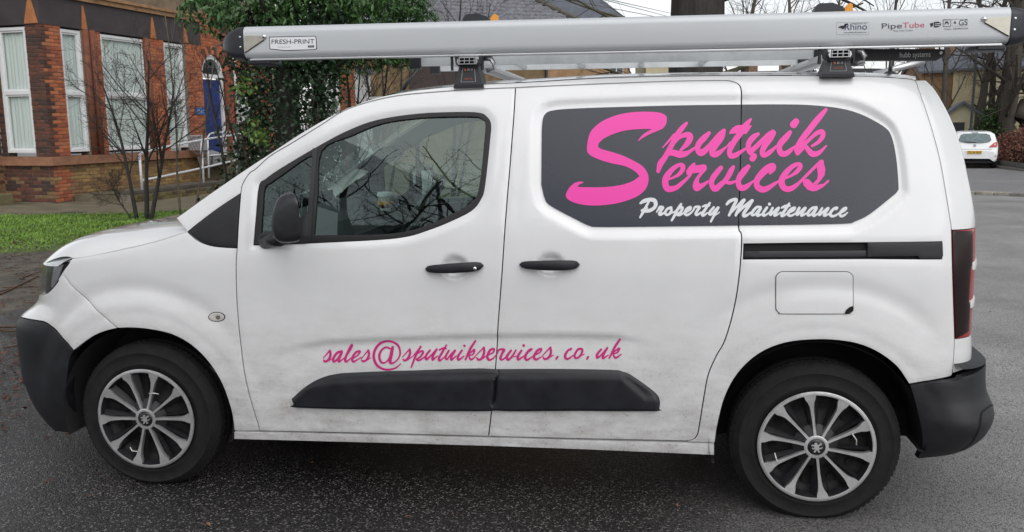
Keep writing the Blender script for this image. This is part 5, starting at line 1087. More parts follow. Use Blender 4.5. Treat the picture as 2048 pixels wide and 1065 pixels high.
def bricks(face, t0, t1, z0, z1, pal, seed, mix=None, o=.0):
    r_ = random.Random(seed); c = .075; k = 0; z = z0+c/2
    P0, P1 = face(0, 0), face(1, 0); al = P1-P0; out = face(0, 0, 1)-P0
    while z < z1-.01:
        t = t0-(.1125 if k % 2 else 0)*(1 if t1-t0 > .5 else .9); alt = k % 2
        while t < t1-.012:
            L = .215 if (int((t-t0)/.225)+alt) % 3 else .215
            if t1-t0 < .75 and alt: L = .215
            a, b = max(t, t0), min(t+L, t1)
            if b-a > .035:
                p = mix(r_, (a+b)/2, z) if mix else pal
                BR.append((face((a+b)/2, z, o+r_.uniform(-.002, .003)), al, out, b-a, r_.choice(p)))
            t += .225
        z += c; k += 1
ZS, ZW0, ZW1, ZB, ZC = .98, 1.06, 3.62, 3.66, 4.24     # sill top, window bottom, top, lintel band, cornice
LW = 1.30                                                # depth of the bay's left return
fw = [(.52, 1.10), (1.66, 3.18), (3.78, 4.52)]           # windows along the front
lw = [(.40, 1.16)]
BAYL = 5.25
# mortar backing (solid walls) with openings left between pieces
def wall_piece(name, face, t0, t1, z0, z1, m=MORT, d=.25, o=-.012, parent=house):
    a, b = face(t0, z0, o), face(t1, z0, o); up = np.array([0, 0, z1-z0]); inn = face(0, 0, -d)-face(0, 0, 0)
    return MB().prism([a, b, b+up, a+up], inn).build(name, m, parent)
for face, wins, L in ((hp, fw, BAYL), (hl, lw, LW)):
    wall_piece('wall', face, .03, L, 0, .80); e = .03
    for a, b in wins+[(L, L)]:
        if a > e: wall_piece('wall', face, e, a, .98, ZB)
        e = b
def basemix(r_, t, z): return RED if t < .45 and r_.random() < .85 else YEL
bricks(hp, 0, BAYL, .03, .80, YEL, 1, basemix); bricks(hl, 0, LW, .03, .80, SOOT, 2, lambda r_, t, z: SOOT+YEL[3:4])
e = 0
for i, (a, b) in enumerate(fw+[(BAYL, BAYL)]):
    if i == 0: bricks(hp, e, a, .98, ZB, RED, 10, lambda r_, t, z: SOOT if t < .20 and r_.random() < .8 else RED)
    else: bricks(hp, e+(.24 if i == 1 else 0.10), a-.0, .98, ZB, RED, 10+i)
    e = b
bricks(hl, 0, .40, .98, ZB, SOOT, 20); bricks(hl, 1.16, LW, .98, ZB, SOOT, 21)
# main wall towards the camera beyond the return
def hm(t, z, o=0.0): return C0-hn*LW-hd*t+hn*o+np.array([0, 0, z])
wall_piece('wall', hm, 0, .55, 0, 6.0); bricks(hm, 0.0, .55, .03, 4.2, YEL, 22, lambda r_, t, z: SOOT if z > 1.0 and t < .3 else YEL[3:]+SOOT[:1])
# wall round the porch, set back
PB_ = -.30
def hq(t, z, o=0.0): return hp(t, z, o+PB_)
wall_piece('wall', hq, BAYL+.0, 5.55, 0, 4.6); wall_piece('wall', hq, 6.62, 9.5, 0, 6.0); wall_piece('wall', hq, 5.55, 6.62, 3.55, 6.0); wall_piece('wall', hp, 0, BAYL, 4.55, 7.0, o=-.4)
bricks(hq, BAYL, 5.55, .9, 4.6, RED, 23); bricks(hq, 6.62, 9.0, .9, 4.6, RED, 24, lambda r_, t, z: RED[3:4]+SOOT if t < 7.0 else RED); bricks(hq, 5.55, 6.62, 3.62, 4.6, RED, 25)
CR = CAM
BR.sort(key=lambda b: -(lambda p: 0)(0) + float(np.linalg.norm(b[0]-CR)))
bm_cache = {}
def brick_mesh(L, m):
    key = (round(L, 2), m.name)
    if key not in bm_cache:
        me = bpy.data.meshes.new('brick'); h = (key[0]/2, .055, .0325); k = .004
        v = [(sx*(h[0]-(k if yy < 0 else 0)), yy*h[1], sz_*(h[2]-(k if yy < 0 else 0))) for yy in (-1, 1) for sz_ in (-1, 1) for sx in (-1, 1)]
        v += [(sx*h[0], -h[1]+k, sz_*h[2]) for sz_ in (-1, 1) for sx in (-1, 1)]
        me.from_pydata(v, [], [(0, 1, 3, 2), (0, 8, 9, 1), (1, 9, 11, 3), (3, 11, 10, 2), (2, 10, 8, 0), (8, 4, 5, 9), (9, 5, 7, 11), (11, 7, 6, 10), (10, 6, 4, 8), (4, 6, 7, 5)]); me.materials.append(m); bm_cache[key] = me
    return bm_cache[key]
rest = {}
for i, (c, al, out, L, m) in enumerate(BR):
    c = c-out*.055
    if al[0]*-out[1]+al[1]*out[0] < 0: al = -al
    if i < 300:
        o = bpy.data.objects.new('brick', brick_mesh(L, m)); COL.objects.link(o); o.parent = house; o.matrix_parent_inverse = Matrix.Translation(-world_loc(house))
        A = Matrix(((al[0], -out[0], 0), (al[1], -out[1], 0), (al[2], -out[2], 1))); o.matrix_basis = Matrix.Translation(Vector(c)) @ A.to_4x4()
    else:
        rest.setdefault(m.name, (m, MB()))[1].box(c, (L, .11, .065), ax=np.array([al, -out, (0, 0, 1)]))
mb = MB(); mats_ = []; idx = []
for nm, (m, q) in rest.items():
    idx += [len(mats_)]*len(q.f); mats_.append(m); mb.add(q.v, q.f)
ro = mb.build('brick_courses', mats_[0], house); tag(ro, kind='stuff')
for m in mats_[1:]: ro.data.materials.append(m)
ro.data.polygons.foreach_set('material_index', idx)
# stone sill, lintel band, cornice
STONE = mat('red_sandstone', (.30, .145, .085), rough=.85, var=.35, scale=4, bump=.2, bscale=40); BAND = mat('dark_painted_band', (.050, .040, .042), rough=.6, var=.35, scale=3)
CORN = mat('cornice_stone', (.33, .19, .10), rough=.85, var=.45, scale=5)
def trim(name, z0, z1, o, m, L=BAYL, dd=.30):
    a, b, c = hp(-o, z0, 0)+hn*o, hp(L, z0, o), None
    P = [hp(L, z0, o), hp(0, z0, o)-hd*o, hl(LW, z0, o)]
    Q = [hp(L, z0, -dd), hp(0, z0, -dd)+hd*dd, hl(LW, z0, -dd)]
    v = [p+[0, 0, h] for h in (0, z1-z0) for p in (P+Q)]
    f = [(0, 1, 7, 6), (1, 2, 8, 7), (3, 9, 10, 4), (4, 10, 11, 5), (6, 7, 10, 9), (7, 8, 11, 10), (0, 3, 4, 1), (1, 4, 5, 2), (0, 6, 9, 3), (2, 5, 11, 8)]
    return MB().add(v, f).build(name, m, house)
trim('sill_course', .80, ZS, .09, STONE); trim('lintel_band', ZB, ZC, .012, BAND); trim('cornice', ZC, ZC+.10, .08, CORN); trim('cornice', ZC+.10, ZC+.17, .13, CORN); trim('parapet', ZC+.17, ZC+.75, .03, mat('weathered_render', (.20, .15, .10), rough=.9, var=.4, scale=3))
trim('window_head', ZW1, ZB, -.05, DARK)
# worn orange plaster showing through the band: small corbels between the windows
for face, t, w_ in ((hp, 1.19, .16), (hp, 3.40, .20), (hp, 4.62, .18), (hl, .20, .34)):
    P = [face(t-w_*.5, ZB+.01, .03), face(t+w_*.5, ZB+.01, .03), face(t+w_*.28, ZB+.30, .03), face(t+w_*.12, ZC-.08, .02), face(t-w_*.12, ZC-.08, .02), face(t-w_*.28, ZB+.30, .03)]
    MB().prism(P, (face(0, 0, -.05)-face(0, 0, 0))).build('corbel', mat('corbel_terracotta', (.42, .16, .06), rough=.8, var=.3, scale=8), house)
# rounded terracotta reveals beside the windows
for t in (1.30, 1.50, 3.23): MB().tube([hp(t-.10, .98, .005), hp(t-.10, ZB, .005)], .075, 10).build('reveal_column', mat('reveal_red', (.20, .065, .035), rough=.7, var=.3, scale=6), house, True)
# windows
UPVC = mat('white_upvc', (.74, .75, .76), rough=.35, var=.05, scale=3); HGL = glass_mat('house_glass', (.80, .84, .83), 1.5)
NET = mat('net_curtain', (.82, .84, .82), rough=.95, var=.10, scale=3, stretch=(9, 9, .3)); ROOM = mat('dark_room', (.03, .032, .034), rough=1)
def window(face, t0, t1, z0, z1, frac, seed):
    w = bpy.data.objects.new('window', None); COL.objects.link(w); p = face((t0+t1)/2, z0, -.05); w.location = p; ROOT.setdefault(w.name, {})['wl'] = tuple(p); w.parent = house; w.matrix_parent_inverse = Matrix.Translation(-world_loc(house))
    A = np.array([face(1, 0)-face(0, 0), face(0, 0, 1)-face(0, 0), (0, 0, 1)])
    fr = MB(); f_ = .065; tm = z0+(z1-z0)*frac
    for (a, b, c, d_) in ((t0, t0+f_, z0, z1), (t1-f_, t1, z0, z1)): fr.box(face((a+b)/2, (c+d_)/2, -.06), (b-a, .07, d_-c), A, .006)
    for zc, h in ((z0+f_/2, f_), (z1-f_/2, f_), (tm, .085)): fr.box(face((t0+t1)/2, zc, -.061), (t1-t0-2*f_+.002, .068, h), A, .006)
    fr.build('frame', UPVC, w)
    for (za, zb_) in ((z0+f_, tm-.042), (tm+.042, z1-f_)):
        s2 = MB(); s = .035
        for (a, b, c, d_) in ((t0+f_, t0+f_+s, za, zb_), (t1-f_-s, t1-f_, za, zb_)): s2.box(face((a+b)/2, (c+d_)/2, -.075), (b-a, .05, d_-c), A)
        for zc in (za+s/2, zb_-s/2): s2.box(face((t0+t1)/2, zc, -.076), (t1-t0-2*f_-2*s, .048, s), A)
        s2.build('sash', UPVC, w)
        q = [face(t0+f_+s, za+s, -.085), face(t1-f_-s, za+s, -.085), face(t1-f_-s, zb_-s, -.085), face(t0+f_+s, zb_-s, -.085)]
        MB().add(q, [(0, 1, 2, 3)]).build('pane', HGL, w)
    # pleated net curtain
    n = int((t1-t0)/.02); v = []; f = []
    for i in range(n+1):
        t = t0+.04+(t1-t0-.08)*i/n; o = -.125+.014*math.sin(i*1.25+seed)+.008*math.sin(i*.37); v += [face(t, z0+.05, o), face(t, z1-.05, o)]
        if i: f.append((2*i-2, 2*i, 2*i+1, 2*i-1))
    MB().add(v, f).build('curtain', NET, w, True)
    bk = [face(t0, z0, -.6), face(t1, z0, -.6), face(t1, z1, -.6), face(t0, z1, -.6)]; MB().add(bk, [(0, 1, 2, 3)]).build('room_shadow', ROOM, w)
for i, (a, b) in enumerate(fw): window(hp, a, b, ZW0, ZW1, .485, i)
for a, b in lw: window(hl, a, b, ZW0, ZW1, .485, 5)
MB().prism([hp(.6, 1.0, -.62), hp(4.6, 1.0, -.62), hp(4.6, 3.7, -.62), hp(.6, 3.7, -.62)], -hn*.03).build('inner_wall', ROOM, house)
# front door in its arched porch
def arch(t0, t1, zs, n=16, k=1.0): 
    c = (t0+t1)/2; r = (t1-t0)/2; return [(c+r*math.cos(a), zs+k*r*math.sin(a)) for a in np.linspace(0, math.pi, n)]
A = np.array([hd, hn, (0, 0, 1)])
DOORM = mat('blue_door', (.010, .034, .17), rough=.35, var=.15, scale=4)
MB().box(hq(6.07, 1.86, -.10), (.86, .05, 1.96), A).build('front_door', DOORM, house)
for zc, hh in ((1.35, .55), (2.25, .75)):
    for tc_ in (5.88, 6.26): MB().box(hq(tc_, zc, -.07), (.26, .02, hh), A, .008).build('door_panel', DOORM, house)
MB().box(hq(6.38, 1.85, -.06), (.03, .04, .12), A).build('door_handle', CHROME, house)
for tc_ in (5.60, 6.55): MB().box(hq(tc_, 1.90, -.07), (.09, .12, 2.05), A).build('door_frame', UPVC, house)
MB().box(hq(6.07, 2.93, -.07), (1.10, .14, .09), A).build('door_transom', UPVC, house)
ar = arch(5.58, 6.58, 2.98); ai = arch(5.68, 6.48, 2.98)
v = [hq(t, z, 0) for t, z in ar]+[hq(t, z, 0) for t, z in ai]; n = len(ar); v += [p-hn*.1 for p in v]
f = [(i, i+1, n+i+1, n+i) for i in range(n-1)]+[(n+i, n+i+1, 3*n+i+1, 3*n+i) for i in range(n-1)]+[(i+1, i, 2*n+i, 2*n+i+1) for i in range(n-1)]
MB().add(v, f).build('fanlight_frame', UPVC, house)
MB().add([hq(t, z, -.06) for t, z in ai], [tuple(range(n))]).build('fanlight_pane', HGL, house); MB().add([hq(t, z, -.12) for t, z in arch(5.55, 6.62, 2.90)], [tuple(range(16))]).build('fanlight_shadow', ROOM, house)
# terracotta arch ring of voussoirs
for i in range(15):
    a = math.pi*(i+.5)/15; c = hq(6.08+.62*math.cos(a), 2.98+.62*math.sin(a), .02); ux = hd*(-math.sin(a))+np.array([0, 0, math.cos(a)]); uz = hd*math.cos(a)+np.array([0, 0, math.sin(a)])
    MB().box(c, (.115, .10, .22), np.array([ux, hn, uz]), .006).build('voussoir', RED[i % 5] if i % 2 else SOOT[2], house)
for tc_ in (6.74,): MB().box(hq(tc_, 1.95, .04), (.20, .18, 2.1), A, .01).build('porch_pier', mat('pier_red', (.30, .085, .045), rough=.8, var=.35, scale=12), house)
MB().box(hq(6.1, .45, .45), (1.9, 1.5, .86), A).build('porch_step', PAVE, house)
# small blue house sign and a white notice board beside the porch
sg = MB().box(hp(5.02, 1.98, .03), (.34, .02, .17), A).build('house_sign', mat('sign_blue', (.03, .15, .45), rough=.4)); tag(sg, 'small blue house sign on the brick pier beside the blue door', 'sign')
V, Fs, wd = text_mesh('t', 'LINK 6', (0, 0, 0), (1, 0, 0), (0, 1, 0), None, None)
V = [hp(4.90, 1.94, .042)+hd*(p[0]*.24/wd)+np.array([0, 0, p[1]*.11]) for p in V]; mesh_obj('sign_text', V, Fs, mat('sign_white', (.75, .78, .8), rough=.5), None); o = bpy.data.objects['sign_text']; o.parent = sg
nb = MB().box(hq(7.45, 2.05, .04), (.62, .04, .70), A, .01).build('notice_board', mat('notice_white', (.62, .64, .66), rough=.5)); tag(nb, 'white notice board on the wall right of the porch', 'notice board')
dp = MB(); dp.tube([hq(7.05, .9, .07), hq(7.05, 4.5, .07)], .04, 8); dpo = dp.build('drainpipe', mat('pipe_white', (.6, .6, .58), rough=.5), None, True); tag(dpo, 'thin white drainpipe on the wall beside the porch pier', 'drainpipe')
# flat dark cover in the path at the foot of the bay
mh = sheet('drain_cover', [at_z(u, v)[:2] for u, v in ((66, 434), (130, 425), (181, 425), (165, 430), (110, 436))], .018, mat('iron_cover', (.05, .045, .045), rough=.6, var=.3, scale=8)); del mh['kind']; tag(mh, 'dark iron drain cover set in the path beside the lawn', 'drain cover')
bk_ = MB().box(hm(.55, .12, .35), (.5, .30, .22), np.array([hd, hn, (0, 0, 1)]), .01).build('stone_block', mat('mossy_block', (.16, .14, .07), rough=.9, var=.4, scale=8)); tag(bk_, 'low mossy stone block at the foot of the brick bay', 'stone block')
# ---- ramp wall with white handrail
OW = 1.55
def hr(t, z, o=0.0): return hp(t, z, OW+o)
def on_r(u, v): 
    p = at_plane(u, v, hp(0, 0, OW), hn); return float((p-C0)@hd), float(p[2])
tw0 = on_r(268, 400)[0]; zt0 = on_r(285, 386)[1]; zt1 = on_r(440, 366)[1]; tw1 = on_r(600, 380)[0]
rw = thing('ramp_wall', 'low mossy brick ramp wall behind the bare shrub', 'wall', tuple(hr(tw0, 0)))
MB().prism([hr(tw0, 0), hr(tw1, 0), hr(tw1, zt1), hr(tw0, zt0)], -hn*.35).build('wall_core', MORT, rw)
MOSS = [mat('brick_moss_%d' % i, c, rough=.9, var=.5, scale=14, bump=.4, bscale=60) for i, c in enumerate(((.15, .12, .035), (.11, .085, .04), (.19, .15, .05), (.09, .065, .04)))]
r_ = random.Random(4); k = 0; z = .0375
while z < max(zt0, zt1):
    t = tw0-(.11 if k % 2 else 0)
    while t < min(tw1, tw0+4.2):
        a, b = max(t, tw0), t+.215
        if z < zt0+(zt1-zt0)*(t-tw0)/(tw1-tw0)-.02 and b-a > .04:
            o = bpy.data.objects.new('brick', brick_mesh(b-a, r_.choice(MOSS))); COL.objects.link(o); o.parent = rw; o.matrix_parent_inverse = Matrix.Translation(-world_loc(rw)); c = hr((a+b)/2, z, .010-.055+r_.uniform(-.003, .003))
            o.matrix_basis = Matrix.Translation(Vector(c)) @ Matrix(((hd[0], -hn[0], 0), (hd[1], -hn[1], 0), (0, 0, 1))).to_4x4()
        t += .225
    z += .075; k += 1
MB().prism([hr(tw0-.02, zt0, .03), hr(tw1, zt1, .03), hr(tw1, zt1+.06, .03), hr(tw0-.02, zt0+.06, .03)], -hn*.42).build('coping', mat('coping_stone', (.10, .085, .065), rough=.9, var=.4, scale=8), rw)
MB().prism([hr(tw0, 0, -.36), hr(tw1, 0, -.36), hr(tw1, zt1-.03, -.36), hr(tw0, zt0-.03, -.36)], -hn*(OW-.4)).build('ramp_slab', PAVE, rw)
RAILM = mat('white_rail_paint', (.62, .64, .66), rough=.45, var=.2, scale=20)
hrail = thing('handrail', 'white painted tubular handrail climbing the ramp to the blue door', 'handrail', tuple(hr(tw0, zt0)))
def rp(u, v, o=-.1): p = at_plane(u, v, hp(0, 0, OW+o), hn); return p
MB().tube([rp(277, 318), rp(279, 310), rp(287, 305), rp(330, 294), rp(405, 279.5), rp(470, 269.5), rp(560, 258)], .026, 8).build('top_rail', RAILM, hrail, True)
MB().tube([rp(283, 361), rp(330, 352), rp(403, 336.5), rp(470, 321), rp(560, 306)], .026, 8).build('lower_rail', RAILM, hrail, True)
for (u, v0, v1) in ((279, 309, 382), (402, 280, 366), (470, 269, 345), (505, 264, 340)): 
    a, b = rp(u, v0), rp(u+4, v1); MB().tube([a, (a[0], a[1], min(b[2], zt0-.02))], .028, 8).build('post', RAILM, hrail, True)
gate = thing('guard_rail', 'white hooped guard rail behind the checked chair at the porch', 'handrail', tuple(hr(6.2, zt0, -.9)))
g_ = lambda u, v: rp(u, v, -.75)
MB().tube([g_(418, 356), g_(415, 275), g_(420, 268), g_(430, 265), g_(460, 264.5), g_(467, 270), g_(471, 345)], .024, 8).build('hoop', RAILM, gate, True); MB().tube([g_(416, 311), g_(470, 308)], .022, 8).build('cross_rail', RAILM, gate, True)
# checked chair
chq = thing('garden_chair', 'garden chair with black and white checked cushion in the porch', 'chair', tuple(rp(436, 352, -.95)))
def cq(u, v, o=-.95): return rp(u, v, o)
CHK, n_, l_, b__ = nodes_mat('checked_cloth'); ck = n_.new('ShaderNodeTexChecker'); ck.inputs['Scale'].default_value = 42; ck.inputs[1].default_value = (.62, .61, .62, 1); ck.inputs[2].default_value = (.03, .03, .06, 1); tcn = n_.new('ShaderNodeTexCoord'); l_.new(tcn.outputs['Object'], ck.inputs[0]); l_.new(ck.outputs[0], b__.inputs['Base Color'])
MB().prism([cq(401, 272), cq(407, 270), cq(420, 299), cq(408, 301)], -hn*.4).build('chair_back', CHK, chq)
MB().prism([cq(417, 298), cq(442, 306), cq(444, 309), cq(418, 308)], -hn*.4).build('seat_cushion', mat('cushion_grey', (.42, .41, .45), rough=.9, var=.3, scale=30), chq)
MB().prism([cq(421, 314), cq(449, 312), cq(454, 324), cq(426, 329)], -hn*.4).build('chair_valance', CHK, chq)
for u in (424, 450): MB().tube([cq(u, 312), cq(u, 350)], .018, 6).build('leg', TRIMB, chq)
# ================================================================== PLANTS
LEAFD = mat('evergreen_leaf', (.048, .115, .026), rough=.42, var=.7, scale=5, spec=.5, var_col=(.014, .040, .012))
IVY = mat('ivy_leaf', (.020, .045, .016), rough=.45, var=.6, scale=7, var_col=(.008, .020, .010))
LIME = mat('young_leaf', (.085, .16, .020), rough=.5, var=.5, scale=6)
rp_ = np.random.default_rng(21)
# ---- bare shrub in front of the bay window
b = np.array([*at_z(292, 441)[:2], 0.0])
sh, _ = bare_tree('bare_shrub', 'leafless dark shrub on the lawn edge in front of the bay window', b, [((-.16, 0, 0), (-.14, .05, 1), 2.3, .038), ((.0, .03, 0), (.06, .0, 1), 2.7, .042), ((.10, -.02, 0), (.25, .1, 1), 2.4, .040), ((-.28, .05, 0), (-.55, .1, .7), .8, .016)], 5, mats=(BARKD, TWIG), cat='shrub', levels=3, nchild=(11, 8, 6), ratio=.58, spread=.8, bend=.14, up=.02, seglen=.12, rr=.56, start=.3, sides=(8, 5, 4, 4))
# taller thin growth reaching up past the windows
b2 = b+np.array([.35, .5, 0])
bare_tree('sapling', 'thin pale leafless sapling behind the dark shrub', b2, [((0, 0, 0), (.08, .02, 1), 3.4, .024), ((.2, .1, 0), (.25, .05, 1), 3.2, .020)], 8, mats=(TWIGP, TWIGP), cat='sapling', levels=2, nchild=(9, 6), ratio=.36, spread=.6, bend=.12, up=.05, seglen=.2, rr=.45, sides=(6, 4, 4, 3))
b3 = np.array([*at_depth(470, 300, 13.0)[:2], 0.0])
bare_tree('sapling', 'dark leafless sapling leaning in front of the white handrail', b3, [((0, 0, 0), (-.25, .0, 1), 2.6, .030), ((.05, 0, 0), (.12, .0, 1), 2.2, .022), ((.4, .1, 0), (-.5, 0, 1), 2.5, .026)], 12, mats=(BARKD, TWIG), cat='sapling', levels=3, nchild=(6, 5, 4), ratio=.5, spread=.7, bend=.16, seglen=.15, rr=.5, sides=(7, 5, 4, 3))
# ---- evergreen tree clad in ivy
eb = np.array([*at_depth(575, 300, 12.6)[:2], 0.0])
EG = thing('evergreen_tree', 'large dark evergreen tree with an ivy clad trunk behind the van bonnet', 'tree', tuple(eb))
segs = [[], [], [], []]; tips = []
grow(rp_, eb, (.02, 0, 1), 4.2, .20, 1, segs, tips, bend=.05, up=.05, nchild=(10,), ratio=.55, spread=.95, seglen=.3, rr=.4, start=.45)
grow(rp_, eb+[.25, .1, 0], (.12, .05, 1), 3.8, .12, 1, segs, tips, bend=.06, nchild=(8,), ratio=.55, spread=1.0, seglen=.3, rr=.4, start=.5)
tag(fast_mesh('limbs', *prisms(segs[0]+segs[1], 7), BARKD, EG, True), kind='stuff'); MB().tube([eb, eb+[.02, 0, 1.5], eb+[.06, .02, 3.2]], [.22, .17, .12], 12).build('trunk', BARKD, EG, True)
# crown: drooping sprays of long leaves spread through lobes of different size
def px_at(u, v, dep): return np.array(at_depth(u, v, dep))
lobes = []
for u, v, ru, rv, dep in ((420, 20, 60, 42, 11.8), (520, 10, 80, 60, 12.2), (640, 0, 90, 75, 12.6), (740, 15, 85, 60, 12.6), (820, 25, 62, 40, 12.8), (560, 80, 70, 50, 12.4), (650, 110, 70, 45, 12.8), (740, 105, 62, 34, 12.9), (600, -60, 140, 70, 12.9), (760, -50, 110, 60, 13.2), (450, -50, 90, 50, 12.6), (800, 112, 40, 22, 13.0)):
    lobes.append((px_at(u, v, dep), ru*dep/1790, rv*dep/1790))
Vs, Fs, k = [], [], 0
for c, rx, rz in lobes:
    n = int(62*rx*rz/.16*2.2); 
    q = rp_.normal(0, 1, (n, 3)); q /= np.linalg.norm(q, axis=1)[:, None]; q *= (rp_.uniform(0, 1, (n, 1))**.45); sp_ = c+q*np.array([rx, rx*.9, rz])
    # each spray: 7 leaves round a hanging shoot
    per = 7; base = np.repeat(sp_, per, 0)+rp_.normal(0, .035, (n*per, 3)); V, F = leaves(base, .105, rp_, droop=.75, aspect=.34); Vs.append(V); Fs.append(F+k); k += len(V)
tag(fast_mesh('crown', np.vstack(Vs), np.vstack(Fs), LEAFD, EG), kind='stuff')
# ivy hugging the trunk down to the ground
n = 15000; hgt = rp_.uniform(0, 3.1, n); a = rp_.uniform(0, 2*np.pi, n); rad = np.abs(.50+.12*np.sin(hgt*2.1+1+a*2)+.13*rp_.normal(0, 1, n))*(.9+.25*(hgt < 1.6))
off = np.stack([np.cos(a)*rad*1.25+.10*hgt*.3, np.sin(a)*rad, hgt], -1); V, F = leaves(eb+off, .062, rp_, droop=.35, aspect=.8, up=np.stack([np.cos(a), np.sin(a), 0*a], -1)*.9); tag(fast_mesh('ivy', V, F, IVY, EG), kind='stuff')
segs = [[], [], []]
for i in range(46):
    a = rp_.uniform(0, 6.28); grow(rp_, eb+[.45*math.cos(a), .35*math.sin(a), rp_.uniform(0, .8)], (.35*math.cos(a), .3*math.sin(a), 1), rp_.uniform(.8, 1.7), .006, 0, segs, [], bend=.25, seglen=.12)
V, F = prisms(segs[0], 4); tag(fast_mesh('dead_stems', V, F, TWIGP, EG), kind='stuff')
q = []
for u, v in ((500, 160), (492, 180), (505, 240), (508, 262), (515, 275), (530, 270), (478, 168)):
    c = px_at(u, v, 11.6); q.append(c+rp_.normal(0, .05, (26, 3)))
V, F = leaves(np.vstack(q), .075, rp_, droop=.4, aspect=.5); tag(fast_mesh('lime_shoots', V, F, LIME, EG), kind='stuff')  # young leaves in a lighter lime green of their own
# ---- thin bare trees behind the van roof (left of the storage tube's front bracket)
for i, (u, dep, L, lab) in enumerate(((700, 14.5, 3.0, 'leafless multi stem tree beside the orange brick post'), (760, 17, 3.4, 'leafless tree with spreading twigs behind the van windscreen'), (905, 19, 4.6, 'slim leafless tree in front of the grey tiled roof'))):
    bb = np.array([*at_depth(u, 250, dep)[:2], 0]); bare_tree('bare_tree', lab, bb, [((0, 0, 0), (-.05, 0, 1), L, .045), ((.08, 0, 0), (.30, 0, 1), L*.9, .035), ((-.05, 0, 0), (.14, .1, 1), L*.85, .035)], 30+i, mats=(BARKD, TWIG), group='bare trees behind the van', levels=3, nchild=(8, 6, 4), ratio=.5, spread=.75, bend=.13, seglen=.2, rr=.45, sides=(7, 5, 4, 3))
# ---- big bare tree behind the van roof: thick ridged trunk, mossy boughs
tb = np.array([*at_depth(1384, 250, 13.2)[:2], 0.0]); r_ = np.random.default_rng(41)
BT = thing('bare_tree', 'thick trunked leafless tree rising behind the middle of the van roof', 'tree', tuple(tb), 'bare trees behind the van')
n = 44; rows = []; hts = np.linspace(0, 4.6, 30)
for z in hts:
    R = .40*(1-.035*z)+.25*math.exp(-z*2.5); ring = []
    for j in range(n):
        a = 2*math.pi*j/n; rr_ = R*(1+.045*math.sin(a*9+z*1.1)+.035*math.sin(a*17-z*.7)+.02*math.sin(a*29+z*2)); ring.append((tb[0]+rr_*math.cos(a)+.01*z, tb[1]+rr_*math.sin(a), z))
    rows.append(ring)
v = [p for r in rows for p in r]; f = [(i*n+j, i*n+(j+1) % n, (i+1)*n+(j+1) % n, (i+1)*n+j) for i in range(len(rows)-1) for j in range(n)]; mesh_obj('trunk', v, f, BARKD, BT, True)
segs = [[], [], [], []]; tips = []
for z, d, L, rd_ in ((2.6, (-.9, -.2, .45), 2.2, .028), (2.9, (-.9, .3, .2), 2.0, .025), (3.35, (.95, .1, .35), 3.4, .11), (3.5, (.8, -.5, .15), 3.0, .08), (3.6, (-.7, -.4, .8), 2.6, .05), (2.2, (.8, .4, .25), 2.4, .04), (1.9, (-.8, .2, .3), 2.0, .03), (2.4, (.7, -.5, .2), 2.2, .035), (4.4, (.5, .1, .9), 3.5, .16), (4.4, (-.4, .1, .9), 3.5, .16)):
    dd = np.array(d); grow(r_, tb+[.36*dd[0], .36*dd[1], z], d, L, rd_, 2, segs[1:], tips, bend=.2, up=.0, nchild=(8, 6), ratio=.5, spread=.8, seglen=.2, rr=.42)
V, F = prisms(segs[1], 7); fast_mesh('limbs', V, F, mat('mossy_bark', (.070, .065, .030), rough=.9, var=.5, scale=6, bump=.5, bscale=30), BT, True)['kind'] = 'stuff'
V1, F1 = prisms(segs[2], 4); V2, F2 = prisms(segs[3], 4); fast_mesh('crown', np.vstack([V1, V2]), np.vstack([F1, F2+len(V1)]), TWIG, BT)['kind'] = 'stuff'
# ---- trees on the right beyond the road
for i, (u, dep, rd_, lean, L, lab) in enumerate(((1962, 47, .22, -.02, 10, 'leafless street tree with twin trunks behind the white hatchback'), (1979, 48, .23, .02, 10.5, 'leafless tree standing on the hedge bank right of the twin trunk'), (2016, 46, .40, -.05, 10, 'ivy grown leafless tree leaning at the right edge'), (2036, 45.5, .42, .25, 9, 'stout leafless tree leaning out of the right edge'))):
    bb = np.array([*at_depth(u, 245, dep)[:2], -.34]); sp_ = [((0, 0, 0), (lean, 0, 1), L, rd_), ((.25 if i == 0 else 0, 0, 2.0 if i else 0), (lean+.12, .1, 1), L*.8, rd_*.7)]
    bare_tree('bare_tree', lab, bb, sp_, 60+i, mats=(BARK, TWIG), group='bare trees beyond the road', levels=3, nchild=(13, 7, 6), ratio=.50, spread=.95, bend=.16, up=.02, gravity=.02, seglen=.4, rr=.40, start=.16, sides=(9, 5, 4, 3))
for i, (u, dep, lab) in enumerate(((1560, 42, 'distant leafless tree showing under the storage tube'), (1760, 46, 'distant leafless tree behind the rear loading arms'), (1880, 44, 'distant leafless tree in front of the chimneys'), (1660, 60, 'farthest leafless tree above the rear of the van'), (1480, 30, 'leafless tree right of the thick trunk'))):
    bb = np.array([*at_depth(u, 245, dep)[:2], 0.0]); bare_tree('bare_tree', lab, bb, [((0, 0, 0), (.03, 0, 1), dep*.19, .16)], 80+i, mats=(BARK, TWIG), group='bare trees beyond the road', levels=3, nchild=(14, 8, 7), ratio=.5, spread=.85, bend=.15, seglen=.4, rr=.42, start=.2, sides=(7, 5, 4, 3))
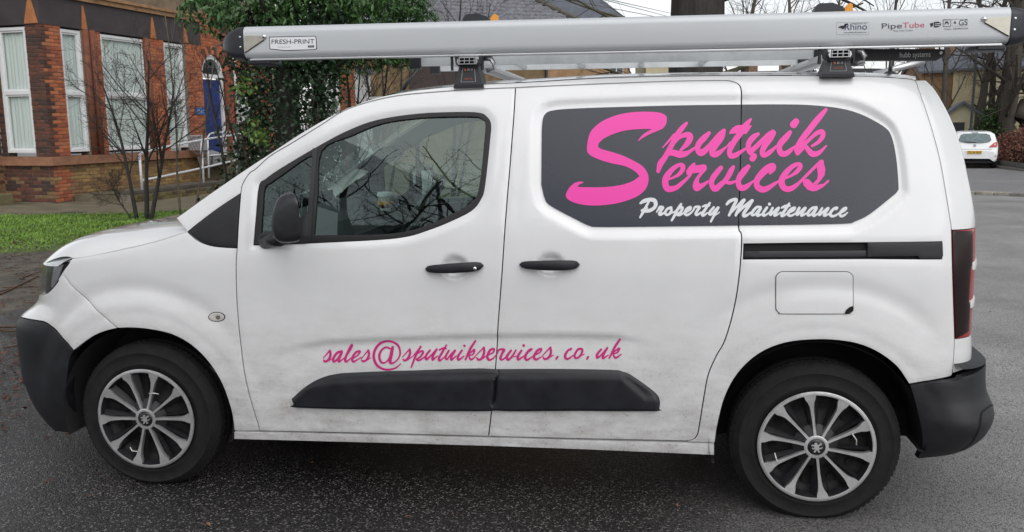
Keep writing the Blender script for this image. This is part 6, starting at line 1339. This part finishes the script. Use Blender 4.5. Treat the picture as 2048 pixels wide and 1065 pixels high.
# ---- hedge bank on the right
HEDGE = mat('beech_hedge', (.19, .075, .050), rough=.85, var=.6, scale=4, var_col=(.045, .022, .018)); HEDGEG = mat('hedge_green', (.075, .085, .025), rough=.8, var=.5, scale=5)
hb = [np.array([*at_z(1972, 334, -.33)[:2], -.33]), np.array([*at_z(2048, 349, -.3)[:2], -.3])]
hdir = np.array([.80, -.6, 0.]); hdir /= np.linalg.norm(hdir); h0 = hb[0]+np.array([.45, .3, 0])
HB = thing('hedge', 'wide red brown clipped hedge on the bank behind the white hatchback', 'hedge', tuple(h0))
rh = np.random.default_rng(55)
def hedge_h(s): return 1.75+.35*smooth(s, .5, 3.0)+.25*smooth(s, 3, 8)
n = 26000; s_ = rh.uniform(-1.5, 7, n); dpt = rh.uniform(0, 5.5, n)**1.0; hh = hedge_h(s_)*np.minimum(1, .45+dpt*.5)*np.clip(.85+s_*.3, .5, 1); zz = hh*np.clip(rh.uniform(.0, 1, n)**.35, 0, 1)+rh.normal(0, .05, n)
hnr = np.array([-hdir[1], hdir[0], 0]); P = h0+s_[:, None]*hdir+dpt[:, None]*hnr+np.stack([0*s_, 0*s_, np.maximum(zz, .02)-.1], -1)
V, F = leaves(P, .11, rh, droop=-.2, aspect=.5); fast_mesh('foliage', V, F, HEDGE, HB)['kind'] = 'stuff'
m_ = 900; c = h0+3.2*hdir+.8*hnr; P = c+rh.normal(0, 1, (m_, 3))*[.9, .8, .35]+[0, 0, 1.25]; V, F = leaves(P, .10, rh, droop=-.2, aspect=.5); fast_mesh('green_growth', V, F, HEDGEG, HB)['kind'] = 'stuff'
segs = [[]]
for i in range(700):
    p = h0+rh.uniform(0, 11)*hdir+rh.uniform(.1, 5)*hnr; grow(rh, p-[0, 0, .1], (rh.normal(0, .3), rh.normal(0, .3), 1), rh.uniform(.6, 1.5), .008, 0, segs, [], bend=.3, seglen=.3)
V, F = prisms(segs[0], 3); fast_mesh('stems', V, F, mat('hedge_stem', (.09, .05, .04), rough=.9), HB)['kind'] = 'stuff'
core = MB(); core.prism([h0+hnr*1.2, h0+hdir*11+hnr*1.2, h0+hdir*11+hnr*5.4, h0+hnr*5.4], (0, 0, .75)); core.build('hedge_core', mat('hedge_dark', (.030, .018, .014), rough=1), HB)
for u, v, dep, sx, lab in ((1993, 205, 46, .9, 'bright green shrub between the trunks on the hedge bank'), (1950, 215, 50, .7, 'green bush beside the dark lamp post')):
    c = px_at(u, v, dep); n = 2600; q = rh.normal(0, 1, (n, 3)); q /= np.linalg.norm(q, axis=1)[:, None]; q *= rh.uniform(.3, 1, (n, 1)); P = np.array([c[0], c[1], 1.1])+q*[sx, sx, 1.25]; P[:, 2] = np.maximum(P[:, 2], -.2)
    t = thing('green_bush', lab, 'bush', (c[0], c[1], 0)); V, F = leaves(P, .16, rh, droop=.1, aspect=.55); fast_mesh('foliage', V, F, mat('bush_green', (.05, .10, .025), rough=.6, var=.6, scale=3), t)
    MB().tube([(c[0], c[1], 0), (c[0]+.05, c[1], c[2])], [.06, .03], 6).build('stem', BARKD, t)
# ---- grass blades on the lawn, fallen leaves, twigs
lp = np.vstack([lawn_front, lawn_back[::-1]]); rg = np.random.default_rng(70)
cand = np.stack([rg.uniform(-12.5, -1.5, 150000), rg.uniform(5.0, 14, 150000)], -1); ok = pip(cand, lp); cand = cand[ok]
dfr = dist_poly(cand, lawn_front, False); keep = rg.uniform(0, 1, len(cand)) < np.clip(.12+dfr*.55, 0, 1); cand = cand[keep][:60000]
n = len(cand); base = np.column_stack([cand, np.full(n, .018)]); hgt = rg.uniform(.012, .050, n); an = rg.uniform(0, 6.28, n); ww = .010
dx = np.column_stack([np.cos(an)*ww, np.sin(an)*ww, 0*an]); tip = base+np.column_stack([rg.normal(0, .025, n), rg.normal(0, .025, n), hgt])
V = np.stack([base-dx, base+dx, tip], 1).reshape(-1, 3); F = (np.arange(n)*3)[:, None]+np.arange(3)
go = fast_mesh('grass', V, F, mat('grass_blade', (.16, .30, .035), rough=.55, var=.55, scale=1.6, var_col=(.085, .13, .028))); tag(go, 'short bright green grass of the lawn in front of the house', 'grass', kind='stuff')
def litter(name, label, P, size, m, rz=.02):
    n = len(P); d = rg.normal(0, 1, (n, 3)); d[:, 2] *= .25; d /= np.linalg.norm(d, axis=1)[:, None]; a = np.cross(d, [0, 0, 1]); a /= np.linalg.norm(a, axis=1)[:, None]; s_ = size*rg.uniform(.5, 1.4, (n, 1))
    b_ = np.column_stack([P, rg.uniform(.006, rz, n)]); V = np.stack([b_, b_+d*s_*.5+a*s_*.3+[0, 0, .006], b_+d*s_, b_+d*s_*.5-a*s_*.3+[0, 0, .004]], 1).reshape(-1, 3); V[:, 2] = np.maximum(V[:, 2], .005)
    k = (np.arange(n)*4)[:, None]; o = fast_mesh(name, V, np.vstack([np.hstack([k, k+1, k+2]), np.hstack([k, k+2, k+3])]), m); tag(o, label, 'leaves', kind='stuff'); return o
sp2 = np.vstack([soil_front, lawn_front[::-1]])
c = np.stack([rg.uniform(-9, 0, 20000), rg.uniform(.2, 9, 20000)], -1); c1 = c[pip(c, sp2)][:2600]
litter('leaf_litter', 'brown leaf litter scattered over the bare earth by the lawn', c1, .045, mat('dead_leaf', (.13, .06, .03), rough=.8, var=.6, scale=9, var_col=(.045, .025, .018)))
lv = np.stack([rg.uniform(-11, -2, 6000), rg.uniform(5, 13, 6000)], -1); lv = lv[pip(lv, lp)]; lv = lv[rg.uniform(0, 1, len(lv)) < np.clip(1.1-dist_poly(lv, lawn_front, False)*.5, .06, 1)][:700]; litter('lawn_leaves', 'dead brown leaves lying along the front edge of the lawn', lv, .05, mat('dead_leaf', (.13, .06, .03)), .06)
c2 = np.column_stack([rg.normal(-2.0, .75, 1500), rg.normal(1.7, .75, 1500)]); litter('leaf_debris', 'reddish brown leaf and bark debris on the tarmac beside the front bumper', c2, .035, mat('red_debris', (.12, .04, .022), rough=.8, var=.6, scale=11, var_col=(.05, .022, .015)), .012)
c3 = np.column_stack([rg.uniform(-3, 6, 260), rg.uniform(-1.6, 6, 260)]); litter('stray_leaves', 'a few stray leaf scraps on the wet tarmac around the van', c3, .020, mat('stray_leaf', (.17, .08, .04), rough=.8, var=.5, scale=12), .010)
segs = [[]]
for i in range(110):
    p = sp2[rg.integers(0, len(sp2))]*.5+np.array([-3.2, 3.6])*.5+rg.normal(0, .9, 2); p = np.array([min(p[0], -1.0), p[1], .012]); a = rg.uniform(0, 3.14); L = rg.uniform(.08, .6)
    grow(rg, p, (math.cos(a), math.sin(a)*.4, 0), L, .005, 0, segs, [], bend=.06, up=-.0, seglen=.1)
for u0, v0, u1, v1, rr_ in ((0, 657, 80, 657, .012), (0, 664, 60, 668, .009), (0, 592, 78, 555, .010), (10, 700, 60, 690, .006), (40, 560, 84, 545, .007)):
    a, b = at_z(u0, v0), at_z(u1, v1); segs[0].append((a[0], a[1], .015, b[0], b[1], .02, rr_, rr_*.7))
V, F = prisms(segs[0], 5); V[:, 2] = np.maximum(V[:, 2], .004); o = fast_mesh('fallen_twigs', V, F, mat('wet_twig', (.10, .06, .035), rough=.7, var=.6, scale=8)); tag(o, 'dark fallen twigs strewn on the ground in front of the van', 'twigs', kind='stuff')
# ---- trees and hedge across the street behind the camera (they show in the door glass)
for i, (x, y, L, rd_, lab) in enumerate(((-.6, -13.5, 9.5, .20, 'leafless tree across the street, reflected in the van door glass'), (-4.6, -16.5, 10, .20, 'second leafless tree across the street behind the viewer'), (4.5, -18, 10, .22, 'third leafless tree across the street behind the viewer'))):
    bare_tree('street_tree', lab, np.array([x, y, 0.]), [((0, 0, 0), (.02, .05, 1), L, rd_), ((.1, .1, 1.5), (.35, .2, 1), L*.7, rd_*.6), ((-.1, .1, 1.8), (-.5, .2, 1), L*.6, rd_*.5)], 120+i, mats=(BARKD, TWIG), group='bare trees across the street', levels=3, nchild=(13, 8, 7), ratio=.5, spread=.85, bend=.16, seglen=.35, rr=.42, start=.15, sides=(8, 5, 4, 3))
# ================================================================== OTHER BUILDINGS, ROAD, CAR
def frame_dir(u, dep, ang):
    "a vertical plane seen at column u, depth dep; ang = turn of its front from facing the camera"
    p = np.array([*at_depth(u, 250, dep)[:2], 0.]); v = p-np.array([CAM[0], CAM[1], 0]); v /= np.linalg.norm(v); a = math.radians(ang); al = np.array([v[1], -v[0], 0]); al = al*math.cos(a)+v*math.sin(a); return p, al, np.array([al[1], -al[0], 0])
def house_front(root, p, al, out, w, h, m, d=6.0): 
    MB().prism([p, p+al*w, p+al*w+[0, 0, h], p+[0, 0, h]], -out*d).build('wall', m, root)
def hwin(root, p, al, out, t, z, w, h):
    A = np.array([al, out, (0, 0, 1)]); c = p+al*t+np.array([0, 0, z]); wn = MB().box(c+out*.02, (w, .10, h), A).build('window', UPVC, root)
    for sx in (-.25, .25): MB().box(c+al*w*sx+out*.06, (w*.42, .05, h*.86), A).build('pane', mat('far_pane', (.05, .06, .065), rough=.08), wn)
# ---- two storey house behind, with the grey tiled hip roof
p, al, out = frame_dir(690, 38, 8); w_ = float(12.4); eave = 5.35
HB2 = thing('tiled_house', 'brown rendered house with a grey tiled hip roof behind the van', 'house', tuple(p))
PEB = mat('brown_pebbledash', (.17, .115, .060), rough=.95, var=.4, scale=3, bump=.6, bscale=60); TAN = mat('tan_brick', (.30, .185, .10), rough=.9, var=.3, scale=5)
house_front(HB2, p, al, out, w_*.73, eave, PEB, 7); q2 = p+al*w_*.74; MB().prism([q2, q2+al*4.0, q2+al*4.0+[0, 0, eave-.3], q2+[0, 0, eave-.3]], -out*6).build('wall', TAN, HB2)
MB().box(p+al*(w_*.735)+out*.04+[0, 0, eave/2], (.10, .10, eave), np.array([al, out, (0, 0, 1)])).build('downpipe', TRIMB, HB2)
MB().box(p+al*(w_*.32)+out*.05+[0, 0, 3.8], (2.3, .10, 1.6), np.array([al, out, (0, 0, 1)])).build('timber_panel', mat('dark_timber', (.045, .032, .030), rough=.8, var=.3, scale=6, stretch=(1, 1, 8)), HB2)
hwin(HB2, q2, al, out, 3.4, 4.2, .7, 1.5)
# roof: courses of rolled tiles, each course lapping the one below; hip on the right
TILE = mat('grey_roof_tile', (.17, .17, .19), rough=.7, var=.5, scale=5, var_col=(.075, .077, .088), bump=.2, bscale=20)
rw_ = w_*1.02; slope = math.radians(38); run = 5.2; nc = 17; wave = .26; V = []; Fq = []
for c in range(nc):
    s0, s1 = run*c/nc, run*(c+1)/nc+.05; cut = rw_-s0*.95
    nx = max(2, int(cut/wave*6))
    k = len(V)
    for i in range(nx+1):
        t = cut*i/nx; wv = .055*abs(math.sin(math.pi*t/wave+(c % 2)*1.57))**.8
        for s_, lift in ((s0, .105), (s1, .012)):
            V.append(p-al*.2+al*t+out*(.35-s_*math.cos(slope))+np.array([0, 0, eave-.05+s_*math.sin(slope)+lift+wv]))
        V.append(p-al*.2+al*t+out*(.35-(s0+.10)*math.cos(slope))+np.array([0, 0, eave-.05+s0*math.sin(slope)-.01]))
    for i in range(nx):
        b_ = k+i*3; Fq += [(b_, b_+3, b_+4, b_+1), (b_+2, b_+5, b_+3, b_)]
rt = fast_mesh('roof_tiles', V, Fq, TILE, HB2, False); tag(rt, kind='stuff')
hipA, hipB = p-al*.2+al*rw_+out*.35+[0, 0, eave+.05], p-al*.2+al*(rw_-run*.95)+out*(.35-run*math.cos(slope))+[0, 0, eave+run*math.sin(slope)+.08]
hips = []
for i in range(26):
    a, b = hipA+(hipB-hipA)*i/26, hipA+(hipB-hipA)*(i+1.12)/26; MB().tube([a, b+[0, 0, .02]], [.14, .12], 8).build('hip_tile', mat('hip_tile', (.10, .095, .075), rough=.85, var=.5, scale=4), HB2)
side_q = [hipA, hipB, hipB-out*3.0, hipA-out*9+al*.3]; MB().prism(side_q, (0, 0, -.1)).build('hip_side', TILE, HB2)
MB().prism([p-al*.2+out*.33+[0, 0, eave-.12], p-al*.2+al*rw_+out*.33+[0, 0, eave-.12], p-al*.2+al*rw_-out*6+[0, 0, eave-.12], p-al*.2-out*6+[0, 0, eave-.12]], (0, 0, .10)).build('soffit', mat('soffit_white', (.5, .5, .48)), HB2)
MB().tube([p+al*(w_*.235)+out*.1+[0, 0, eave+.3], p+al*(w_*.235)+out*.1+[0, 0, eave+2.4]], .05, 6).build('vent_pipe', mat('pipe_pale', (.4, .38, .38), rough=.6), HB2)
# slate gable just visible to its right
ps, als, outs = frame_dir(1178, 44, 4); G2 = thing('slate_house', 'slate roofed house edge right of the grey tiled roof', 'house', tuple(ps)); house_front(G2, ps, als, outs, 2.0, 6.2, TAN, 5)
MB().prism([ps+[0, 0, 6.2]+outs*.2-als*3, ps+als*2.2+outs*.2+[0, 0, 6.2], ps+als*.2-outs*2.4+[0, 0, 8.2], ps-als*3-outs*2.4+[0, 0, 8.2]], (0, 0, .12)).build('roof', mat('slate', (.10, .11, .135), rough=.6, var=.3, scale=3), G2)
# orange brick post and white outbuilding glimpsed between the evergreen and the bare trees
c = px_at(695, 190, 15.5); pt = thing('brick_post', 'tall orange brick post behind the van windscreen pillar', 'post', (c[0], c[1], 0))
MB().box((c[0], c[1], 1.45), (.20, .20, 2.9)).build('post_core', MORT, pt)
for i in range(36):
    for f_ in (0, 1): 
        o = bpy.data.objects.new('brick', brick_mesh(.215, RED[(i*3+f_) % 5] if i % 4 else RED[2])); COL.objects.link(o); o.parent = pt; o.matrix_parent_inverse = Matrix.Translation(-world_loc(pt)); o.matrix_basis = Matrix.Translation((c[0], c[1]+(-.055 if f_ == 0 else .055), .04+i*.078))
c = px_at(664, 190, 20); wo = thing('white_shed', 'white painted outbuilding glimpsed between the evergreen and the orange post', 'shed', (c[0], c[1], 0)); MB().box((c[0]-.1, c[1]+1, 1.4), (.75, 2, 2.8)).build('wall', mat('white_wash', (.62, .63, .62), rough=.8, var=.3, scale=4), wo); MB().box((c[0]-.1, c[1]+1, 2.85), (.9, 2.2, .12)).build('roof', TILE, wo); MB().box((c[0]-.1, c[1]-.02, 1.0), (.5, .05, 1.9)).build('door', UPVC, wo)
# brown timber fence further left behind the saplings
# ---- cream houses beyond the road
CREAM = mat('cream_render', (.50, .44, .29), rough=.9, var=.2, scale=2); CREAMY = mat('pale_yellow_render', (.55, .50, .33), rough=.9, var=.15, scale=2); SLATE = mat('slate', (.10, .11, .135)); POT = mat('chimney_pot', (.26, .09, .05), rough=.8, var=.3, scale=6)
def gable_house(name, label, u, dep, ang, w, h, d, rise, m, along=True, chim=()):
    p, al, out = frame_dir(u, dep, ang); t = thing(name, label, 'house', tuple(p)); house_front(t, p, al, out, w, h, m, d)
    if along:   # ridge parallel to the front
        for sgn, nm in ((1, 'roof'), (-1, 'roof')):
            a = p-al*.25+(out*.3 if sgn > 0 else -out*(d+.3))+[0, 0, h-.05]; b_ = a+al*(w+.5); r0 = p-al*.25-out*d/2+[0, 0, h+rise]; r1 = r0+al*(w+.5); MB().prism([a, b_, r1, r0], (0, 0, .12)).build(nm, SLATE, t)
        for s in (0, w): MB().prism([p+al*(s-.005)+[0, 0, h], p+al*(s-.005)-out*d+[0, 0, h], p+al*(s-.005)-out*d/2+[0, 0, h+rise]], al*.01).build('gable', m, t)
    else:
        MB().prism([p+[0, 0, h], p+al*w+[0, 0, h], p+al*w/2+[0, 0, h+rise]], -out*d).build('gable', m, t)
        for s0, s1 in ((-.3, w/2), (w+.3, w/2)):
            dz_ = -rise*.3/(w/2) if True else 0; a = p+al*s0+out*.3+[0, 0, h+dz_]; b_ = p+al*s1+out*.3+[0, 0, h+rise]; MB().prism([a, b_, b_-out*(d+.4), a-out*(d+.4)], (0, 0, .14)).build('roof', SLATE, t)
    for s, hh in chim:
        c = p+al*s-out*d/2+[0, 0, h+rise+hh/2-.3]; ch = MB().box(c, (.9, .6, hh+.6), np.array([al, out, (0, 0, 1)])).build('chimney', mat('chimney_brick', (.22, .13, .08), rough=.9, var=.4, scale=5), t)
        for k_ in (-.3, 0, .3): MB().lathe([(.10, 0), (.12, .1), (.09, .15), (.10, .42), (.0, .42)], c+al*k_+[0, 0, (hh+.6)/2], (0, 0, 1), 8).build('chimney_pot', POT, ch)
    return t, p, al, out
gable_house('terrace_house', 'tan terraced house with red chimney pots far right', 1838, 62, 10, 3.2, 4.6, 7, 1.2, TAN, True, ((.8, .8), (2.6, .6)))
t_, p_, a_, o_ = gable_house('cream_house', 'long cream rendered house with slate roof beyond the bare trunks', 1900, 56, -6, 5.2, 4.4, 7, 1.5, CREAM, True, ((2.2, .5),))
gable_house('cream_house', 'pale yellow house behind the ivy grown trunk at right', 1958, 52, -4, 6.0, 4.2, 6, 1.4, CREAMY, True)
t_, p_, a_, o_ = gable_house('garage', 'small cream gabled garage with a dark door behind the white hatchback', 1887, 47, 3, 1.6, 1.75, 4, .62, CREAMY, False)
MB().box(p_+a_*.62+o_*.03+[0, 0, .75], (.55, .05, 1.5), np.array([a_, o_, (0, 0, 1)])).build('door', mat('garage_door', (.02, .02, .024), rough=.5), t_)
gable_house('terrace_house', 'tan house glimpsed behind the thick tree trunk', 1290, 48, 6, 3.6, 5.0, 6, 1.2, CREAMY, True); gable_house('terrace_house', 'distant terraced house with red pots under the storage tube', 1470, 75, 4, 6.5, 4.2, 7, 1.6, TAN, True, ((1.5, .7), (4.2, .7)))
# ---- dark lamp post
c = px_at(1942, 250, 45); lpz = thing('lamp_post', 'dark lamp post between the white hatchback and the bare trunks', 'lamp post', (c[0], c[1], 0)); MB().tube([(c[0], c[1], 0), (c[0], c[1], 1.2), (c[0], c[1], 1.25), (c[0]+.02, c[1], 7.5)], [.09, .09, .06, .045], 8).build('pole', mat('post_green', (.03, .04, .04), rough=.5), lpz); MB().tube([(c[0]+.02, c[1], 7.5), (c[0]-.5, c[1]-.2, 7.8), (c[0]-1.0, c[1]-.4, 7.8)], .035, 6).build('bracket', mat('post_green', (.03, .04, .04)), lpz); MB().box((c[0]-1.25, c[1]-.5, 7.8), (.5, .2, .1), bev=.03).build('lantern', mat('lantern_grey', (.3, .3, .3)), lpz)
# ---- kerb stones between the yard and the road, kerb and pavement by the hedge
a0, a1 = np.array(at_z(1880, 384)), np.array(at_z(2120, 395)); kd = (a1-a0)/np.linalg.norm(a1-a0); kn = np.array([-kd[1], kd[0], 0]); KS = [mat('kerb_%d' % i, c_, rough=.85, var=.5, scale=8, bump=.4, bscale=40) for i, c_ in enumerate(((.34, .32, .27), (.26, .25, .22), (.40, .37, .30), (.20, .19, .17)))]
kb = thing('kerb', 'worn pale kerb stones crossing the yard entrance at right', 'kerb', tuple(a0)); r_ = random.Random(9); t = -3.0
while t < 9:
    L = r_.uniform(.28, .62); MB().box(a0+kd*(t+L/2)+kn*r_.uniform(-.03, .03)+[0, 0, .012+r_.uniform(-.006, .01)], (L-.02, .24+r_.uniform(-.06, .03), .07), np.array([kd, kn, (0, 0, 1)]), .012).build('kerb_stone', r_.choice(KS), kb); t += L
b0, b1 = np.array(at_z(1993, 336, -.33)), np.array(at_z(2100, 350, -.30)); b0[2] = b1[2] = -.33; sheet('pavement', [b0[:2]+[-2.2, 3.0], b0[:2], b1[:2], b1[:2]+[3, 3.5], b0[:2]+[3.5, 6]], -.22, mat('pavement_grey', (.15, .148, .145), rough=.8, var=.3, scale=3))
d_ = b1-b0; L_ = np.linalg.norm(d_); d_ /= L_; kb2 = thing('kerb', 'low grey kerb along the pavement under the hedge', 'kerb', tuple(b0))
for i in range(8): MB().box(b0+d_*(i*L_/8+L_/16)+[0, 0, .045], (L_/8-.015, .14, .13), np.array([d_, (-d_[1], d_[0], 0), (0, 0, 1)]), .012).build('kerb_stone', KS[3], kb2)
e0 = b0+np.array([-2.2, 3.0, 0]); d2 = b0-e0; L2 = np.linalg.norm(d2); d2 /= L2
for i in range(4): MB().box(e0+d2*(i*L2/4+L2/8)+[0, 0, .045], (L2/4-.015, .14, .13), np.array([d2, (-d2[1], d2[0], 0), (0, 0, 1)]), .012).build('kerb_stone', KS[3], kb2)
# ---- white hatchback parked across the road (seen from behind)
vdir = np.array(at_z(1943, 330, -.33))-CAM; vd = np.array([vdir[0], vdir[1], 0]); vd /= np.linalg.norm(vd); th_ = math.radians(-6); fwd = np.array([vd[0]*math.cos(th_)+vd[1]*math.sin(th_), vd[1]*math.cos(th_)-vd[0]*math.sin(th_), 0]); rgt = np.array([fwd[1], -fwd[0], 0])
cc = np.array(at_z(1943, 336, -.33)); cen = np.array([cc[0], cc[1], float(gz(cc[0], cc[1]))+.006])
CARR = thing('parked_car', 'small white hatchback parked across the road, seen from behind', 'car', tuple(cen))
def cp_(x, y, z): return cen+fwd*(x-.62)+rgt*y+np.array([0, 0, z])     # x from the rear bumper forward
CWHITE = mat('car_white', (.78, .79, .80), rough=.25, coat=.6, var=.03, scale=2)
st = [  # x, half width at sill / belt / roof, z sill, z belt, z roof
 (0.00, .60, .70, .60, .40, .66, .70), (.04, .76, .80, .66, .30, .72, .86), (.10, .80, .83, .70, .27, .82, 1.02), (.21, .82, .85, .67, .25, .93, 1.30), (.34, .83, .86, .65, .24, .96, 1.44), (.8, .84, .865, .63, .22, .96, 1.485), (1.6, .845, .865, .60, .22, .95, 1.49), (2.3, .845, .865, .57, .22, .94, 1.43), (2.9, .84, .86, .56, .22, .95, 1.12), (3.3, .83, .85, .66, .24, .90, 1.0), (3.8, .76, .79, .60, .26, .74, .84), (3.98, .60, .64, .50, .30, .60, .66)]
secs = []
for x, ws, wb, wr, z0, zb_, zr in st:
    half = [(ws*.9, z0), (ws, z0+.06), (wb, z0+(zb_-z0)*.55), (wb-.01, zb_), (wr+.05, zr-.06*(zr-zb_)/.5-.02), (wr-.06, zr-.012), (wr*.5, zr+.006), (0, zr+.012)]
    secs.append([cp_(x, y, z) for y, z in half]+[cp_(x, -y, z) for y, z in half[-2::-1]])
n = len(secs[0]); v = [q for s_ in secs for q in s_]; f = [(i*n+j, i*n+j+1, (i+1)*n+j+1, (i+1)*n+j) for i in range(len(secs)-1) for j in range(n-1)]+[tuple(range(n))]
mesh_obj('body', v, f, CWHITE, CARR, True, 38)
def tail_pt(y, z):   # on the sloping tailgate
    xs = np.interp(z, [.40, .66, .70, .86, 1.02, 1.30, 1.44, 1.485], [0, 0, .0, .04, .10, .21, .34, .8]); return cp_(xs-.012+.10*(y/.8)**2*.6, y, z)
def tail_poly(name, pts, m, par=CARR, d=.0): 
    P = [tail_pt(y, z)-fwd*d for y, z in pts]; return MB().prism(P, fwd*.03).build(name, m, par)
tail_poly('rear_window', [(-.52, 1.07), (-.25, 1.03), (.25, 1.03), (.52, 1.07), (.58, 1.14), (.52, 1.33), (.40, 1.385), (0, 1.40), (-.40, 1.385), (-.52, 1.33), (-.58, 1.14)], mat('car_window', (.10, .15, .16), rough=.25, spec=.5, var=.4, scale=7), d=.055)
tail_poly('wiper', [(-.38, 1.065), (.05, 1.04), (.05, 1.055), (-.38, 1.085)], TRIMB, d=.075); tail_poly('brake_light', [(-.12, 1.425), (.12, 1.425), (.11, 1.455), (-.11, 1.455)], mat('brake_dark', (.05, .02, .02)), d=.03)
for s in (-1, 1):
    lt = tail_poly('tail_light', [(s*.50, .86), (s*.78, .86), (s*.80, .98), (s*.76, 1.06), (s*.66, 1.02)], mat('car_red', (.42, .02, .02), rough=.2), d=.055); MB().lathe([(.045, .0), (.0, .01)], tail_pt(s*.70, .95)-fwd*.06, -fwd, 12).build('reflector', mat('car_lens', (.75, .45, .42), rough=.2), lt)
    for x in (.62, 3.1): MB().lathe([(.0, .10), (.18, .10), (.26, .09), (.295, .05), (.295, -.08), (.0, -.10)], cp_(x, s*.76, .295), rgt*s, 24).build('wheel', TYRE, CARR, True, 40)
    MB().box(cp_(2.55, s*.93, 1.0), (.10, .18, .12), np.array([fwd, rgt, (0, 0, 1)]), .03).build('door_mirror', CWHITE, CARR)
    P = [cp_(x, s*y, z) for x, y, z in ((.50, .80, 1.0), (2.6, .83, .99), (2.2, .70, 1.33), (1.6, .67, 1.40), (.8, .68, 1.39))]; MB().prism(P, rgt*s*.03).build('side_window', mat('car_window', (.1, .1, .1)), CARR)
tail_poly('number_plate', [(-.26, .60), (.26, .60), (.26, .71), (-.26, .71)], mat('plate_yellow', (.68, .40, .03), rough=.5), d=.035)
V, Fs, wd = text_mesh('t', 'DL54 RJX', (0, 0, 0), (1, 0, 0), (0, 1, 0), None, None); V = [tail_pt(0, .655)-fwd*.045+rgt*(-.23+q[0]*.46/wd)+np.array([0, 0, -.04+q[1]*.085/.7]) for q in V]; mesh_obj('plate_text', V, Fs, INK, CARR)
tail_poly('bumper_strip', [(-.78, .50), (.78, .50), (.78, .53), (-.78, .53)], mat('seam_grey', (.25, .25, .25)), d=.03); tail_poly('boot_seam', [(-.60, .765), (.60, .765), (.60, .775), (-.60, .775)], mat('seam_grey', (.25, .25, .25)), d=.03); MB().lathe([(.055, 0), (.05, .015), (.035, .015), (.035, .004), (.0, .004)], tail_pt(0, .92)-fwd*.02, -fwd, 18).build('badge', CHROME, CARR)
MB().box(cp_(.35, 0, .27), (.5, 1.3, .10), np.array([fwd, rgt, (0, 0, 1)])).build('underbody', DARK, CARR); MB().tube([cp_(.5, .1, 1.485), cp_(.62, .1, 1.66)], .008, 5).build('aerial', TRIMB, CARR)
# ---- overhead wires
for u0, v0, u1, v1, lab in ((1180, -8, 1340, 34, 'middle of three thin overhead cables in the white sky'), (1205, -4, 1330, 24, 'highest of three thin overhead cables in the white sky'), (1190, 10, 1345, 40, 'lowest of three thin overhead cables in the white sky')):
    a, b = px_at(u0, v0, 24), px_at(u1, v1, 46); o = MB().tube([a+(a-b)*1.0, a, b, b+(b-a)*.6], .012, 4).build('overhead_wire', TRIMB); tag(o, lab, 'cable', 'overhead cables above the van')
# ---- brick house and hedge across the street behind the camera
hs = thing('street_house', 'red brick house across the street behind the viewer', 'house', (-2, -26, 0)); MB().box((-2, -28, 3), (14, 5, 6)).build('wall', RED[1], hs); MB().prism([(-9.3, -25.2, 6), (5.3, -25.2, 6), (5.3, -28, 8.6), (-9.3, -28, 8.6)], (0, 0, .15)).build('roof', TILE, hs)
for x in (-6, -2, 2): 
    for z in (1.6, 4.4): MB().box((x, -25.48, z), (1.4, .1, 1.5)).build('window', mat('far_pane', (.05, .06, .065)), hs)
n = 9000; P = np.column_stack([rh.uniform(-14, 16, n), rh.normal(-20.5, .5, n), rh.uniform(0, 1.7, n)]); V, F = leaves(P, .16, rh, aspect=.5); sh_ = thing('street_hedge', 'dark hedge across the street behind the viewer', 'hedge', (1, -20.5, 0)); fast_mesh('foliage', V, F, IVY, sh_)
